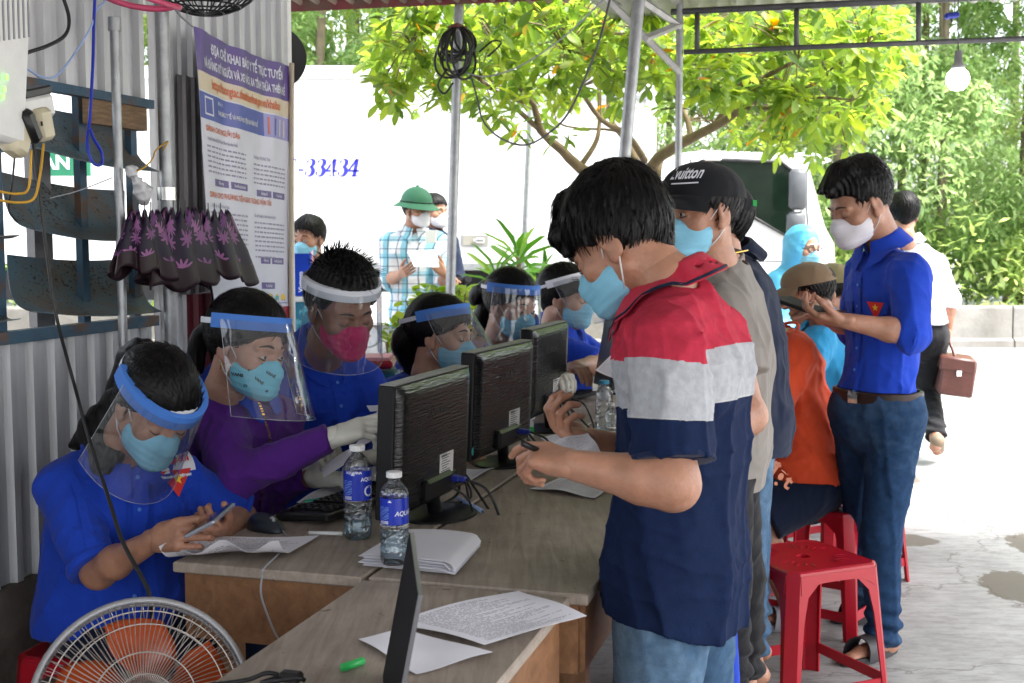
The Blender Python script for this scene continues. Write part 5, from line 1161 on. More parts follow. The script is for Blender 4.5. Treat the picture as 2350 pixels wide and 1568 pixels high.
def project(bvh, org, xd, yd, dr, polys, off=.003, back=.3):
 """polys given as lists of (x,y); dropped on the surface along dr"""
 mb = MB(); org, xd, yd, dr = map(Vector, (org, xd, yd, dr)); cache = {}
 def hit(x, y):
  key = (round(x, 5), round(y, 5))
  if key not in cache:
   p = org+xd*x+yd*y; r = bvh.ray_cast(p-dr*back, dr, back*2.5); cache[key] = (r[0]+r[1]*off*(1 if r[1].dot(dr) < 0 else -1)) if r[0] else p
  return cache[key]
 for pl_ in polys: mb.add([hit(x, y) for x, y in pl_], [tuple(range(len(pl_)))])
 return mb
def quads(x0, y0, x1, y1, nx=6, ny=6): return [[(x0+(x1-x0)*i/nx, y0+(y1-y0)*j/ny), (x0+(x1-x0)*(i+1)/nx, y0+(y1-y0)*j/ny), (x0+(x1-x0)*(i+1)/nx, y0+(y1-y0)*(j+1)/ny), (x0+(x1-x0)*i/nx, y0+(y1-y0)*(j+1)/ny)] for i in range(nx) for j in range(ny)]
def star(cx, cy, r): return [(cx+r*(1 if i % 2 == 0 else .4)*math.sin(i*math.pi/5), cy+r*(1 if i % 2 == 0 else .4)*math.cos(i*math.pi/5)) for i in range(10)]
def plink(name, VF, m_, root, smooth=True): return link(name, VF, m_, root, smooth)
def build_person(label, loc, group, head, hR, nb, F_, pel, sk='skin', fem=False, hk=1.0, hair='short', hvol=1.0, hseed=1,
                 arms=None, legs=None, top=None, trousers=None, shR=None, shL=None, vox=.007, g=1.0, mask=None, shield=None, extras=None, sw=.165, hpart=None):
 """arms: {'R': dict(el, wr, hd, hn, hs, curl..., glove)}, points in the world"""
 root = thing('person', label, 'person', Vector(loc), group); F_ = Vector((F_[0], F_[1], 0)).normalized(); Rv = F_.cross(UP)
 head, nb, pel = Vector(head), Vector(nb), Vector(pel); gk = .9 if fem else 1.0; gk *= g
 sp = (nb-pel).normalized()
 shR = Vector(shR) if shR is not None else nb+Rv*sw*gk-sp*.05; shL = Vector(shL) if shL is not None else nb-Rv*sw*gk-sp*.05
 hj = {'R': pel+Rv*.085*gk-UP*.02, 'L': pel-Rv*.085*gk-UP*.02}; sh = {'R': shR, 'L': shL}
 lat = (shR-shL).normalized()
 mid = pel.lerp(nb, .42)-F_*.01; che = pel.lerp(nb, .74)+F_*.008
 def torso(S, o, belly=1, hemto=None):
  S.cap(pel+Rv*.05*gk, pel-Rv*.05*gk, (.105+o)*gk, (.105+o)*gk, .9, Rv, k=.04)
  S.cap(pel+UP*.03, mid, (.130*gk+o)*belly, (.128*gk+o)*belly, .74, lat, k=.04); S.cap(mid, che, (.128*gk+o)*belly, .148*gk+o, .70, lat, k=.04)
  c2 = (shR+shL)/2; S.cap(c2+lat*.085*gk-sp*.06, c2-lat*.085*gk-sp*.06, (.080*gk+o), (.080*gk+o), 1, None, k=.04)
  for q in 'RL': S.cap(nb-sp*.025, sh[q].lerp(nb, .12), .046*gk+o*.8, .047*gk+o*.7, 1, None, k=.03)
 B = SDF(vox, .025); torso(B, -.012); hm = Matrix(hR)
 nk0 = head+hm @ Vector((0, -.034, -.112))*hk
 B.cap(nb-sp*.03, nk0, .060*gk, .052*gk*hk, k=.03); B.cap(nk0, head+hm @ Vector((0, -.015, -.05))*hk, .052*gk*hk, .050*gk*hk, k=.02)
 parts = []; gl = []
 if arms:
  for q, a in arms.items():
   s0 = sh[q]; el, wr = Vector(a['el']), Vector(a['wr']); B.cap(s0, el, .050*gk, .040*gk, k=.025); B.ell(el, (.040*gk,)*3, k=.02); B.cap(el, el.lerp(wr, .3), .040*gk, .041*gk, k=.02); B.cap(el.lerp(wr, .3), wr, .041*gk, .0265*gk, k=.02)
   if not a.get('nohand'):
    hm_ = hand_mesh(wr, a.get('hd', wr-el), a['hn'], a['hs'], a.get('curl', .5), a.get('spread', .05), a.get('thumb', (.7, .6, .3)), a.get('k', 1)*(.93 if fem else 1), a.get('hv', .0030 if vox < .008 else .005), .0015 if a.get('glove') else 0, a.get('curls'), a.get('tc', .5))
    if a.get('glove'):
     cu = SDF(.004, .01); cu.cap(wr-(wr-el).normalized()*.06, wr, .033*gk, .030*gk, cut=None); cu.cutf(lambda p, w_=wr, d_=(wr-el).normalized(): -(.035+(p-npv(w_))@npv(d_)))
     gl.append(cat(hm_, cu.mesh(folds(5, .003, 60, 1))))
    else: parts.append(hm_)
 if legs:
  for q, L_ in legs.items():
   hp = Vector(L_.get('hip', hj[q])); kn, an = Vector(L_['kn']), Vector(L_['an']); B.cap(hp, kn, .078*gk, .050*gk, k=.03); B.cap(kn, kn.lerp(an, .3)-F_*0, .050*gk, .052*gk, k=.02); B.cap(kn.lerp(an, .3), an, .050*gk, .034*gk, k=.02)
   to = Vector(L_['toe']); fd = (to-an); fd.z = 0; fd.normalize(); he = Vector((an.x, an.y, max(.03, an.z-.06)))-fd*.03; B.cap(an, he, .034, .030, k=.02); B.cap(he, Vector((to.x, to.y, to.z+.018)), .033, .026, .6, fd.cross(UP), k=.02); B.cap(an, Vector((to.x, to.y, to.z+.02))-fd*.05, .03, .028, k=.02)
 body = cat(B.mesh(), xf(HEADS[fem], hm, head, hk), *parts)
 plink('body', body, M[sk], root)
 for gq in gl: plink('glove', gq, M['glove'], root)
 fx = lambda x, y, z: head+hm @ Vector((x, y, z))*hk
 for s in (-1, 1):
  m = MB(); pts = [fx(s*(.013+.034*t), .0925-.018*t**2+.0, .024+.005*math.sin(math.pi*t)-.003*t) for t in [i/6 for i in range(7)]]
  m.tube(pts, [.0018, .0030, .0033, .0032, .0028, .0022, .001], 6); link('eyebrow', m, M['brow'], root, True)
  m = MB(); pts = [fx(s*(.018+.027*t), .0868-.0125*(2*t-1)**2*.8+.001, -.003-.0045*math.sin(math.pi*t)) for t in [i/6 for i in range(7)]]
  m.tube(pts, [.0006, .0011, .0014, .0014, .0014, .0011, .0006], 5); link('eyelash', m, M['brow'], root, True)
 if extras and extras.get('eyes'):
  for s in (-1, 1):
   e_ = lambda r1, r2, y: [fx(s*.031+r1*math.cos(q), y-.35*(r1*math.cos(q))**2/.011, -.0005+r2*math.sin(q)) for q in [2*math.pi*k/16 for k in range(16)]]
   m = MB(); m.add(e_(.0105, .0040, .0884), [tuple(range(16))]); eo = link('eye', m, M['eye_white'], root, fixn=False)
   m = MB(); m.add(e_(.0044, .0040, .0889), [tuple(range(16))]); link('iris', m, M['iris'], eo, fixn=False)
 if hair:
  key = (hair, hseed, hvol)
  if key not in HAIRS: HAIRS[key] = make_hair(*[hair, hseed, hvol])
  plink('hair', xf(HAIRS[key], hm, head, hk), M['hair'], root)
 if mask:
  mo = plink('face_mask', xf(MASK, hm, head, hk*1.01), M[mask], root)
  m = MB()
  for s in (-1, 1):
   e = .080 if not fem else .076
   m.tube([fx(s*.058, .028, -.022), fx(s*.070, .012, .004), fx(s*e, -.006, .026)], .0016, 6); m.tube([fx(s*e, -.012, -.028), fx(s*.068, .008, -.060), fx(s*.052, .026, -.084)], .0016, 6)
  link('ear_loop', m, M['loop'], mo, True)
 if shield:
  tilt = shield.get('tilt', 0); Rm = hm @ Matrix.Rotation(math.radians(tilt), 3, 'X'); z0 = shield.get('z', .052); ht = shield.get('h', .036); drop = shield.get('drop', .20); rx, ry = .094*hk, .118*hk; oy = -.012
  S = lambda x, y, z: head+Rm @ Vector((x, y, z))
  a1 = shield.get('ang', 108)
  def ring(th, z, o): t = math.radians(th); return S((rx+o)*math.sin(t), oy*hk+(ry+o)*math.cos(t), z)
  sh_ = plink_mb(root, 'face_shield', None)
  m = MB(); n = 40
  def bandf(s, t):
   th = -a1+2*a1*s; q = t*4
   if t <= .25: o, z = -.010+.014*t*4, z0+ht
   elif t <= .75: o, z = .004, z0+ht-(t-.25)*2*ht
   else: o, z = .004-.014*(t-.75)*4, z0
   return ring(th, z, o)
  m.grid(bandf, n, 8); link('foam_band', m, M[shield['col']], sh_, True, angle=50)
  m = MB()
  if shield.get('inner'):
   m.grid(lambda s, t: ring(-85+170*s, z0+ht*(.9-.8*t) if True else 0, -.014), 24, 1, .012); link('foam_lining', m, M['foam_white'], sh_, True, angle=50)
  m = MB(); m.grid(lambda s, t: ring(a1+(360-2*a1)*s, z0+ht*(.25+.4*t), .002 if 0 else -.004), 16, 1, .001); link('strap', m, M['foam_white'], sh_, True, angle=50)
  m = MB(); va = shield.get('va', 92)
  def vf(s, t):
   th = -va+2*va*s; k_ = 1+.10*t; r = .0055+.012*t+.003*math.sin(3*math.pi*s+2)*t; zz = z0+ht*.6-drop*t
   q = math.radians(th); return S((rx+r)*math.sin(q)*k_, oy*hk+(ry+r)*math.cos(q)*(1+.04*t)+shield.get('out', .0)*t, zz)
  m.grid(vf, 32, 10); link('visor', m, M['visor'], sh_, True, fixn=False)
  m = MB();
  for t_ in (0.995,): m.tube([vf(i/30, t_) for i in range(31)], .0007, 4)
  m.tube([vf(0.003, i/10) for i in range(11)], .0008, 4); m.tube([vf(.997, i/10) for i in range(11)], .0008, 4)
  link('visor_edge', m, M['visor_edge'], sh_, True)
 ctx = dict(root=root, torso=torso, F=F_, R=Rv, sh=sh, nb=nb, pel=pel, mid=mid, che=che, sp=sp, lat=lat, head=head, hm=hm, hk=hk, fx=fx, gk=gk, arms=arms or {}, legs=legs or {}, hj=hj, vox=vox)
 if top: top(ctx)
 if trousers: trousers(ctx)
 return ctx
def plink_mb(root, name, _):
 o = bpy.data.objects.new(name, None); o.empty_display_size = .05; COL.objects.link(o); o.parent = root; WLOC[o.name] = WLOC[root.name].copy(); return o
M['visor_edge'] = clear_mat('visor_edge', (.8, .85, .9), .5, .15, haze=.35)
def mk_top(name, m_, o=.018, sleeve=.55, sr=(.070, .068), hem=None, belly=1.0, fold=(.008, 16, .5), roll=None, collar=None, seed=1, stripe=None, vox=None, opening=True, long=False, loose=1.0, hemr=None, tuck=False, hemf=.80, hemt=0):
 """sleeve = part of the upper arm covered (1..2 reaches down the forearm)"""
 def fn(c):
  gk = c['gk']; S = SDF(vox or max(.0055, c['vox']*.85), .03); c['torso'](S, o, belly)
  pel, nb, mid = c['pel'], c['nb'], c['mid']
  hemz = hem if hem is not None else pel.z-.10
  if not tuck: c['hemz'] = hemz
  if not tuck:
   low = pel+Vector((0, 0, hemz-pel.z-.01)) if hem is None or hemz < pel.z else pel
   S.cap(mid, low+UP*.02, (.128*gk+o)*belly, (hemr or (.150*gk+o)), hemf, c['lat'], k=.05)
   S.cutf(lambda p: (hemz-p[:, 2])-hemt*(p[:, 0]-pel.x)+.006*np.sin(p[:, 0]*30))
  else: S.cutf(lambda p: hemz-p[:, 2])
  cuffs = []
  for q, a in c['arms'].items():
   s0, el, wr = c['sh'][q], Vector(a['el']), Vector(a['wr'])
   if sleeve <= 1:
    e = s0.lerp(el, sleeve); S.cap(s0, e, sr[0]*gk, sr[1]*gk, cut=1, k=.02); cuffs.append((s0.lerp(el, sleeve-.09), e, sr[1]*gk+.002))
   else:
    f = sleeve-1; e = el.lerp(wr, f); S.cap(s0, el, sr[0]*gk, (sr[1])*gk, k=.035); S.cap(el, e, sr[1]*gk, (sr[1]-.012*f-.004)*gk, cut=1, k=.025, hollow=.006); cuffs.append((el.lerp(wr, max(0, f-.2)), e, (sr[1]-.010*f)*gk))
  if collar != 'hood':
   nc = nb+c['sp']*.03+c['F']*.02; ax_ = npv((c['head']-c['nb']).normalized())
   S.cap(nb+UP*.012, nb+(c['head']-nb).normalized()*.2, .056*gk, .060*gk, k=.006, op='s') if opening else None
  f1 = folds(seed, fold[0]*1.5, fold[1], fold[2]); f2 = folds(seed+7, fold[0]*.62, fold[1]*2.3, 1.2)
  V, Fq = S.mesh(lambda p: f1(p)+f2(p)); ob = plink(name, (V, Fq), M[m_] if isinstance(m_, str) else m_, c['root'])
  if stripe:
   at = ob.data.attributes.new('band', 'FLOAT', 'POINT'); at.data.foreach_set('value', stripe(V).astype(np.float32))
  c['bvh'] = bvh_of((V, Fq)); c['top'] = ob
  if roll:
   for a, b, r in cuffs:
    if roll == 'rib': R_ = SDF(.005, .004).cap(a.lerp(b, .55), b, r-.005, r-.004, cut=2, k=.004, hollow=.005)
    else: R_ = SDF(.005, .004).cap(a, b, r+.004, r+.003, cut=2, k=.004, hollow=.006)
    plink('cuff', R_.mesh(folds(seed+3, .004, 45, 1) if roll != 'rib' else None), M[m_] if roll != 'rib' else M['polo_navy'], ob)
  if collar: mk_collar(c, collar, m_ if isinstance(m_, str) else None, ob)
 return fn
def mk_collar(c, kind, m_, ob):
 gk = c['gk']; nb = c['nb']; ax_ = ((c['head']-nb).normalized()*.55+UP*.6).normalized(); f = (c['F']-ax_*c['F'].dot(ax_)).normalized(); r_ = f.cross(ax_)
 ce = nb+UP*(.040 if kind == 'shirt' else .022)+c['F']*.014
 if kind in ('shirt', 'polo'):
  top, leaf = .034, .052
  def fn(s, t):
   th = math.radians(-168+336*s); back = math.cos(th)   # th=0 at the back
   frontness = max(0, -math.cos(th)); ax2 = ax_
   dirv = -f*math.cos(th)+r_*math.sin(th); R0 = .061*gk
   if t < .35: k = t/.35; r = R0+.003*k; h = -.012+(top+.012)*k-frontness*.018
   else: k = (t-.35)/.65; r = R0+.006+.036*k+.010*k*frontness; h = top-frontness*.022-(leaf+.040*frontness**3)*k
   p = ce+dirv*r+ax2*h-f*.0*frontness
   p = p+f*frontness*.012; r_n = c['bvh'].find_nearest(p)
   if t > .3 and r_n[0] is not None and (p-r_n[0]).dot(r_n[1]) < .011: p = r_n[0]+r_n[1]*.011
   return p
  m = MB(); m.grid(fn, 44, 12, .0018); link('collar', m, M[m_], ob, True, angle=60)
  if kind == 'polo':
   m = MB(); m.tube([fn(i/44, .93)+(fn(i/44, .93)-ce).normalized()*.0025 for i in range(45)], .0032, 6); link('collar_piping', m, M['navy'], ob, True)
 elif kind == 'crew':
  m = MB(); n = 36; m.tube([ce+(-f*math.cos(2*math.pi*i/n)+r_*math.sin(2*math.pi*i/n))*.064*gk-ax_*.004-UP*.02*max(0, -math.cos(2*math.pi*i/n)) for i in range(n+1)], .006, 8); link('neck_rib', m, M[m_], ob, True)
def mk_trousers(m_, o=.014, shorts=None, fold=(.009, 17, .8), belt=None, seed=3, waist=.12, cuff=True, wide=1.0):
 def fn(c):
  gk = c['gk']; S = SDF(max(.006, c['vox']), .03); pel, Rv = c['pel'], c['R']; wz = pel.z+waist
  if c.get('hemz') is not None: wz = min(wz, c['hemz']+.035)
  S.cap(pel+Rv*.05*gk, pel-Rv*.05*gk, (.108+o)*gk, (.108+o)*gk, .92, Rv, k=.04); S.cap(pel-UP*.02, pel.lerp(c['nb'], .35), .132*gk+o+(.014 if belt else 0), .126*gk+o+(.026 if belt else 0), .76, Rv, k=.04)
  for q, L_ in c['legs'].items():
   hp, kn, an = Vector(L_.get('hip', c['hj'][q])), Vector(L_['kn']), Vector(L_['an'])
   if shorts:
    e = hp.lerp(kn, shorts) if shorts <= 1 else kn.lerp(an, shorts-1); S.cap(hp, e, (.088*gk+o)*wide, (.068*gk+o)*wide, cut=1, k=.03, hollow=.008)
   else:
    S.cap(hp, kn, (.084*gk+o)*wide, (.056*gk+o)*wide, k=.03); S.cap(kn, an, (.056*gk+o)*wide, (.044*gk+o)*wide, k=.02, cut=1, hollow=.006)
  S.cutf(lambda p: p[:, 2]-wz)
  f1 = folds(seed, fold[0], fold[1], fold[2]); f2 = folds(seed+5, fold[0]*.4, fold[1]*2.4, 1.4)
  def dsp(p):
   d = f1(p)+f2(p)
   for q, L_ in c['legs'].items():
    an = npv(L_['an']); w = np.exp(-((p[:, 2]-an[2]-.06)/.09)**2)*(np.linalg.norm(p[:, :2]-an[:2], axis=1) < .12); d = d-.009*w*np.sin(p[:, 2]*110+p[:, 0]*30)
   return d
  VF = S.mesh(dsp); ob = plink('shorts' if shorts and shorts < 1.3 else 'trousers', VF, M[m_], c['root']); c['pants'] = ob; c['pbvh'] = bvh_of(VF)
  if belt:
   B_ = SDF(.005, .01); z = wz-.02; ce = Vector((pel.x, pel.y, z)); q = pel.lerp(c['nb'], (z-pel.z)/(c['nb'].z-pel.z)); B_.cap(q-UP*.020, q+UP*.020, .130*gk+o+.027, .130*gk+o+.027, .76, Rv, cut=2)
   bv = B_.mesh(); plink('belt', bv, M['belt'], c['root'])
   bm_ = bvh_of(bv); bk = project(bm_, q-UP*.0, Rv, UP, -c['F'], quads(-.02, -.018, .02, .018, 3, 3), .004); link('buckle', bk, M['silver'], ob)
 return fn
def on_chest(c, name, polys, m_, x, z, off=.003, parent=None, rot=0, thick=False):
 """flat piece laid on the shirt front; x = to the wearer's right, z = above the pelvis along the spine"""
 org = c['pel']+c['sp']*z+c['R']*x+c['F']*.0
 mb = project(c['bvh'], org, (c['R']*math.cos(rot)+c['sp']*math.sin(rot)), (c['sp']*math.cos(rot)-c['R']*math.sin(rot)), -c['F'], polys, off)
 return link(name, mb, M[m_], parent or c['top'], fixn=False)
def shirt_front(c, m_='blue_shirt', badge=True, flap=True, L_=.47):
 on_chest(c, 'placket', quads(-.016, .02, .016, L_-.06, 2, 24), m_, 0, 0, .005)
 for k in range(6):
  z = .07+k*.07; org = c['pel']+c['sp']*z; h = c['bvh'].ray_cast(org+c['F']*.4, -c['F'], 1)
  if h[0]: m = MB(); m.lathe(h[0]+h[1]*.006, [(.0001, .002), (.0045, .002), (.005, 0)], 12, h[1]); link('button', m, M['foam_blue'], c['top'])
 for s in (-1, 1):
  w = .055; x = s*.085
  on_chest(c, 'pocket', quads(-w, -.12, w, 0, 6, 6), m_, x, L_*.68, .0045)
  on_chest(c, 'pocket_flap', [[(-w-.002, 0), (-w-.002, -.03), (0, -.05), (0, 0)], [(0, 0), (0, -.05), (w+.002, -.03), (w+.002, 0)]], m_, x, L_*.68+.012, .009)
 if badge:
  b = on_chest(c, 'badge', [[(-.035, .02), (.035, .02), (0, -.04)]], 'red_badge', -.085, L_*.68-.004, .013);
  on_chest(c, 'badge_star', [star(0, .0, .013)], 'yellow_badge', -.085, L_*.68-.002, .016, parent=b)
def mk_cap(c, m_, back=False, btm=None, strap=True, z0=.034):
 fx, hm, hk = c['fx'], c['hm'], c['hk']; sgn = -1 if back else 1
 m = MB()
 def dome(s, t):
  a = 2*math.pi*s; ph = (math.pi/2)*t; r = math.cos(ph); y = (.109*math.cos(a)*r)-.014; x = .091*math.sin(a)*r; z = z0+.085*math.sin(ph)**.85
  return fx(x, y, z+.010*math.cos(a)*sgn*(1-t))
 m.grid(dome, 40, 12, .002); cap = link('cap', m, M[m_], c['root'], True, angle=60)
 m = MB()
 def br(s, t):
  a = math.radians(-62+124*s); k = t; y = (.107+.072*k*math.cos(a*.8))*math.cos(a)-.014; x = (.090+.012*k)*math.sin(a); z = z0+.004-.030*k*.7-.024*(math.sin(a)**2)*k+.010*math.cos(a)
  return fx(x, y*sgn, z)
 m.grid(br, 24, 6, .004); link('brim', m, M[m_], cap, True, angle=60)
 m = MB(); m.lathe(fx(0, -.014, z0+.0845), [(.0001, .006), (.007, .004), (.008, 0)], 12, hm @ UP);
 for a in range(6):
  m.tube([dome(a/6, t/10)+(dome(a/6, t/10)-fx(0, -.014, z0)).normalized()*.001 for t in range(10)], .0012, 4)
 link('cap_seam', m, M[btm or m_], cap, True)
 return cap, dome
# ============================================================ THE PEOPLE
def seated_legs(pel, F_, dz=.0, side=0, an=.10, reach=.40):
 F_ = Vector((F_[0], F_[1], 0)).normalized(); R_ = F_.cross(UP); L = {}
 for q, s in (('R', 1), ('L', -1)):
  hp = pel+R_*s*.085; kn = Vector((hp.x, hp.y, .46+dz))+F_*reach+R_*s*.04; a = Vector((kn.x, kn.y, an))-F_*.04; L[q] = dict(kn=kn, an=a, toe=Vector((a.x, a.y, .02))+F_*.17)
 return L
def stand_legs(pel, F_, step=.06, spread=.0):
 F_ = Vector((F_[0], F_[1], 0)).normalized(); R_ = F_.cross(UP); L = {}
 for q, s in (('R', 1), ('L', -1)):
  hp = pel+R_*s*.085; kn = Vector((hp.x, hp.y, .47))+F_*(.03+step*s)+R_*s*spread; a = Vector((hp.x, hp.y, .085))+F_*(step*1.5*s-.02)+R_*s*spread; L[q] = dict(kn=kn, an=a, toe=Vector((a.x, a.y, .015))+F_*.17)
 return L
PEOPLE = 'people'
def ponytail(c, pts, r0, r1, mat_='hair', base='hair'):
 """pts in the world"""
 S = SDF(.006, .015); q = bez(pts, 10)
 for i in range(len(q)-1): t = i/(len(q)-1); S.cap(q[i], q[i+1], r0+(r1-r0)*t, r0+(r1-r0)*(t+.1), k=.012)
 VF = S.mesh(lambda p: -.003*np.sin(p[:, 0]*170+p[:, 1]*120)); rs_ = np.random.RandomState(4); SV, SF = [], []
 for k in range(260):
  a = rs_.uniform(0, 6.28); o = len(SV); off = Vector((math.cos(a), math.sin(a), 0)); t0 = rs_.uniform(0, .7)
  for j in range(5):
   t = min(1, t0+j*.07); f = t*(len(q)-1); i = min(int(f), len(q)-2); p = q[i].lerp(q[i+1], f-i)+off*(r0+(r1-r0)*t)*1.03; w = .0012*(1-j/5); SV += [npv(p-off.cross(UP)*w), npv(p+off.cross(UP)*w)]
  for j in range(4): SF.append((o+2*j, o+2*j+1, o+2*j+3, o+2*j+2))
 plink('ponytail', cat(VF, (np.array(SV), np.array(SF))), M[mat_], c['root'])
# ---- 1 girl with the phone, front left
F1 = (.60, -.80); pel = P(258, 1400, 2.92); hR1 = aim((.70, -.71), 36, -8)
c = build_person('young woman in blue shirt and blue-banded shield, bent over a phone at bottom left', (pel.x, pel.y, 0), PEOPLE, P(352, 932, 2.74), hR1, P(284, 1056, 2.88), F1, pel, 'skin', True, 1.0, 'tied', 1.0, 2, g=.94,
 arms={'R': dict(el=P(226, 1312, 2.68), wr=P(358, 1238, 2.56), hd=P(452, 1218, 2.50)-P(358, 1238, 2.56), hn=(.45, .75, -.25), hs=(0, -.2, 1), curls=(.55, .60, .66, .72), thumb=(.85, .25, .45), hv=.0028),
          'L': dict(el=P(552, 1190, 2.98), wr=P(508, 1222, 2.76), hd=P(455, 1226, 2.62)-P(508, 1222, 2.76), hn=(-.5, .0, .85), hs=(.2, .6, .7), curls=(.95, 1.05, 1.15, 1.2), hv=.0028)},
 legs=seated_legs(pel, (.7, -.3), reach=.34), shR=P(138, 1118, 2.80), shL=P(418, 1100, 2.92), vox=.0065, mask='mask_blue', shield=dict(col='foam_blue', inner=1, tilt=-4, z=.036, h=.036, drop=.215, ang=112, va=88, out=.02),
 top=mk_top('shirt', 'blue_shirt', .030, .96, (.078, .070), hem=.50, fold=(.016, 11, .45), roll=True, collar='shirt', seed=11, belly=1.15, hemr=.19), trousers=mk_trousers('navy'))
shirt_front(c, L_=.5)
on_chest(c, 'name_patch', quads(-.045, -.016, .045, .016, 4, 3), 'foam_white', -.085, .47*.68+.048, .011)
o_ = c['pel']+c['sp']*(.47*.68+.046)-c['R']*.085
def chest_text(c, s, size, x, z, m_, off=.009, bold=.0006):
 t = text_mesh(s, size, (0, 0, 0), (1, 0, 0), (0, 1, 0), bold, 'CENTER'); polys = [[(t.v[i][0], t.v[i][1]) for i in f] for f in t.f]; org = c['pel']+c['sp']*z+c['R']*x
 mb = project(c['bvh'], org, -c['R'], c['sp'], -c['F'], polys, off); return link('lettering', mb, M[m_], c['top'], fixn=False)
chest_text(c, 'PHONG ĐIỀN', .0115, -.085, .47*.68+.049, 'red_badge', .0145); chest_text(c, 'THANH NIÊN VIỆT NAM', .0062, -.085, .47*.68+.022, 'foam_white', .0145)
hm = c['hm']; fx = c['fx']
ponytail(c, [fx(0, -.09, .055), fx(.0, -.135, .03), P(252, 975, 2.92), P(225, 1030, 2.98), P(210, 1075, 3.0)], .036, .024)
S_ = SDF(.006, .02); S_.cap(P(292, 905, 2.84), P(235, 985, 2.86), .040, .050, k=.02); S_.cap(P(235, 985, 2.86), P(165, 1022, 2.90), .045, .012, k=.02); S_.cap(P(240, 990, 2.86), P(236, 1062, 2.78), .050, .030, k=.02); S_.cap(P(280, 960, 2.80), P(268, 1045, 2.77), .024, .018, k=.02)
plink('loose_hair', S_.mesh(lambda p: -.0025*np.sin(p[:, 0]*190+p[:, 1]*120+p[:, 2]*20)), M['hair'], c['root'])
a, b_ = P(446, 1208, 2.55), P(520, 1180, 2.50)
ph = thing('smartphone', 'silver-backed smartphone held in both hands by the girl at the desk corner', 'phone', a.lerp(b_, .5))
yd = (P(512, 1176, 2.58)-P(470, 1212, 2.46)).normalized(); n0 = Vector((-.35, .60, .75)); xd = yd.cross(n0).normalized(); R_ = rotm(xd, yd, xd.cross(yd))
link('case', MB().box(WLOC[ph.name], (.072, .148, .009), R_, bev=.004), mat('silver_glass_back', (.35, .36, .42), .12, 0, metal=.3, spec=.8), ph)
zd = xd.cross(yd); sg = 1 if zd.y < 0 else -1; ctr = WLOC[ph.name]
link('camera_bump', MB().box(ctr+zd*sg*.005+yd*.045-xd*.02, (.018, .042, .004), R_, bev=.0015), M['mon_black'], ph); link('screen', MB().box(ctr-zd*sg*.0048, (.068, .142, .001), R_), M['screen'], ph)
# ---- 2 woman in purple
F2 = (.85, -.53); pel = P(520, 1245, 3.32); hR2 = aim((.86, -.50), 14, -6)
c = build_person('woman in purple zip jacket and printed aqua mask with a gloved hand stretched out', (pel.x, pel.y, 0), PEOPLE, P(566, 797, 3.10), hR2, P(528, 905, 3.22), F2, pel, 'skin_fair', True, 1.03, 'tied', 1.02, 3,
 arms={'R': dict(el=P(545, 1098, 2.98), wr=P(768, 1002, 2.95), hd=P(880, 965, 2.95)-P(768, 1002, 2.95), hn=(.25, .5, -.8), hs=(0, .5, 1), curls=(.12, .2, .42, .7), thumb=(.8, .3, .5), glove=1, hv=.003),
          'L': dict(el=P(600, 1150, 3.38), wr=P(716, 1078, 3.3), hd=P(800, 1060, 3.2)-P(716, 1078, 3.3), hn=(-.2, -.4, .8), hs=(.0, .7, .4), curls=(.5, .55, .6, .65), glove=1, hv=.004)},
 legs=seated_legs(pel, F2, reach=.36), shR=P(490, 965, 3.12), shL=P(640, 965, 3.34), vox=.0065, mask='mask_print', shield=dict(col='foam_blue', tilt=12, z=.045, h=.036, drop=.23, ang=100, va=86, out=.075),
 top=mk_top('purple_jacket', 'purple', .026, 1.97, (.078, .060), fold=(.012, 14, .8), seed=5, collar=None), trousers=mk_trousers('navy'), extras={'eyes': 1})
mk_collar(c, 'shirt', 'blue_shirt', c['top'])
on_chest(c, 'shirt_opening', [[(-.012, .25), (.012, .25), (.055, .50), (-.055, .50)]], 'blue_shirt', 0, 0, .004)
on_chest(c, 'zip', [q for z in np.linspace(.02, .44, 60) for q in [[(-.004, z), (.004, z), (.004, z+.004), (-.004, z+.004)]]], 'gold', 0, 0, .005)['kind'] = 'stuff'
fx = c['fx']; ponytail(c, [fx(0, -.10, .03), fx(0, -.135, .0), fx(.0, -.15, -.05), fx(0, -.14, -.10)], .028, .018)
prt = MB()
from mathutils.bvhtree import BVHTree
mbv = bvh_of(xf(MASK, c['hm'], c['head'], c['hk']*1.01)); rq = random.Random(8)
dirs_ = (c['hm'] @ Vector((.62, .78, 0))).normalized(); xd_ = (c['hm'] @ Vector((-.78, .62, 0))).normalized(); yd_ = c['hm'] @ UP
for i in range(4):
 for j in range(5):
  if (i+j) % 2: continue
  t = text_mesh(['VANS', '84', 'O', 'VANS', '#'][(i*2+j) % 5], .010, (0, 0, 0), (1, 0, 0), (0, 1, 0), .0004, 'CENTER'); cx_, cy_ = -.045+.024*j, -.082+.021*i; a = rq.uniform(-.5, .5)
  q = project(mbv, c['fx'](0, 0, 0), xd_, yd_, -dirs_, [[(cx_+t.v[k][0]*math.cos(a)-t.v[k][1]*math.sin(a), cy_+t.v[k][0]*math.sin(a)+t.v[k][1]*math.cos(a)) for k in f] for f in t.f], .0012); prt.add(q.v, q.f)
link('mask_print', prt, M['ink'], c['root'], fixn=False)
def earring(c, s=1, m_='silver'):
 m = MB(); p = c['fx'](s*.080, .0, -.038); m.tube([p, p-UP*.014], .0012, 5); m.tube([p-UP*.010-Vector((.004, 0, 0)), p-UP*.010+Vector((.004, 0, 0))], .0012, 5); m.lathe(p-UP*.016, [(.0001, -.003), (.003, 0), (.0001, .003)], 8); link('earring', m, M[m_], c['root'])
earring(c, 1, 'gold')
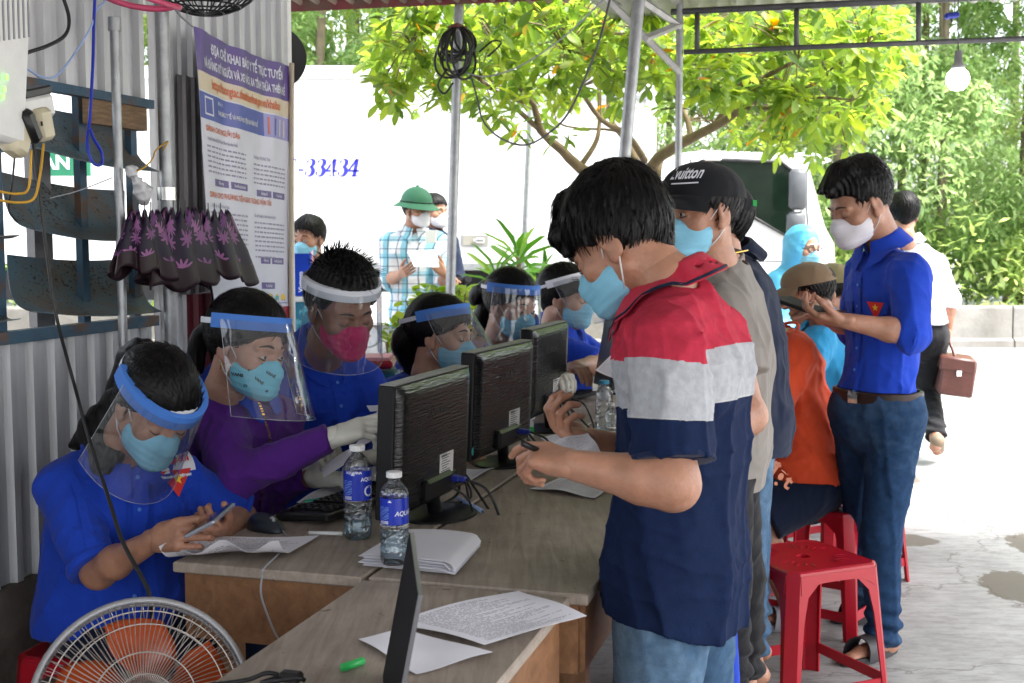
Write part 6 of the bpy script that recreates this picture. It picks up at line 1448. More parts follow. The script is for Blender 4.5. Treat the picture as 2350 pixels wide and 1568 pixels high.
# ---- 3 man with the magenta mask
F3 = (.50, -.87); pel = P(735, 1150, 3.78); hR3 = aim((.60, -.80), 24, 3)
c = build_person('man in royal blue shirt with magenta cloth mask and white-banded face shield', (pel.x, pel.y, 0), PEOPLE, P(782, 706, 3.38), hR3, P(738, 815, 3.62), F3, pel, 'skin_dark', False, 1.06, 'spiky', 1.05, 4,
 arms={'R': dict(el=P(652, 1090, 3.45), wr=P(735, 1095, 3.25), hd=(1, -.4, 0), hn=(0, 0, -1), hs=(0, 1, 0), glove=1, hv=.005),
          'L': dict(el=P(915, 1010, 3.5), wr=P(880, 1046, 3.30), hd=P(800, 1056, 3.2)-P(880, 1046, 3.30), hn=(-.1, -.1, -1), hs=(-.1, -.8, .5), curls=(.3, .35, .4, .45), glove=1, hv=.003)},
 legs=seated_legs(pel, (.85, -.5), reach=.40), shR=P(632, 895, 3.58), shL=P(838, 893, 3.62), vox=.007, mask='mask_pink', shield=dict(col='foam_white', tilt=8, z=.052, h=.032, drop=.215, ang=105, va=86),
 top=mk_top('shirt', 'blue_shirt', .024, .78, (.074, .074), fold=(.013, 12, .5), collar='shirt', seed=21, belly=1.1), trousers=mk_trousers('navy'))
shirt_front(c, badge=False)
on_chest(c, 'name_patch', quads(-.025, -.008, .025, .008, 4, 2), 'foam_white', -.085, .47*.68+.025, .010)
# ---- 4 young woman further back
F4 = (.90, -.42); pel = P(960, 1100, 4.25); hR4 = aim((.95, -.32), 4, -3)
c = build_person('young woman with low ponytail and blue-banded shield, directly behind the nearest monitor', (pel.x, pel.y, 0), PEOPLE, P(1012, 772, 3.92), hR4, P(968, 862, 4.08), F4, pel, 'skin_fair', True, 1.0, 'bun', 1.0, 5,
 arms={'R': dict(el=P(905, 1040, 3.95), wr=P(1040, 1040, 3.75), hn=(0, 0, -1), hs=(0, 1, .2), nohand=False, hv=.006), 'L': dict(el=P(1080, 1010, 4.35), wr=P(1130, 1020, 4.1), hn=(0, 0, -1), hs=(0, -1, .2), hv=.006)},
 legs=seated_legs(pel, F4, reach=.36), vox=.009, mask='mask_blue', shield=dict(col='foam_blue', tilt=16, z=.052, h=.034, drop=.20, ang=100, va=84, out=.06),
 top=mk_top('shirt', 'blue_shirt', .022, .9, (.070, .068), fold=(.010, 14, .5), collar='shirt', seed=31), trousers=mk_trousers('navy'), extras={'eyes': 1})
fx = c['fx']; ponytail(c, [fx(0, -.105, .02), fx(0, -.13, -.04), P(955, 850, 4.02), P(975, 905, 3.93)], .033, .036); earring(c)
# ---- 5
F5 = (.62, -.78); pel = P(1160, 1010, 4.9); hR5 = aim((.72, -.69), 12, -2)
c = build_person('young woman with messy dark bun and blue-banded shield above the middle monitor', (pel.x, pel.y, 0), PEOPLE, P(1172, 702, 4.58), hR5, P(1148, 790, 4.7), F5, pel, 'skin_fair', True, 1.02, 'bun', 1.05, 6,
 arms={'R': dict(el=P(1080, 930, 4.5), wr=P(1150, 940, 4.3), hn=(0, 0, -1), hs=(0, 1, .2), hv=.006), 'L': dict(el=P(1250, 900, 4.8), wr=P(1285, 865, 4.45), hd=(.25, -.95, .1), hn=(0, 0, -1), hs=(-1, 0, .2), glove=1, hv=.005)},
 legs=seated_legs(pel, (.9, -.4), reach=.36), vox=.010, mask='mask_blue', shield=dict(col='foam_blue', tilt=8, z=.050, h=.034, drop=.19, ang=100, va=84),
 top=mk_top('shirt', 'blue_shirt', .022, .9, (.068, .066), fold=(.010, 14, .5), collar='shirt', seed=41), trousers=mk_trousers('navy'), extras={'eyes': 1})
fx = c['fx']; ponytail(c, [fx(0, -.10, .03), fx(0, -.14, .02), fx(0.02, -.16, -.01)], .036, .030)
ponytail(c, [fx(0, -.10, -.02), fx(0.02, -.12, -.08), fx(.02, -.10, -.15)], .030, .022)
# ---- 6
F6 = (.92, -.35); pel = P(1310, 955, 5.4); hR6 = aim((.93, -.36), 8, 0)
c = build_person('woman in blue shirt with white-banded face shield at the far end of the desks', (pel.x, pel.y, 0), PEOPLE, P(1297, 684, 5.0), hR6, P(1272, 758, 5.15), F6, pel, 'skin_fair', True, 1.03, 'tied', 1.02, 7,
 arms={'R': dict(el=P(1375, 838, 4.95), wr=P(1318, 842, 4.72), hd=(.35, -.9, -.05), hn=(0, 0, -1), hs=(-.8, -.3, .2), curls=(.3, .35, .4, .5), hv=.004), 'L': dict(el=P(1405, 850, 5.3), wr=P(1360, 845, 5.0), hn=(0, 0, -1), hs=(0, 0, 1), hv=.006)},
 legs=seated_legs(pel, F6, reach=.36), vox=.010, mask='mask_blue', shield=dict(col='foam_white', tilt=24, z=.050, h=.030, drop=.20, ang=98, va=84, out=.05),
 top=mk_top('shirt', 'blue_shirt', .022, .93, (.070, .074), fold=(.010, 14, .5), collar='shirt', seed=51), trousers=mk_trousers('navy'), extras={'eyes': 1})
# ---- 7 man far left behind the banner edge
F7 = (-.25, -.97); pel = P(712, 770, 7.3); hR7 = aim((-.38, -.92), 6, 0)
c = build_person('far man in a pale blue mask just right of the banner edge', (pel.x, pel.y, 0), PEOPLE, P(708, 549, 7.1), hR7, P(722, 614, 7.2), F7, pel, 'skin', False, 1.02, 'short', .95, 8,
 arms={'R': dict(el=P(660, 668, 7.1), wr=P(668, 612, 6.9), hd=(.9, 0, -.1), hn=(0, .3, -1), hs=(0, .6, .6), curls=(.6, .7, .8, .8), hv=.005), 'L': dict(el=P(775, 690, 7.2), wr=P(765, 705, 7.0), hn=(0, 0, -1), hs=(0, 0, 1), hv=.007)},
 legs=stand_legs(pel, F7), vox=.012, mask='mask_blue', top=mk_top('shirt', 'white_shirt', .022, .8, (.072, .07), fold=(.010, 14, .5), collar='shirt', seed=61), trousers=mk_trousers('navy'), extras={'eyes': 1})
# ---- 8 man with the green pith helmet
M['plaid'] = None
def plaid():
 m, nt, b = new_mat('blue_check_shirt'); L = nt.links; tc = nd(nt, 'ShaderNodeTexCoord'); mp = nd(nt, 'ShaderNodeMapping'); mp.inputs['Rotation'].default_value = (0, 0, .6); L.new(tc.outputs['Object'], mp.inputs[0]); sp = nd(nt, 'ShaderNodeSeparateXYZ'); L.new(mp.outputs[0], sp.inputs[0]); cur = None
 def stripes(src, f, lo, ph=0):
  a = nd(nt, 'ShaderNodeMath', operation='MULTIPLY_ADD'); L.new(src, a.inputs[0]); a.inputs[1].default_value = f; a.inputs[2].default_value = ph; g = nd(nt, 'ShaderNodeMath', operation='FRACT'); L.new(a.outputs[0], g.inputs[0]); h = nd(nt, 'ShaderNodeMath', operation='LESS_THAN'); L.new(g.outputs[0], h.inputs[0]); h.inputs[1].default_value = lo; return h.outputs[0]
 cur = (.70, .72, .76, 1); first = True
 for src, f, lo, ph, col, amt in ((sp.outputs[0], 8.5, .34, 0, (.10, .42, .55), .75), (sp.outputs[2], 8.5, .30, .2, (.14, .46, .60), .6), (sp.outputs[0], 17, .14, .5, (.03, .04, .09), .7), (sp.outputs[2], 17, .12, .3, (.03, .04, .09), .6)):
  mx = nd(nt, 'ShaderNodeMixRGB'); s = stripes(src, f, lo, ph); mu = nd(nt, 'ShaderNodeMath', operation='MULTIPLY'); L.new(s, mu.inputs[0]); mu.inputs[1].default_value = amt; L.new(mu.outputs[0], mx.inputs[0])
  if first: mx.inputs[1].default_value = cur
  else: L.new(cur, mx.inputs[1])
  mx.inputs[2].default_value = tuple(col)+(1,); cur = mx.outputs[0]; first = False
 L.new(cur, b.inputs['Base Color']); b.inputs['Roughness'].default_value = .85; return m
M['plaid'] = plaid()
F8 = (.20, -.98); pel = P(955, 720, 8.5); hR8 = aim((.72, -.69), 6, 0)
c = build_person('man in green pith helmet and blue checked shirt reading a white sheet', (pel.x, pel.y, 0), PEOPLE, P(957, 482, 8.45), hR8, P(948, 540, 8.5), F8, pel, 'skin', False, 1.0, 'cap', .9, 9,
 arms={'R': dict(el=P(893, 642, 8.45), wr=P(922, 628, 8.2), hn=(.4, .6, .3), hs=(0, -.3, 1), curls=(.5, .55, .6, .6), hv=.005), 'L': dict(el=P(1020, 650, 8.35), wr=P(1018, 628, 8.15), hd=P(1000, 610, 8.1)-P(1020, 632, 8.15), hn=(-.5, .6, .2), hs=(0, -.3, 1), curls=(.5, .55, .6, .6), hv=.005)},
 legs=stand_legs(pel, F8), vox=.011, mask='mask_white', top=mk_top('checked_shirt', 'plaid', .032, 1.15, (.074, .066), hem=pel.z-.10, fold=(.012, 13, .6), collar='shirt', seed=71, roll=True), trousers=mk_trousers('denim_light'), sw=.17)
fx = c['fx']; m = MB()
def hel(s, t):
 a = 2*math.pi*s
 if t < .6: k = t/.6; ph = math.pi/2*(1-k); return fx(.100*math.sin(a)*math.cos(ph), .118*math.cos(a)*math.cos(ph)-.01, .052+.105*math.sin(ph))
 k = (t-.6)/.4; return fx((.100+.048*k)*math.sin(a), (.118+.058*k)*math.cos(a)-.01, .052-.030*k-.012*k*abs(math.cos(a)))
m.grid(hel, 40, 20, .003); ho = link('pith_helmet', m, M['helmet_green'], c['root'], True, angle=50)
link('helmet_button', MB().lathe(fx(0, -.01, .157), [(.0001, .012), (.010, .009), (.012, 0)], 12), M['helmet_green'], ho, True)
link('hat_strap', MB().tube([hel(s/30, .63)+(c['hm'] @ UP)*.004 for s in range(31)], .004, 6), M['black_cloth'], ho, True)
sheet('paper_sheet', [P(935, 577, 8.12), P(1000, 571, 8.12), P(1008, 612, 8.05), P(950, 612, 8.05)], M['paper'], 'white sheet held by the man in the green pith helmet', raw=True, nu=6, nv=6)
m = MB().box(P(989, 543, 8.33), (.075, .012, .085), bev=.003); tag(link('phone_in_pocket', m, M['label_white'], loc=P(989, 543, 8.33)), 'pale phone sticking out of the checked shirt pocket', 'phone')
# ---- 9 man behind him
F9 = (.6, -.8); pel = P(1003, 690, 9.3); hR9 = aim((.75, -.65), 0, 0)
c = build_person('man in white mask half hidden behind the helmeted man and the post', (pel.x, pel.y, 0), PEOPLE, P(998, 488, 9.3), hR9, P(990, 542, 9.3), F9, pel, 'skin', False, 1.05, 'short', 1, 10,
 arms={'R': dict(el=P(1000, 650, 9.1), wr=P(1025, 640, 8.9), hn=(0, 0, -1), hs=(0, 0, 1), hv=.007), 'L': dict(el=P(1050, 640, 9.3), wr=P(1045, 660, 9.1), hn=(0, 0, -1), hs=(0, 0, 1), hv=.007)},
 legs=stand_legs(pel, F9), vox=.012, mask='mask_white', top=mk_top('shirt', 'navy', .022, 1.4, (.070, .066), fold=(.010, 14, .5), collar='shirt', seed=81), trousers=mk_trousers('navy'))
m = MB(); q = P(1050, 655, 9.0); m.box(q, (.11, .08, .12), bev=.02); m.tube([q+Vector((.05, 0, .03)), q+Vector((.08, -.05, .05))], .03, 10)
tag(link('black_bag', m, M['black_cloth'], loc=q), 'small black bag at the hip right of the post with cables', 'bag')
# ---- 10 man in the striped polo
def stripes_mat():
 m, nt, b = new_mat('red_grey_navy_pique'); L = nt.links; at = nd(nt, 'ShaderNodeAttribute', attribute_name='band'); r = nd(nt, 'ShaderNodeValToRGB'); r.color_ramp.interpolation = 'CONSTANT'; e = r.color_ramp.elements
 e[0].position = 0; e[0].color = (.006, .014, .048, 1); e[1].position = .4; e[1].color = (.36, .37, .39, 1); q = e.new(.6); q.color = (.42, .028, .055, 1)
 q = e.new(.393); q.color = (.42, .42, .42, 1)
 mr = nd(nt, 'ShaderNodeMapRange'); mr.inputs[1].default_value = -1; mr.inputs[2].default_value = 1; L.new(at.outputs['Fac'], mr.inputs[0]); L.new(mr.outputs[0], r.inputs[0])
 tc = nd(nt, 'ShaderNodeTexCoord'); n1 = nd(nt, 'ShaderNodeTexNoise', Scale=320, Detail=2); L.new(tc.outputs['Object'], n1.inputs['Vector']); n2 = nd(nt, 'ShaderNodeTexNoise', Scale=60, Detail=4); L.new(tc.outputs['Object'], n2.inputs['Vector'])
 m2 = nd(nt, 'ShaderNodeMapRange'); m2.inputs[1].default_value = .3; m2.inputs[2].default_value = .7; m2.inputs[3].default_value = .86; m2.inputs[4].default_value = 1.12; L.new(n2.outputs[0], m2.inputs[0])
 mm = nd(nt, 'ShaderNodeMixRGB', blend_type='MULTIPLY'); mm.inputs[0].default_value = 1; L.new(r.outputs[0], mm.inputs[1]); L.new(m2.outputs[0], mm.inputs[2]); L.new(mm.outputs[0], b.inputs['Base Color'])
 bp = nd(nt, 'ShaderNodeBump'); bp.inputs['Strength'].default_value = .3; bp.inputs['Distance'].default_value = .004; L.new(n1.outputs[0], bp.inputs['Height']); L.new(bp.outputs[0], b.inputs['Normal']); b.inputs['Roughness'].default_value = .85; b.inputs['Specular IOR Level'].default_value = .12; n5 = nd(nt, 'ShaderNodeTexNoise', Scale=8, Detail=2.5, Roughness=.45, Distortion=1.3); n5.noise_type = 'RIDGED_MULTIFRACTAL'; mp5 = nd(nt, 'ShaderNodeMapping'); mp5.inputs['Scale'].default_value = (1, 1, .45); mp5.inputs['Rotation'].default_value = (0, .5, 0); L.new(tc.outputs['Object'], mp5.inputs[0]); L.new(mp5.outputs[0], n5.inputs['Vector']); b5 = nd(nt, 'ShaderNodeBump'); b5.inputs['Strength'].default_value = .55; b5.inputs['Distance'].default_value = .02; L.new(n5.outputs[0], b5.inputs['Height']); L.new(b5.outputs[0], bp.inputs['Normal'])
 return m
M['polo'] = stripes_mat(); M['polo_navy'] = cloth('navy_rib', (.006, .014, .048)); M['polo_red'] = cloth('red_rib', (.46, .022, .05))
def plane3(a, b, c_):
 n = (b-a).cross(c_-a).normalized()
 if n.z < 0: n = -n
 return npv(n), float(n.dot(a))
pb1 = plane3(P(1420, 838, 2.15), P(1745, 778, 2.35), P(1560, 790, 2.65)); pb2 = plane3(P(1405, 945, 2.15), P(1745, 905, 2.35), P(1560, 905, 2.65))
ps1 = plane3(P(1435, 815, 2.05), P(1612, 838, 2.05), P(1520, 820, 2.30)); ps2 = plane3(P(1428, 955, 2.05), P(1604, 962, 2.05), P(1520, 955, 2.30))
SLc, SLd = P(1530, 800, 2.12), P(1510, 1060, 2.10)
def polo_band(V):
 up1 = V@pb1[0]-pb1[1]; up2 = V@pb2[0]-pb2[1]; s1 = V@ps1[0]-ps1[1]; s2 = V@ps2[0]-ps2[1]
 a, b = npv(SLc), npv(SLd); d = b-a; t = np.clip((V-a)@d/(d@d), -.3, 1.2); dist = np.linalg.norm(V-a-t[:, None]*d, axis=1); sl = (dist < .088) & (V[:, 1] < 2.19)
 u1 = np.where(sl, s1, up1); u2 = np.where(sl, s2, up2)
 return np.clip(np.where(u1 > 0, .2+u1*4, np.where(u2 < 0, -.2+u2*4, np.maximum(-.2+u2*4, np.minimum(.2+u1*4, 0)))), -1, 1)
F10 = (-.95, .30); pel = P(1548, 1268, 2.42); hR10 = aim((-.84, .40), 36, 0)
c = build_person('man in red, grey and navy striped polo shirt bowing over a paper in hand', (pel.x, pel.y, 0), PEOPLE, P(1424, 558, 2.40), hR10, P(1562, 672, 2.38), F10, pel, 'skin', False, 1.03, 'fringe', 1.05, 11,
 arms={'L': dict(el=P(1545, 1112, 2.08), wr=P(1318, 1068, 2.12), hd=P(1232, 1042, 2.15)-P(1318, 1068, 2.12), hn=(-.35, .55, -.75), hs=(-.3, .25, .9), curls=(.35, .75, 1.05, 1.2), thumb=(.85, .30, .55), k=.97, hv=.0024, tc=.4),
          'R': dict(el=P(1500, 1058, 2.62), wr=P(1352, 1012, 2.50), hd=P(1278, 985, 2.46)-P(1352, 1012, 2.50), hn=(.1, -.2, .9), hs=(-.5, -.1, 1), curls=(.75, .85, .95, 1.0), thumb=(.35, 1.0, .15), k=1.0, hv=.0028, tc=.1)},
 legs={'R': dict(kn=P(1600, 1640, 2.55), an=Vector((P(1600, 1600, 2.6).x, 2.62, .09)), toe=Vector((P(1500, 1600, 2.6).x-.06, 2.64, .015))), 'L': dict(kn=P(1500, 1690, 2.3), an=Vector((P(1530, 1600, 2.35).x, 2.35, .09)), toe=Vector((P(1430, 1600, 2.35).x-.06, 2.38, .015)))},
 shR=P(1628, 775, 2.55), shL=P(1530, 792, 2.16), vox=.006, mask='mask_blue', g=1.02,
 top=mk_top('polo_shirt', 'polo', .024, .84, (.072, .076), hem=P(1500, 1412, 2.4).z, fold=(.017, 13, .28), roll='rib', collar=None, seed=14, stripe=polo_band, vox=.005, belly=1.03, hemr=.212, hemf=.68, hemt=.20), trousers=mk_trousers('denim_light', .018, wide=1.03))
mk_collar(c, 'polo', 'polo_red', c['top']); POLO = c
sheet('paper_sheet', [P(1240, 1022, 2.30), P(1350, 985, 2.44), P(1385, 1045, 2.30), P(1300, 1085, 2.14)], M['print2'], 'sheet held between the two hands of the man in the striped polo', raw=True, seed=20)
pn = thing('pen', 'dark pen cap pinched between the fingers of the man in the striped polo', 'pen', P(1208, 1022, 2.13))
link('barrel', MB().tube([P(1196, 1016, 2.12), P(1200, 1018, 2.12), P(1226, 1030, 2.14), P(1252, 1042, 2.17)], [.003, .0055, .0055, .005], 12), M['mon_black'], pn, True)
# ---- 11 man in the grey T-shirt and black cap
F11 = (-.93, .25); pel = P(1640, 1010, 3.08); hR11 = aim((-.82, -.56), 4, 0)
c = build_person('man in grey T-shirt and lettered black cap glancing over a blue mask', (pel.x, pel.y, 0), PEOPLE, P(1606, 488, 2.96), hR11, P(1656, 612, 3.06), F11, pel, 'skin', False, .99, 'cap', .92, 12,
 arms={'L': dict(el=P(1716, 955, 2.84), wr=P(1600, 1005, 2.72), hn=(0, 0, -1), hs=(0, 1, 0), hv=.006), 'R': dict(el=P(1725, 870, 3.30), wr=P(1690, 960, 3.1), hn=(0, 0, -1), hs=(0, -1, 0), hv=.006)},
 legs={'L': dict(kn=P(1650, 1330, 2.95), an=P(1665, 1590, 2.98), toe=P(1580, 1660, 2.98)), 'R': dict(kn=P(1690, 1330, 3.2), an=P(1700, 1560, 3.2), toe=P(1625, 1600, 3.2))},
 shR=P(1680, 715, 3.22), shL=P(1652, 722, 2.90), vox=.0065, mask='mask_blue',
 top=mk_top('grey_t_shirt', 'grey_tee', .024, .62, (.074, .076), hem=P(1750, 1108, 3.08).z, fold=(.013, 12, .4), collar='crew', seed=24, hemr=.165), trousers=mk_trousers('black_cloth', .02, fold=(.014, 15, 1.6)), extras={'eyes': 1})
cap_, dome = mk_cap(c, 'black_cap')
t = text_mesh('Lvuitton', .036, (0, 0, 0), (1, 0, 0), (0, 1, 0), .0009, 'CENTER', .35)
cbv = bvh_of((np.array([tuple(v.co) for v in cap_.data.vertices])+npv(WLOC[c['root'].name]), np.array([list(p.vertices) for p in cap_.data.polygons])))
hmm = c['hm']; q = project(cbv, c['fx'](0, 0, .082), hmm @ Vector((-.88, .47, 0)), hmm @ UP, hmm @ Vector((-.0, -.9, 0))+hmm @ Vector((.40, 0, 0)), [[(t.v[i][0]-.0, t.v[i][1]) for i in f] for f in t.f], .002)
q2 = project(cbv, c['fx'](0, 0, .076), hmm @ Vector((-.88, .47, 0)), hmm @ UP, hmm @ Vector((-.0, -.9, 0))+hmm @ Vector((.40, 0, 0)), [[(-.05+i*.008, -.006+.0*i), (-.05+(i+1)*.008, -.006), (-.05+(i+1)*.008, -.003), (-.05+i*.008, -.003)] for i in range(13)], .002)
link('cap_lettering', merge(q, q2), M['foam_white'], cap_, fixn=False)
nk = c['nb']; m = MB(); f = c['F']; r_ = c['R']; m.tube([nk+UP*.028+(-f*math.cos(a)+r_*math.sin(a))*.063-UP*.03*max(0, -math.cos(a))+UP*.012*math.cos(a) for a in [i*math.pi/20 for i in range(41)]], .0022, 6); link('gold_chain', m, M['gold'], c['root'], True)
# ---- 12 man behind him: dark cap with green mark, navy jacket
F12 = (-.95, .15); pel = P(1700, 960, 3.5); hR12 = aim((-.95, .10), 2, 0)
c = build_person('man in navy jacket and dark cap, mostly hidden behind the man in grey', (pel.x, pel.y, 0), PEOPLE, P(1632, 508, 3.4), hR12, P(1685, 618, 3.5), F12, pel, 'skin', False, .96, 'cap', 1, 13,
 arms={'L': dict(el=P(1712, 940, 3.34), wr=P(1700, 1000, 3.3), hn=(0, 0, -1), hs=(0, 1, 0), hv=.007), 'R': dict(el=P(1735, 900, 3.7), wr=P(1700, 960, 3.6), hn=(0, 0, -1), hs=(0, 0, 1), hv=.007)},
 legs={'L': dict(kn=P(1700, 1240, 3.35), an=P(1715, 1500, 3.4), toe=P(1620, 1560, 3.4)), 'R': dict(kn=P(1712, 1230, 3.6), an=P(1722, 1450, 3.65), toe=P(1650, 1500, 3.65))},
 vox=.010, mask='mask_blue', top=mk_top('navy_jacket', 'navy', .030, 1.9, (.074, .06), fold=(.012, 13, .5), collar='shirt', seed=34, hem=P(1800, 1035, 3.5).z), trousers=mk_trousers('denim_light', .016))
cap_, dome = mk_cap(c, 'black_cap'); M['green_mark'] = mat('green_stitching', (.02, .40, .08), .6, 0)
m = MB();
for i in range(4): p = dome(.56-.03*i, .12); m.box(p+(p-c['fx'](0, 0, .05)).normalized()*.004, (.006, .006, .016))
link('cap_mark', m, M['green_mark'], cap_)
# ---- 13 seated man in orange
F13 = (-.93, .05); pel = P(1852, 1092, 4.5); hR13 = aim((-.9, -.1), 20, 0)
c = build_person('man in orange T-shirt and navy shorts seated on a red stool', (pel.x, pel.y, 0), PEOPLE, P(1712, 726, 4.40), hR13, P(1800, 775, 4.48), F13, pel, 'skin', False, 1.0, 'short', 1, 14,
 arms={'L': dict(el=P(1750, 960, 4.25), wr=P(1690, 1010, 4.1), hn=(0, 0, -1), hs=(0, 1, 0), hv=.007), 'R': dict(el=P(1760, 960, 4.7), wr=P(1690, 1000, 4.6), hn=(0, 0, -1), hs=(0, 0, 1), hv=.007)},
 legs={'L': dict(kn=P(1742, 1196, 4.36), an=P(1812, 1388, 4.44), toe=P(1766, 1432, 4.42)), 'R': dict(kn=P(1745, 1170, 4.75), an=P(1745, 1340, 4.8), toe=P(1700, 1370, 4.8))},
 vox=.0085, g=1.04, top=mk_top('orange_t_shirt', 'orange', .026, .7, (.078, .08), hem=P(1865, 1078, 4.5).z-.05, fold=(.014, 13, 1.5), collar='crew', seed=44, hemr=.185), trousers=mk_trousers('navy', .024, shorts=.93, waist=.06))
M['letter_salmon'] = mat('salmon_print', (.75, .30, .18), .6, 0)
t = text_mesh('đợt', .07, (0, 0, 0), (1, 0, 0), (0, 1, 0), .002, 'CENTER', 0)
q = project(c['pbvh'], P(1780, 1100, 4.2), Vector((.75, -.1, -.66)).normalized(), Vector((.55, 0, .83)).normalized(), (0, 1, 0), [[(t.v[i][0], t.v[i][1]) for i in f] for f in t.f], .004)
link('shorts_lettering', q, M['letter_salmon'], c['pants'], fixn=False)
def sandal(c, q, m_, name='sandal', w=.05, strap=True, perf=False):
 L_ = c['legs'][q]; an, to = Vector(L_['an']), Vector(L_['toe']); fd = to-an; fd.z = 0; fd.normalize(); sd = fd.cross(UP); z = max(.003, to.z-.018)
 h = Vector((an.x, an.y, z))-fd*.07; t_ = Vector((to.x, to.y, z))+fd*.05; n = 10; pts = []
 for i in range(24):
  a = 2*math.pi*i/24; y = math.cos(a); x = math.sin(a); pts.append(h.lerp(t_, .5)+fd*y*(t_-h).length/2+sd*x*(w if y > 0 else w*.85))
 m = MB(); m.prism(pts, UP*.022); so = link(name, m, M[m_], c['root'], True, angle=50)
 if strap:
  m = MB(); mid_ = h.lerp(t_, .68)
  def fn(s, t): a = math.pi*s; return mid_+sd*math.cos(a)*(w+.002)+UP*(.014+.062*math.sin(a)**.7)+fd*(-.055+.075*t-.02*math.sin(a))
  m.grid(fn, 16, 6, .004); link('strap', m, M[m_], so, True, angle=50)
  if perf:
   d_ = MB()
   for i in range(5, 12):
    for j in range(1, 6): p = fn(i/16, j/6.5); nn = (p-(mid_+UP*.01)).normalized(); d_.lathe(p+nn*.001, [(.0001, .001), (.003, .001), (.003, 0)], 6, nn)
   link('vent_holes', d_, M['ink'], so)
M['grey_rubber'] = mat('grey_rubber_sandal', (.24, .23, .26), .6, .08); M['dark_rubber'] = mat('dark_sandal', (.035, .033, .036), .55, .08); M['shoe_tan'] = mat('tan_leather_shoe', (.20, .15, .10), .6, .12)
sandal(c, 'L', 'grey_rubber', perf=True); sandal(c, 'R', 'grey_rubber')
# ---- 14 seated, brown cap, teal shirt; 15 olive cap behind
F14 = (-.85, .35); pel = P(1905, 985, 5.35); hR14 = aim((-.95, .12), 16, 0)
c = build_person('man in brown cap and teal blue shirt seated, bending forward behind the tablet', (pel.x, pel.y, 0), PEOPLE, P(1853, 672, 5.15), hR14, P(1888, 752, 5.25), F14, pel, 'skin_dark', False, 1.03, 'cap', .9, 15,
 arms={'L': dict(el=P(1840, 880, 5.0), wr=P(1780, 900, 4.9), hn=(0, 0, -1), hs=(0, 1, 0), hv=.007), 'R': dict(el=P(1840, 880, 5.5), wr=P(1780, 890, 5.4), hn=(0, 0, -1), hs=(0, 0, 1), hv=.007)},
 legs=seated_legs(pel, F14, reach=.36), vox=.010, top=mk_top('teal_shirt', 'teal_shirt', .026, .85, (.076, .076), fold=(.012, 13, .6), collar='shirt', seed=54), trousers=mk_trousers('navy'))
cap_, dome = mk_cap(c, 'khaki')
m = MB(); m.grid(lambda s, t: dome(.43+.14*s, .04+.30*t)+(dome(.43+.14*s, .04+.30*t)-c['fx'](0, 0, .04)).normalized()*.003, 8, 6); link('strap_opening', m, M['black_cloth'], cap_, True, fixn=False)
F15 = (-.8, .5); pel = P(1950, 930, 6.0); hR15 = aim((-.9, .25), 10, 0)
c = build_person('person in a pale olive cap seated behind the man in the brown cap', (pel.x, pel.y, 0), PEOPLE, P(1905, 668, 5.75), hR15, P(1935, 735, 5.85), F15, pel, 'skin', False, 1.05, 'cap', .9, 16,
 arms={'L': dict(el=P(1900, 840, 5.7), wr=P(1850, 850, 5.6), hn=(0, 0, -1), hs=(0, 1, 0), hv=.009)}, legs=seated_legs(pel, F15, reach=.36), vox=.013, top=mk_top('shirt', 'grey_tee', .026, .85, (.076, .076), seed=64), trousers=mk_trousers('denim_light'))
mk_cap(c, 'olive')
# ---- 16 person in the blue gown
F16 = (.35, -.94); pel = P(1838, 775, 7.6); hR16 = aim((.55, -.83), 6, 0)
def gown(c):
 S = SDF(.011, .03); c['torso'](S, .045, 1.15); S.cap(c['pel'], Vector((c['pel'].x, c['pel'].y, .35)), .18, .20, .85, c['lat'], k=.05)
 for q, a in c['arms'].items(): S.cap(c['sh'][q], a['el'], .085, .08, k=.04); S.cap(a['el'], a['wr'], .075, .055, k=.03)
 fx = c['fx']; S.ell(fx(0, -.025, .03), (.098, .115, .118), np.array(c['hm']), k=.02); S.cap(fx(0, -.03, -.02), c['nb'], .10, .12, k=.04)
 S.ell(fx(0, .125, -.035), (.076, .125, .10), np.array(c['hm']), k=.01, op='s'); f1 = folds(9, .014, 15, .7); f2 = folds(3, .006, 45, 1)
 VF = S.mesh(lambda p: f1(p)+f2(p)); c['top'] = plink('protective_gown', VF, M['ppe'], c['root'])
c = build_person('health worker in pale blue hooded gown and glasses before the truck cab', (pel.x, pel.y, 0), PEOPLE, P(1845, 570, 7.5), hR16, P(1832, 632, 7.6), F16, pel, 'skin_fair', True, 1.03, 'cap', .85, 17,
 arms={'R': dict(el=P(1790, 755, 7.5), wr=P(1800, 800, 7.3), hn=(0, 0, -1), hs=(0, 0, 1), glove=1, hv=.008), 'L': dict(el=P(1890, 755, 7.6), wr=P(1880, 800, 7.4), hn=(0, 0, -1), hs=(0, 0, 1), glove=1, hv=.008)},
 legs=stand_legs(pel, F16), vox=.012, mask='mask_blue', top=gown, trousers=mk_trousers('navy'), extras={'eyes': 1})
fx = c['fx']; m = MB()
for s in (-1, 1): m.tube([fx(s*.034+.024*math.cos(a), .100-.012*abs(s*.034+.024*math.cos(a))/.05, .001+.017*math.sin(a)) for a in [i*math.pi/8 for i in range(17)]], .0022, 5); m.tube([fx(s*.058, .092, .006), fx(s*.078, .0, .006)], .002, 5)
m.tube([fx(-.01, .101, .004), fx(.01, .101, .004)], .002, 5); link('glasses', m, M['mon_black'], c['root'], True)
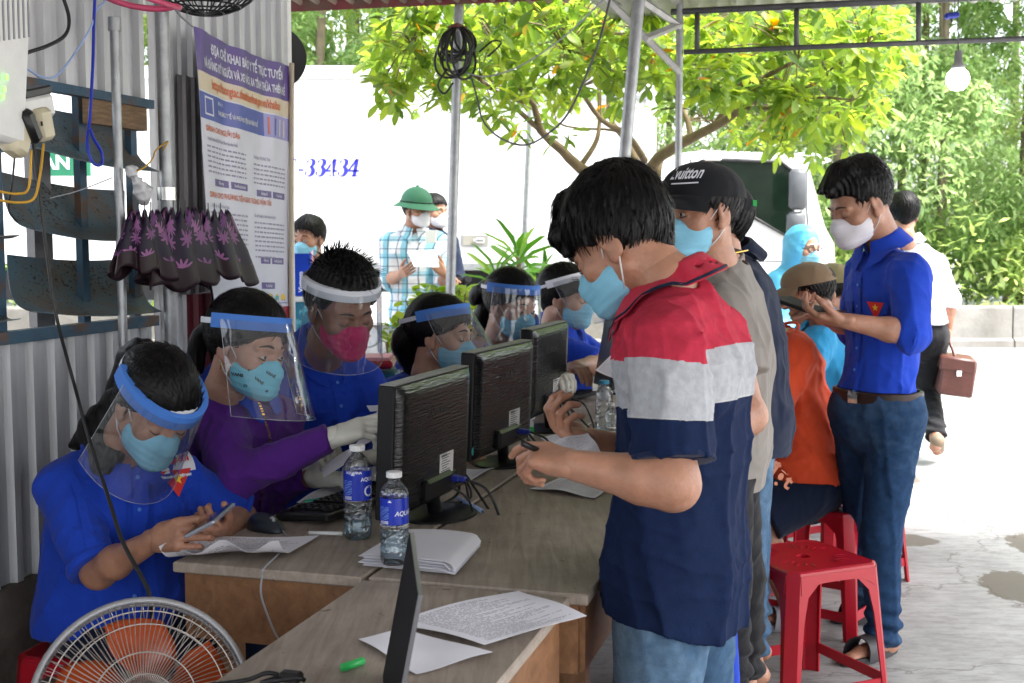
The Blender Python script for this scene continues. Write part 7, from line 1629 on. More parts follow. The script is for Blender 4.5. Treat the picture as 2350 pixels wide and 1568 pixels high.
# ---- 17 man in royal blue shirt and jeans with the tablet
F17 = (-.80, -.55); pel = P(2012, 938, 4.16); hR17 = aim((-.91, -.30), 24, 0)
c = build_person('standing man in royal blue shirt, jeans and white mask holding a tablet', (pel.x, pel.y, 0), PEOPLE, P(1974, 470, 4.13), hR17, P(2030, 580, 4.17), F17, pel, 'skin', False, 1.09, 'quiff', 1.05, 18, g=.92,
 arms={'L': dict(el=P(2088, 766, 3.92), wr=P(1932, 735, 3.90), hd=P(1862, 727, 3.92)-P(1932, 735, 3.90), hn=(-.1, .3, .9), hs=(-.2, -.6, .6), curls=(.55, .6, .65, .7), thumb=(.7, .6, .4), hv=.0032),
          'R': dict(el=P(1962, 752, 4.38), wr=P(1850, 708, 4.15), hd=P(1795, 685, 4.1)-P(1850, 708, 4.15), hn=(-.4, .1, -.9), hs=(-.2, -.8, .2), curls=(.35, .5, .6, .6), hv=.0035)},
 legs={'L': dict(kn=P(2022, 1230, 4.10), an=P(2028, 1480, 4.15), toe=P(1955, 1520, 4.05)), 'R': dict(kn=P(1985, 1215, 4.40), an=P(1985, 1405, 4.5), toe=P(1935, 1440, 4.5))},
 shR=P(1985, 628, 4.36), shL=P(2092, 636, 3.98), vox=.0065, mask='mask_white',
 top=mk_top('shirt', 'blue_shirt', .022, 1.05, (.076, .068), hem=P(2000, 892, 4.16).z, fold=(.013, 12, .6), roll=True, collar='shirt', seed=74, tuck=True, belly=1.06), trousers=mk_trousers('denim', .016, belt=True, waist=.068, fold=(.010, 17, 1.2), wide=1.02))
shirt_front(c, L_=.52)
sandal(c, 'L', 'dark_rubber'); sandal(c, 'R', 'dark_rubber')
q = [P(1772, 684, 4.02), P(1868, 718, 3.93)]; tb = thing('tablet', 'dark tablet resting on the hand of the man in the blue shirt', 'tablet', q[0].lerp(q[1], .5)); d = (q[1]-q[0]).normalized(); w = Vector((.15, .95, .12)); w = (w-d*w.dot(d)).normalized()
link('body', MB().box(q[0].lerp(q[1], .5)+w*.05, ((q[1]-q[0]).length, .15, .010), rotm(d, w, d.cross(w)), bev=.003), M['black_cloth'], tb); link('screen', MB().box(q[0].lerp(q[1], .5)+w*.05+d.cross(w)*.0055*(1 if d.cross(w).z > 0 else -1), ((q[1]-q[0]).length-.015, .14, .001), rotm(d, w, d.cross(w))), M['black_cloth'], tb)
# ---- 18 man in white shirt walking away with a bag
F18 = (.25, .97); pel = P(2108, 768, 7.9); hR18 = aim((.05, 1), 4, 0)
c = build_person('man in white shirt and black trousers walking away with a brown briefcase', (pel.x, pel.y, 0), PEOPLE, P(2072, 494, 7.8), hR18, P(2085, 562, 7.85), F18, pel, 'skin', False, 1.08, 'short', 1.1, 19,
 arms={'R': dict(el=P(2180, 690, 7.9), wr=P(2176, 758, 7.9), hd=(0, 0, -1), hn=(-1, 0, 0), hs=(0, 1, 0), curl=1.0, hv=.006), 'L': dict(el=P(2010, 680, 8.0), wr=P(2005, 750, 8.1), hn=(0, 0, -1), hs=(0, 0, 1), hv=.008)},
 legs={'R': dict(kn=P(2130, 900, 8.1), an=P(2148, 1003, 7.65), toe=P(2152, 1040, 7.75)), 'L': dict(kn=P(2095, 900, 8.25), an=P(2092, 1000, 8.35), toe=Vector((P(2092, 1000, 8.35).x+.04, 8.52, .02)))},
 vox=.011, shR=P(2150, 612, 7.85), shL=P(2045, 600, 7.95), top=mk_top('white_shirt', 'white_shirt', .030, 1.2, (.076, .066), fold=(.012, 13, .6), collar='shirt', seed=84, hem=P(2100, 742, 7.9).z), trousers=mk_trousers('black_cloth', .022))
m = MB(); L_ = c['legs']['R']; a = Vector(L_['an']); S_ = SDF(.009, .02); S_.cap(a-UP*.02-Vector((0, .03, 0)), Vector(L_['toe'])+UP*.03, .045, .042, k=.02); plink('shoe', S_.mesh(), M['shoe_tan'], c['root'])
L_ = c['legs']['L']; a = Vector(L_['an']); S_ = SDF(.009, .02); S_.cap(Vector((a.x, a.y-.03, .045)), Vector(L_['toe'])+UP*.02, .045, .038, k=.02); plink('shoe', S_.mesh(), M['shoe_tan'], c['root'])
bg = thing('briefcase', 'brown leather briefcase hanging from the right hand of the man in white', 'briefcase', P(2193, 900, 7.8)); b0 = P(2192, 857, 7.85); R_ = Matrix.Rotation(math.radians(-14), 3, 'Z') @ Matrix.Rotation(math.radians(7), 3, 'Y'); M['brown_leather'] = mat('brown_leather', (.10, .035, .028), .4, .2, 12, .2, 80)
link('bag_body', MB().box(b0-UP*.01, (.205, .34, .235), R_, bev=.012), M['brown_leather'], bg, True, angle=40); link('flap', MB().box(b0+UP*.07, (.215, .35, .09), R_, bev=.012), M['brown_leather'], bg, True, angle=40)
h = P(2176, 778, 7.9); m = MB(); m.tube(bez([b0+Vector((-.03, -.09, .10)), h+Vector((-.01, -.05, -.01)), h+Vector((0, .05, -.01)), b0+Vector((-.03, .09, .10))], 16), .010, 8); link('bag_handle', m, M['brown_leather'], bg, True)
link('buckle', MB().box(b0+R_ @ Vector((.0, -.19, .02)), (.03, .012, .035)), M['silver'], bg)
# ============================================================ STOOLS, FAN, BANNER, WIRES AND SMALL THINGS
def red_plastic():
 m, nt, b = new_mat('red_moulded_plastic'); L = nt.links; b.inputs['Base Color'].default_value = (.36, .004, .016, 1); b.inputs['Roughness'].default_value = .28; b.inputs['Specular IOR Level'].default_value = .5
 b.inputs['Subsurface Weight'].default_value = .15; b.inputs['Subsurface Radius'].default_value = (1, .1, .05); b.inputs['Subsurface Scale'].default_value = .02
 tc = nd(nt, 'ShaderNodeTexCoord'); n = nd(nt, 'ShaderNodeTexNoise', Scale=9, Detail=3); L.new(tc.outputs['Object'], n.inputs['Vector']); mr = nd(nt, 'ShaderNodeMapRange'); mr.inputs[3].default_value = .22; mr.inputs[4].default_value = .42; L.new(n.outputs[0], mr.inputs[0]); L.new(mr.outputs[0], b.inputs['Roughness']); return m
M['red_plastic'] = red_plastic()
def stool(lab, loc, rz, h=.45, a=.145):
 root = thing('plastic_stool', lab, 'stool', loc, 'red plastic stools'); L0 = Vector(loc); R = Matrix.Rotation(rz, 3, 'Z'); V = lambda x, y, z: L0+R @ Vector((x, y, z)); b = a*1.22; ch = .028
 m = MB(); n = 28; q = lambda s, z, c: [(s-c, s, z), (s, s-c, z), (s, -s+c, z), (s-c, -s, z), (-s+c, -s, z), (-s, -s+c, z), (-s, s-c, z), (-s+c, s, z)]
 rings = [[V(*p) for p in q(a, h-.014, ch)], [V(*p) for p in q(a-.002, h-.004, ch)], [V(*p) for p in q(a-.010, h, ch*.8)], [V(*p) for p in q(a-.014, h-.0015, ch*.8)]]
 hole = [V(.022*math.cos(-2*math.pi*(i+.5)/8+math.pi/2), .022*math.sin(-2*math.pi*(i+.5)/8+math.pi/2), h-.003) for i in range(8)]; hole2 = [p-UP*.012 for p in hole]
 vs_ = [p for r_ in rings+[hole, hole2] for p in r_]; m.add(vs_, [(i*8+j, i*8+(j+1) % 8, (i+1)*8+(j+1) % 8, (i+1)*8+j) for i in range(5) for j in range(8)])
 tp_ = link('seat', m, M['red_plastic'], root)
 d_ = MB(); rr = random.Random(2)
 for k in range(4):
  for j in range(5):
   a0 = k*math.pi/2+math.pi/4+(j-2)*.20; r0, r1 = (.075 if j % 2 else .085), (.125 if j % 2 else .14)*(1.08 if j == 2 else 1)
   p, q_ = V(r0*math.cos(a0), r0*math.sin(a0), h-.001), V(r1*math.cos(a0), r1*math.sin(a0), h-.001); s = (q_-p).cross(UP).normalized()*.006; md = p.lerp(q_, .55)+UP*.0035; d_.add([p, md+s-UP*.003, q_, md-s-UP*.003, md], [(0, 1, 4), (1, 2, 4), (2, 3, 4), (3, 0, 4)])
 tag(link('flower_relief', d_, M['red_plastic'], tp_), kind='stuff')
 for k in range(4):
  Rk = Matrix.Rotation(k*math.pi/2, 3, 'Z'); W_ = lambda x, y, z: L0+R @ (Rk @ Vector((x, y, z)))
  f = lambda z: a+(b-a)*(1-z/h)
  leg = MB(); zs = [0, .12, .30, h-.075, h-.03, h-.012]; ws = [.040, .042, .048, .060, .105, .12]; rings = []
  for z, w in zip(zs, ws):
   s = f(z); c = ch*1.0; rings.append([W_(s, s-w, z), W_(s, s-c, z), W_(s-c, s, z), W_(s-w, s, z), W_(s-w, s-.006, z), W_(s-c-.003, s-.006, z), W_(s-.006, s-c-.003, z), W_(s-.006, s-w, z)])
  leg.add([p for r_ in rings for p in r_], [(i*8+j, i*8+(j+1) % 8, (i+1)*8+(j+1) % 8, (i+1)*8+j) for i in range(5) for j in range(8)]+[(7, 6, 5, 4, 3, 2, 1, 0)]); link('leg', leg, M['red_plastic'], root)
  ap = MB(); nn = 14
  def fn(s_, t): x = (-1+2*s_); s = f(h-.02); ww = s-.03; low = .055-.030*(1-abs(x)**4); z = h-.012-low*t; return W_(f(z)-.003, x*ww, z)
  ap.grid(fn, nn, 3, .005); link('apron', ap, M['red_plastic'], root)
  st_ = MB(); z0 = .085; s = f(z0)-.003; st_.prism([W_(s, -s+.03, z0-.017), W_(s, s-.03, z0-.017), W_(s-.002, s-.03, z0+.017), W_(s-.002, -s+.03, z0+.017)], (R @ (Rk @ Vector((-.005, 0, 0))))); link('stretcher', st_, M['red_plastic'], root)
 return root
cn = [T(1765, 1262, .45), T(1885, 1240, .45), T(2005, 1283, .45), T(1855, 1316, .45)]; cc = sum(cn, Vector())/4; dd = cn[2]-cn[0]; rz0 = math.atan2(dd.y, dd.x)-math.pi/4; sa = ((cn[2]-cn[0]).length+(cn[3]-cn[1]).length)/4/math.sqrt(2)
S1 = stool('front red plastic stool, empty, at the bottom right before the jeans man', (cc.x-.045, cc.y, 0), rz0, a=min(.19, max(.14, sa))*1.18)
def stool_copy(lab, p, rz): return copy_tree(S1, loc=(p.x, p.y, 0), rz=rz, label=lab)
p = T(1893, 1150, .45); stool_copy('red plastic stool under the seated man in orange', p, .5)
p = P(1938, 1200, 5.1); stool_copy('red plastic stool behind the orange man\'s stool, partly hidden by jeans', p, .2)
for lab, pp in (('red plastic stool under the girl with the phone', P(258, 1400, 2.95)), ('red plastic stool under the woman in purple', P(520, 1245, 3.34)), ('red plastic stool under the man in the magenta mask', P(735, 1150, 3.80)), ('red plastic stool under the woman with the low ponytail', P(960, 1100, 4.27)), ('red plastic stool under the woman with the messy bun', P(1160, 1010, 4.92)), ('red plastic stool under the woman at the far end', P(1310, 955, 5.42)), ('red plastic stool under the man in the brown cap', P(1905, 985, 5.38)), ('red plastic stool under the person in the olive cap', P(1950, 930, 6.02))): stool_copy(lab, pp, .3+pp.x)
# ---- fan
fc = P(328, 1622, 2.12); nrm = (Vector((0, 0, CAMZ))-fc); nrm = (nrm.normalized()+Vector((.10, 0, .12))).normalized(); fr_ = nrm.cross(UP).normalized()*-1; fu = nrm.cross(fr_) * -1
if fu.z < 0: fu = -fu
fan = thing('standing_fan', 'standing fan with silver wire cage and orange blades at the bottom left', 'fan', (fc.x, fc.y+.05, 0)); FR = .186
FP = lambda r, a, d: fc+fr_*(r*math.cos(a))+fu*(r*math.sin(a))+nrm*d
M['cage'] = mat('chromed_wire', (.55, .52, .48), .28, .1, 20, metal=.9); M['cage_rim'] = mat('pale_grey_rim', (.34, .34, .35), .35, .05, metal=.3); M['orange_blade'] = mat('orange_fan_blade', (.50, .075, .012), .25, .05, sss=.1)
def fring(r, d, w, name, m_): link(name, MB().tube([FP(r, 2*math.pi*i/72, d) for i in range(73)], w, 6, caps=False), m_, fan, True)
fring(FR, .0, .0068, 'outer_rim', M['cage_rim']); fring(FR-.004, -.018, .004, 'rear_rim', M['cage_rim'])
dome_f = lambda r: .050*(1-(r/FR)**2.2)**.8 if r < FR else 0
for r in (.164, .139, .088, .05): fring(r, dome_f(r)+.0015, .0014, 'grille_ring', M['cage'])
for r in (.150, .10): fring(r, -.018-.9*dome_f(r), .0014, 'rear_ring', M['cage'])
wm = MB(); wm.tube([Vector((r*math.cos(.18*(1-r/FR)), r*math.sin(.18*(1-r/FR)), dome_f(r))) for r in [.035+(FR-.035)*i/7 for i in range(8)]], .00095, 4); wo = link('grille_wire', wm, M['cage'], None, True); wme = wo.data; bpy.data.objects.remove(wo)
Rf = rotm(fr_, fu, fr_.cross(fu)); sgn = 1 if fr_.cross(fu).dot(nrm) > 0 else -1
for k in range(96):
 o = bpy.data.objects.new('grille_wire', wme); COL.objects.link(o); o.parent = fan; o.matrix_local = Matrix.Translation(fc-WLOC[fan.name]) @ (Rf @ Matrix.Rotation(2*math.pi*k/96, 3, 'Z') @ Matrix.Diagonal((1, 1, sgn))).to_4x4()
for k in range(60):
 o = bpy.data.objects.new('rear_wire', wme); COL.objects.link(o); o.parent = fan; o.matrix_local = Matrix.Translation(fc-nrm*.018-WLOC[fan.name]) @ (Rf @ Matrix.Rotation(2*math.pi*k/60+.03, 3, 'Z') @ Matrix.Diagonal((1, -1, -sgn*.9))).to_4x4()
for k in range(5):
 m = MB()
 def bf(s, t, k=k):
  r = .03+.125*s; w = .42+.30*math.sin(math.pi*min(1, s*1.05)); a = 2*math.pi*k/5+(t-.5)*w*2*.82+.35*s; return FP(r, a, .018*(t-.5)*2)
 m.grid(bf, 10, 10, .002); link('blade', m, M['orange_blade'], fan, True)
m = MB(); m.lathe(fc+nrm*.045, [(.0001, .012), (.03, .008), (.036, -.004), (.036, -.01)], 28, nrm); link('cage_badge', m, M['cage_rim'], fan, True)
m = MB(); m.lathe(fc-nrm*.16, [(.0001, -.02), (.035, -.015), (.055, .01), (.055, .10), (.03, .13)], 24, nrm); link('motor', m, M['orange_blade'], fan, True)
q = fc-nrm*.10-UP*.05; m = MB(); m.tube([q, Vector((q.x, q.y, .02))], .016, 12); link('pole', m, M['cage_rim'], fan, True)
m = MB(); m.lathe(Vector((q.x, q.y, 0)), [(.18, 0), (.18, .015), (.16, .03), (.03, .045), (.02, .06)], 32); link('fan_base', m, M['cage_rim'], fan, True)
# ---- banner
bn_ = thing('banner', 'purple, white and red printed banner hanging on the wall end behind the umbrella', 'banner', WL(560, 400, .06))
BQ = [WL(443, 60, .075), WL(664, 152, .05), WL(663, 757, .05), WL(489, 770, .075)]
def bpnt(s, t, off=0):
 p = BQ[0].lerp(BQ[1], s).lerp(BQ[3].lerp(BQ[2], s), t); sag = .012*math.sin(math.pi*s)*(1-t)**3; rip = .006*math.sin(s*16+t*3)*(1-t*.6)+.004*math.sin(s*31+t*9)*(1-t)**2
 return p-UP*sag+BX*(rip+off)
M['ban_white'] = mat('banner_vinyl_white', (.62, .62, .70), .35, .03); M['ban_purple'] = mat('banner_purple', (.11, .07, .25), .35, .08); M['ban_cream'] = mat('banner_cream', (.62, .53, .40), .35, .03); M['ban_blue'] = mat('banner_blue', (.07, .09, .36), .35, .05); M['ban_red'] = mat('banner_red', (.36, .03, .05), .35, .05); M['ban_orange'] = mat('banner_orange_ink', (.60, .14, .06), .4, 0); M['ban_grey'] = mat('banner_grey_ink', (.28, .26, .36), .5, 0); M['ban_lilac'] = mat('banner_lilac', (.30, .28, .55), .4, 0)
m = MB(); m.grid(lambda s, t: bpnt(s, t), 48, 60, .0008); link('vinyl', m, M['ban_white'], bn_, True, fixn=False)
def zone(name, s0, t0, s1, t1, m_, off=.0012, nx=24, ny=8, cut=0):
 m = MB(); m.grid(lambda a, b: bpnt(s0+(s1-s0)*a-cut*b, t0+(t1-t0)*b, off), nx, ny); return link(name, m, M[m_], bn_, True, fixn=False)
zone('title_band', 0, 0, 1, .135, 'ban_purple', nx=48); zone('address_band', 0, .135, 1, .195, 'ban_cream', nx=48); zone('notice_band', 0, .20, .70, .285, 'ban_blue', cut=.0); zone('picture_band', .70, .20, 1, .285, 'ban_lilac', nx=12)
zone('foot_line', .02, .895, .98, .898, 'ban_blue'); zone('foot_band', 0, .91, 1, 1, 'ban_red', nx=48)
def btext(s, size, s0, t0, m_, bold=.001, align='LEFT', off=.0025, sx=1.0, name='lettering'):
 W_, H_ = (BQ[1]-BQ[0]).length, (BQ[3]-BQ[0]).length; t = text_mesh(s, size, (0, 0, 0), (1, 0, 0), (0, 1, 0), bold, align, wrap=lambda x, y: bpnt(s0+x*sx/W_, t0-y/H_, off)); return link(name, t, M[m_], bn_, fixn=False)
btext('ĐỊA CHỈ KHAI BÁO Y TẾ TRỰC TUYẾN', .040, .52, .062, 'ban_white', .0016, 'CENTER', sx=.72)
btext('VÀ ĐĂNG KÝ NGƯỜI VÀ XE VÀO, RA TỈNH THỪA THIÊN HUẾ', .036, .5, .115, 'ban_white', .0014, 'CENTER', sx=.60)
btext('https://tuongtac.thuathienhue.gov.vn/khaibao', .042, .5, .178, 'ban_orange', .0012, 'CENTER', sx=.66)
btext('Bước 1:', .016, .19, .225, 'ban_white', .0003, sx=.9); btext('KHAI BÁO Y TẾ VÀ PHƯƠNG TIỆN RA VÀO HUẾ', .020, .19, .258, 'ban_white', .0006, sx=.68)
btext('DÀNH CHO NGƯỜI DÂN', .024, .05, .322, 'ban_orange', .0006, sx=.85); btext('DÀNH CHO PHƯƠNG TIỆN GIAO THÔNG VẬN TẢI', .024, .05, .538, 'ban_orange', .0006, sx=.85)
btext('Người dân NGOÀI Tỉnh đăng ký vào Huế', .015, .06, .352, 'ban_grey', .0003, sx=.8); btext('Người dân TRONG Tỉnh', .015, .56, .375, 'ban_grey', .0003, sx=.8); btext('Xe tải vận chuyển hàng hóa', .015, .06, .57, 'ban_grey', .0003, sx=.8); btext('Xe chở khách, kinh doanh vận tải', .015, .56, .585, 'ban_grey', .0003, sx=.8)
rb = random.Random(6); ln_ = MB()
def lines(s0, s1, t0, n):
 for k in range(n):
  s = s0
  while s < s1-.01:
   w = rb.uniform(.012, .045); w = min(w, s1-s); t = t0+k*.0165; ln_.add([bpnt(s, t, .002), bpnt(s+w, t, .002), bpnt(s+w, t+.0062, .002), bpnt(s, t+.0062, .002)], [(0, 1, 2, 3)]); s += w+.010
lines(.05, .46, .368, 6); lines(.56, .94, .392, 5); lines(.05, .46, .585, 7); lines(.56, .94, .602, 7); lines(.56, .80, .725, 1); lines(.05, .35, .74, 1)
tag(link('body_print', ln_, M['ban_grey'], bn_, fixn=False), kind='stuff')
for (s0, s1, t0, tx) in ((.12, .27, .475, 'Đăng ký'), (.29, .47, .475, 'Xem kết quả phê duyệt'), (.60, .75, .485, 'Khai báo y tế'), (.77, .94, .485, 'Tra cứu kết quả'), (.12, .27, .715, 'Đăng ký'), (.29, .47, .715, 'Kết quả phê duyệt'), (.62, .73, .728, 'Đăng ký'), (.75, .93, .728, 'Xem kết quả phê duyệt'), (.62, .79, .82, 'Tra cứu kết quả'), (.20, .42, .895-.03, 'Kết quả phê duyệt')):
 zone('button', s0, t0, s1, t0+.024, 'ban_purple', .0015, 6, 2); btext(tx, .014, (s0+s1)/2, t0+.017, 'ban_white', .0003, 'CENTER', sx=.62*(s1-s0)/.18 if len(tx) > 12 else .8)
btext('Hướng dẫn thủ tục vào Huế', .020, .5, .955, 'ban_white', .0005, sx=.6)
for k in range(5):
 s = .52+k*.092; zone('truck_picture', s, .868, s+.06, .884, ['ban_blue', 'ban_orange', 'ban_cream', 'teal', 'yellow_badge'][k], .0016, 4, 2); zone('truck_picture', s+.01, .862, s+.045, .869, 'yellow_badge', .0016, 4, 2)
 for w in (.012, .045): zone('truck_picture', s+w, .883, s+w+.010, .889, 'ban_grey', .0018, 2, 2)
for k in range(4): zone('figure_picture', .735+k*.06, .212, .750+k*.06, .275, ['ban_orange', 'ban_blue', 'ban_white', 'ban_cream'][k], .0020, 2, 3)
zone('form_picture', .05, .21, .14, .27, 'ban_white', .002, 3, 3); zone('form_picture', .06, .216, .13, .264, 'ban_blue', .0024, 3, 3)
link('banner_cord', MB().tube([WL(443, 62, .076), WL(415, 38, .06), WL(400, 20, .05)], .003, 6), M['grey_cable'], bn_)
link('banner_pole', MB().tube([BQ[1]+Vector((.008, 0, .01)), BQ[2]+Vector((.008, 0, 0)), Vector((BQ[2].x+.01, BQ[2].y, .1))], .009, 8), M['ban_cream'], bn_, True)
# ---- dark round thing beyond the wall end
q = P(630, 135, 4.55); m = MB(); m.lathe(q, [(.0001, .0), (.08, .005), (.106, .02), (.112, .03), (.08, .028), (.0001, .02)], 36, (Vector((0, -1, 0))+BX*.3).normalized(), sq=lambda j, h: 1)
tag(link('round_pan', m, M['black_plastic'], loc=q, smooth=True, angle=40), 'large black round disc hanging just past the wall end above the banner', 'pan')
# ---- wicker-like black basket and pink rim at the top
bk = thing('hanging_basket', 'black mesh basket with a pink rim hanging at the very top of the wall', 'basket', WL(480, -20, .22)); b0 = WL(470, -62, .22)
m = MB()
for k in range(16):
 a = math.pi*k/16
 m.tube([b0+AX*(.16*math.cos(a)*math.cos(t))+BX*(.16*math.sin(a)*math.cos(t))-UP*.115*math.sin(t) for t in [math.pi*i/14 for i in range(15)]], .0022, 4)
for z in (.0, .2, .4, .6, .8, .95): r = .16*math.sqrt(1-z*z); m.tube([b0+AX*r*math.cos(a)+BX*r*math.sin(a)-UP*.115*z for a in [2*math.pi*i/28 for i in range(29)]], .0025, 4)
link('mesh_bowl', m, M['black_plastic'], bk)
q = WL(318, -14, .25); m = MB(); m.tube([q+AX*.17*math.cos(a)+BX*.05*math.sin(a)-UP*.02*abs(math.sin(a)) for a in [2*math.pi*i/28 for i in range(29)]], .008, 6); tag(link('pink_hoop', m, mat('pink_plastic', (.62, .06, .16), .4, .05), loc=q, smooth=True), 'pink plastic hoop at the top edge left of the black basket', 'hoop')
# ---- purple floral umbrellas hanging on the pipes
def floral():
 m, nt, b = new_mat('purple_flower_cloth'); L = nt.links; uv = nd(nt, 'ShaderNodeUVMap'); mp = nd(nt, 'ShaderNodeMapping'); mp.inputs['Scale'].default_value = (9, 3.2, 1); L.new(uv.outputs[0], mp.inputs[0])
 vo = nd(nt, 'ShaderNodeTexVoronoi', feature='F1', Scale=1.0, Randomness=.75, voronoi_dimensions='2D'); L.new(mp.outputs[0], vo.inputs['Vector'])
 sb = nd(nt, 'ShaderNodeVectorMath', operation='SUBTRACT'); L.new(mp.outputs[0], sb.inputs[0]); L.new(vo.outputs['Position'], sb.inputs[1]); sp = nd(nt, 'ShaderNodeSeparateXYZ'); L.new(sb.outputs[0], sp.inputs[0])
 at = nd(nt, 'ShaderNodeMath', operation='ARCTAN2'); L.new(sp.outputs[1], at.inputs[0]); L.new(sp.outputs[0], at.inputs[1]); ml = nd(nt, 'ShaderNodeMath', operation='MULTIPLY'); ml.inputs[1].default_value = 9; L.new(at.outputs[0], ml.inputs[0]); cs = nd(nt, 'ShaderNodeMath', operation='COSINE'); L.new(ml.outputs[0], cs.inputs[0])
 rd = nd(nt, 'ShaderNodeMath', operation='MULTIPLY_ADD'); L.new(cs.outputs[0], rd.inputs[0]); rd.inputs[1].default_value = .11; rd.inputs[2].default_value = .30; lt = nd(nt, 'ShaderNodeMath', operation='LESS_THAN'); L.new(vo.outputs['Distance'], lt.inputs[0]); L.new(rd.outputs[0], lt.inputs[1])
 rp = nd(nt, 'ShaderNodeValToRGB'); e = rp.color_ramp.elements; e[0].color = (.09, .016, .12, 1); e[1].color = (.27, .10, .24, 1); spc = nd(nt, 'ShaderNodeSeparateXYZ'); L.new(vo.outputs['Color'], spc.inputs[0]); L.new(spc.outputs[0], rp.inputs[0])
 mx = nd(nt, 'ShaderNodeMixRGB'); mx.inputs[1].default_value = (.012, .005, .02, 1); L.new(lt.outputs[0], mx.inputs[0]); L.new(rp.outputs[0], mx.inputs[2])
 s2 = nd(nt, 'ShaderNodeSeparateXYZ'); L.new(uv.outputs[0], s2.inputs[0]); g = nd(nt, 'ShaderNodeMath', operation='GREATER_THAN'); g.inputs[1].default_value = .70; L.new(s2.outputs[1], g.inputs[0]); m2 = nd(nt, 'ShaderNodeMixRGB'); m2.inputs[2].default_value = (.022, .010, .014, 1); L.new(g.outputs[0], m2.inputs[0]); L.new(mx.outputs[0], m2.inputs[1])
 L.new(m2.outputs[0], b.inputs['Base Color']); b.inputs['Roughness'].default_value = .5; b.inputs['Specular IOR Level'].default_value = .2; return m
M['floral'] = floral()
um = thing('folded_umbrella', 'half-folded purple flowered umbrellas with dark hems hanging on the wall pipes', 'umbrella', WL(420, 560, .2))
for k, (uc, vt, vb, hw, ph) in enumerate(((332, 492, 628, 66, 0), (412, 486, 655, 76, 1.1), (492, 492, 640, 66, 2.3))):
 def uf(s, t, uc=uc, vt=vt, vb=vb, hw=hw, ph=ph):
  a = 2*math.pi*s; fl = .42+.58*t**.6; r = hw*fl*(1+.20*math.cos(6*a+ph+1.5*t)*min(1, t*2)+.07*math.sin(11*a+4*t)*t); x = math.cos(a)*r; dpt = math.sin(a)*r*.55
  v = vt+(vb-vt)*t+(10*math.cos(6*a+ph)+9*math.sin(2*a+ph*3))*t-12*math.cos(12*a+2)*(1-t)*(t < .3); p = WL(uc+x+(t*14 if uc > 450 else 0), v, .19); return p+BX*(dpt*.0011)+UP*0
 m = MB(); m.grid(uf, 72, 16, .0012); o = link('canopy', m, M['floral'], um, True, fixn=False); uvset(o, 72, 16)
 for j in range(3): q = WL(uc-14+14*j, vt-2, .19+.02*j); link('rib_tip', MB().tube([q-UP*.02, q+UP*.03], .0016, 5), M['black_plastic'], um)
link('umbrella_strap', MB().tube(bez([WL(482, 650, .2), WL(488, 690, .19), WL(482, 720, .18), WL(470, 760, .16)], 12), .004, 6), M['black_cloth'], um, True)
# ---- knotted plastic bag on the pipe
M['bag_film'] = mat('crumpled_white_film', (.62, .62, .64), .3, .05, 20, .5, 60)
S_ = SDF(.004, .008); S_.cap(WL(300, 392, .16), WL(312, 415, .16), .016, .008); S_.cap(WL(312, 415, .16), WL(328, 440, .16), .010, .026); S_.cap(WL(328, 440, .16), WL(330, 454, .16), .024, .020); S_.cap(WL(292, 384, .16), WL(320, 386, .16), .006, .004); S_.cap(WL(312, 415, .16), WL(338, 405, .17), .007, .003)
q = WL(315, 420, .16); tag(link('plastic_bag', S_.mesh(folds(4, .010, 70, 1)), M['bag_film'], loc=q, smooth=True), 'small knotted white plastic bag tied to the pipe with yellow wire', 'bag')
# ---- wires
def wire(lab, pts, r, m_, name='hanging_wire', n=36, cat='wire'):
 q = bez(pts, n); return tag(link(name, MB().tube(q, r, 6), M[m_], loc=q[0], smooth=True), lab, cat)
wire('yellow wire tied round the pipe above the knotted plastic bag', [WL(300, 400, .15), WL(330, 385, .14), WL(350, 365, .13), WL(358, 345, .12), WL(385, 325, .14), WL(375, 345, .15)], .0022, 'yellow_cable')
wire('thick black cable looping across the upper left of the wall', [WL(140, -20, .06), WL(158, 40, .07), WL(150, 80, .08), WL(110, 105, .08), WL(60, 122, .08), WL(40, 135, .1)], .0048, 'black_rubber')
wire('pale blue twisted wire running from the top down to the white socket block', [WL(245, 0, .06), WL(220, 25, .07), WL(205, 70, .08), WL(140, 165, .08), WL(100, 178, .09), WL(60, 158, .1), WL(35, 160, .11)], .0028, 'pen_blue')
wire('bright blue cable hanging in a long loop before the upper louvre', [WL(218, -10, .07), WL(215, 60, .08), WL(213, 150, .11), WL(206, 270, .12), WL(200, 330, .13), WL(212, 372, .14), WL(232, 378, .14), WL(234, 352, .14), WL(215, 318, .14), WL(207, 295, .14)], .0042, 'blue_cable')
wire('long grey-black cable hanging from the plugs past the girl to the fan', [WL(75, 310, .16), WL(88, 420, .16), WL(105, 560, .17), WL(128, 720, .2), P(175, 900, 2.9), P(205, 1010, 2.62), P(245, 1130, 2.46), P(280, 1240, 2.36), P(325, 1325, 2.28), P(345, 1375, 2.24), P(350, 1480, 2.26)], .0042, 'black_rubber', n=60)
wire('yellow-orange wire loop sagging under the socket block at the left edge', [WL(100, 330, .16), WL(92, 400, .17), WL(78, 455, .17), WL(40, 465, .17), WL(-10, 458, .17)], .0032, 'yellow_cable')
wire('second yellow wire dropping from the plug beside the black cable', [WL(72, 345, .18), WL(66, 430, .18), WL(40, 445, .18), WL(-10, 438, .18)], .0030, 'yellow_cable')
wire('thin pale wire stretched in front of the middle louvre', [WL(115, 455, .12), WL(180, 438, .12), WL(258, 408, .13)], .0016, 'grey_cable')
wire('thin black wire hanging beside the left window post', [WL(35, 345, .10), WL(28, 420, .09), WL(20, 480, .1), WL(40, 510, .1)], .0026, 'black_rubber')
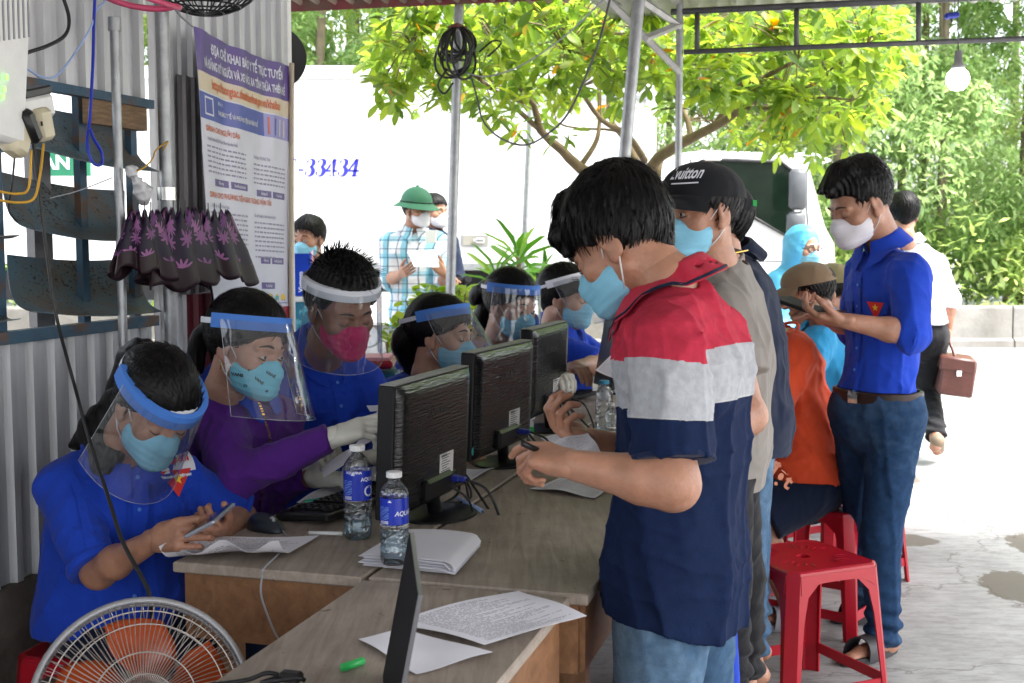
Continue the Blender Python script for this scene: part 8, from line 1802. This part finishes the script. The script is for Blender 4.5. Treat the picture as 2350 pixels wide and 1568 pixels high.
wire('dark wire sagging from the post with the coil to the roof brace', [P(1082, 178, 6.1), P(1095, 225, 6.0), P(1110, 280, 5.9), P(1150, 318, 5.8), P(1205, 333, 5.7), P(1260, 305, 5.6), P(1310, 250, 5.5), P(1370, 110, 5.4), P(1402, -10, 5.4)], .0050, 'steel_dark', n=60)
wire('pale thin cable slanting from the roof brace to the steel post', [P(1395, -10, 5.5), P(1300, 80, 5.7), P(1200, 148, 5.9), P(1120, 175, 6.0), P(1060, 165, 6.1)], .0035, 'grey_cable', n=30)
rc = random.Random(12); coil = thing('cable_coil', 'tangled coil of black cable hung on the steel post', 'cable coil', P(1048, 60, 6.12)); m = MB()
for k in range(13):
 cx_, w, h = rc.uniform(-18, 18), rc.uniform(20, 52), rc.uniform(60, 125); pts = []; ph = rc.uniform(-.3, .3); bx = rc.uniform(-.12, .12)
 for i in range(17):
  a = 2*math.pi*i/16; u = 1050+cx_*(1-math.cos(a))/2+w*math.sin(a)*(.6+.4*(1-math.cos(a))/2)+ph*20*(1-math.cos(a)); v = 62+h*(1-math.cos(a))/2+rc.uniform(-2, 2); pts.append(P(u, v, 6.1+bx*math.sin(a)-.04))
 m.tube(bez(pts, 48), .0062, 5)
m.tube(bez([P(1040, 190, 6.05), P(1020, 215, 6.05), P(1005, 195, 6.05), P(1025, 160, 6.05)], 16), .0055, 5); m.tube(bez([P(1100, 120, 6.0), P(1130, 95, 6.0), P(1150, 100, 6.0), P(1120, 130, 6.0)], 16), .005, 5)
link('cable_loops', m, M['black_rubber'], coil, True); m = MB(); m.tube([P(1030, 66, 6.05), P(1050, 58, 6.02), P(1070, 66, 6.05)], .012, 6); link('tie', m, M['red_steel'], coil)
# ---- socket block with adapters, white device with green lights
so = thing('socket_block', 'white socket block with adapters hanging at the left edge of the window', 'socket', WL(85, 260, .16)); R_ = rotm(AX, BX, UP) @ Matrix.Rotation(math.radians(-14), 3, 'Y')
ctr = WL(72, 248, .15); link('block', MB().box(ctr, (.115, .05, .055), R_, bev=.008), M['white_plastic'], so, True, angle=40); link('top_cover', MB().box(ctr+UP*.036, (.10, .045, .02), R_, bev=.004), M['black_plastic'], so)
link('adapter', MB().box(WL(90, 286, .17), (.055, .05, .075), R_, bev=.01), M['yellowed_plastic'], so, True, angle=40); link('adapter', MB().box(WL(38, 318, .16), (.06, .05, .08), rotm(AX, BX, UP) @ Matrix.Rotation(.4, 3, 'Y'), bev=.012), M['yellowed_plastic'], so, True, angle=40)
for du in (-6, 6): link('pin_hole', MB().box(WL(90+du, 284, .197), (.004, .003, .010), R_), M['ink'], so)
link('black_plug', MB().box(WL(66, 290, .18), (.035, .04, .08), R_ @ Matrix.Rotation(-.3, 3, 'Y'), bev=.01), M['black_plastic'], so, True, angle=40)
dv = thing('router', 'white vented plastic device with green lights at the top left edge', 'router', WL(10, 150, .16)); c0 = WL(4, 150, .16)
link('housing', MB().box(c0, (.13, .05, .34), rotm(AX, BX, UP) @ Matrix.Rotation(.12, 3, 'Y'), bev=.012), M['white_plastic'], dv, True, angle=40)
m = MB()
for k in range(7): m.box(c0+AX*(-.04+.017*k)+BX*.026+UP*(.10+.004*k), (.004, .004, .11), rotm(AX, BX, UP))
link('vent_slot', m, M['grey_cable'], dv)
def emis(name, c, s):
 m, nt, b = new_mat(name); b.inputs['Emission Color'].default_value = tuple(c)+(1,); b.inputs['Emission Strength'].default_value = s; b.inputs['Base Color'].default_value = tuple(c)+(1,); return m
M['led'] = emis('green_led', (.2, 1, .1), .6)
for du, v_ in ((16, 178), (7, 222), (10, 205)): link('green_light', MB().box(WL(du, v_, .192), (.006, .003, .012), rotm(AX, BX, UP)), M['led'], dv)
wire('grey cable bundle at the very left top edge', [WL(40, 0, .1), WL(45, 40, .1), WL(30, 60, .12), WL(5, 70, .13)], .004, 'grey_cable')
# ---- outside, through the louvres: green road sign
q = P(140, 372, 9.0); rs_ = thing('road_sign', 'green road sign with white letters glimpsed through the louvres', 'sign', (q.x, 9.0, 0)); link('sign_plate', MB().box(q, (.42, .03, .20)), mat('green_sign', (.015, .16, .08), .5, .05), rs_)
t = text_mesh('AN', .14, q+Vector((-.13, -.018, -.05)), (1, 0, 0), (0, 0, 1), .004); link('lettering', t, M['white_ink'], rs_, fixn=False); link('sign_post', MB().tube([Vector((q.x-.22, 9.04, 0)), Vector((q.x-.22, 9.04, 2.1))], .03, 8), M['steel'], rs_, True)
# ---- hanging lamp and blue clamp
lp_ = P(2198, 180, 4.9); la = thing('hanging_lamp', 'lit white bulb hanging on a thin cord in front of the trees', 'lamp', lp_)
M['bulb'] = emis('lit_bulb', (1, .98, .95), 14)
link('bulb', MB().lathe(lp_, [(.0001, -.048), (.025, -.042), (.041, -.02), (.044, .0), (.038, .02), (.022, .036)], 28), M['bulb'], la, True); link('lamp_collar', MB().lathe(lp_, [(.024, .034), (.026, .05), (.016, .06), (.014, .105), (.0001, .108)], 20), M['steel'], la, True)
link('lamp_cord', MB().tube([lp_+UP*.10, P(2198, 60, 4.9), P(2200, -60, 4.9)], .0026, 6), M['steel_dark'], la, True)
q = P(2184, 36, 4.85); bc = thing('blue_clamp', 'small blue plastic clamp hanging above the lamp', 'clamp', q); link('jaw', MB().box(q, (.055, .03, .022), Matrix.Rotation(-.12, 3, 'Y'), bev=.006), M['vga'], bc); link('hook', MB().tube([q+Vector((.01, 0, .01)), q+Vector((.012, 0, .08))], .002, 5), M['steel_dark'], bc); link('tail', MB().tube([q-UP*.008, q-UP*.035], [.007, .001], 6), M['black_plastic'], bc)
# ---- counter at the far left with things on it
M['teal_print'] = mat('teal_printed_cloth', (.015, .15, .24), .6, .1, 8, col2=(.10, .36, .45), c2s=16, c2t=(.52, .56)); c0 = P(690, 683, 6.4)
ct = thing('counter', 'teal patterned counter at the far left behind the masked man', 'counter', (c0.x, c0.y, 0)); link('counter_body', MB().box((c0.x-.1, c0.y+.25, c0.z/2-.01), (.50, .5, c0.z-.02)), M['teal_print'], ct); link('counter_top', MB().box((c0.x-.1, c0.y+.25, c0.z-.01), (.54, .54, .025), bev=.004), M['label_white'], ct)
q = P(692, 655, 6.5); q.z = c0.z+.115; m = MB(); bx_ = thing('upright_box', 'purple-blue box with white writing standing on the teal counter', 'box', q); link('carton', MB().box(q, (.10, .06, .22)), M['blue_shirt'], bx_); link('lettering', text_mesh('Vietnam', .032, q+Vector((.012, -.033, -.09)), (0, 0, 1), (-1, 0, 0), .001), M['white_ink'], bx_, fixn=False)
cd = link('lanyard_card', MB().box(P(711, 655, 6.9), (.07, .01, .10)), M['pen_blue'], loc=P(711, 655, 6.9)); tag(cd, 'pale blue card hanging at the chest of the far left man', 'card')
sheet('pink_paper', [P(664, 655, 6.75), P(717, 570, 6.8), P(719, 600, 6.75), P(694, 640, 6.7)], M['paper_pink'], 'pink sheet held up at the edge of the banner', raw=True, nu=6, nv=6)
tr_ = T(845, 838, .78); tr_ = P(845, 838, 4.6); tt = thing('plastic_tray', 'pink and red plastic tray on a teal stand behind the magenta mask', 'tray', tr_); link('stand', MB().box(tr_-UP*(tr_.z/2+.01), (.22, .2, tr_.z-.02)), M['teal_print'], tt); link('tray', MB().box(tr_+UP*.01, (.20, .2, .03), bev=.008), M['red_plastic'], tt); link('tray_sheet', MB().box(tr_+UP*.03, (.17, .17, .012)), M['paper_pink'], tt)
sheet('paper_sheet', [P(795, 1040, 3.02), P(905, 885, 3.06), P(960, 905, 3.02), P(870, 1000, 2.98)], M['paper'], 'white sheet pinched by the gloved hand over the nearest keyboard', raw=True, seed=30)
sheet('paper_sheet', [P(735, 1070, 3.15), P(800, 1030, 3.1), P(815, 1040, 2.98), P(742, 1095, 3.02)], M['paper'], 'white slip resting on the lower gloved hand', raw=True, seed=31)
sheet('paper_sheet', [P(1366, 848, 4.4), P(1408, 808, 4.45), P(1430, 850, 4.4), P(1422, 872, 4.35)], M['print3'], 'curled sheet held up in front of the far dark monitor', raw=True, seed=32)
S_ = SDF(.010, .03); q = P(1660, 1445, 2.85); S_.ell(Vector((q.x-.05, q.y+.1, .30)), (.10, .12, .09)); S_.cap(Vector((q.x, q.y+.1, .28)), q, .06, .035)
tag(link('cloth_bundle', S_.mesh(folds(4, .012, 22, 1)), M['blue_shirt'], loc=Vector((q.x, q.y, .2)), smooth=True), 'crumpled royal blue cloth low between the legs of the standing men', 'cloth')
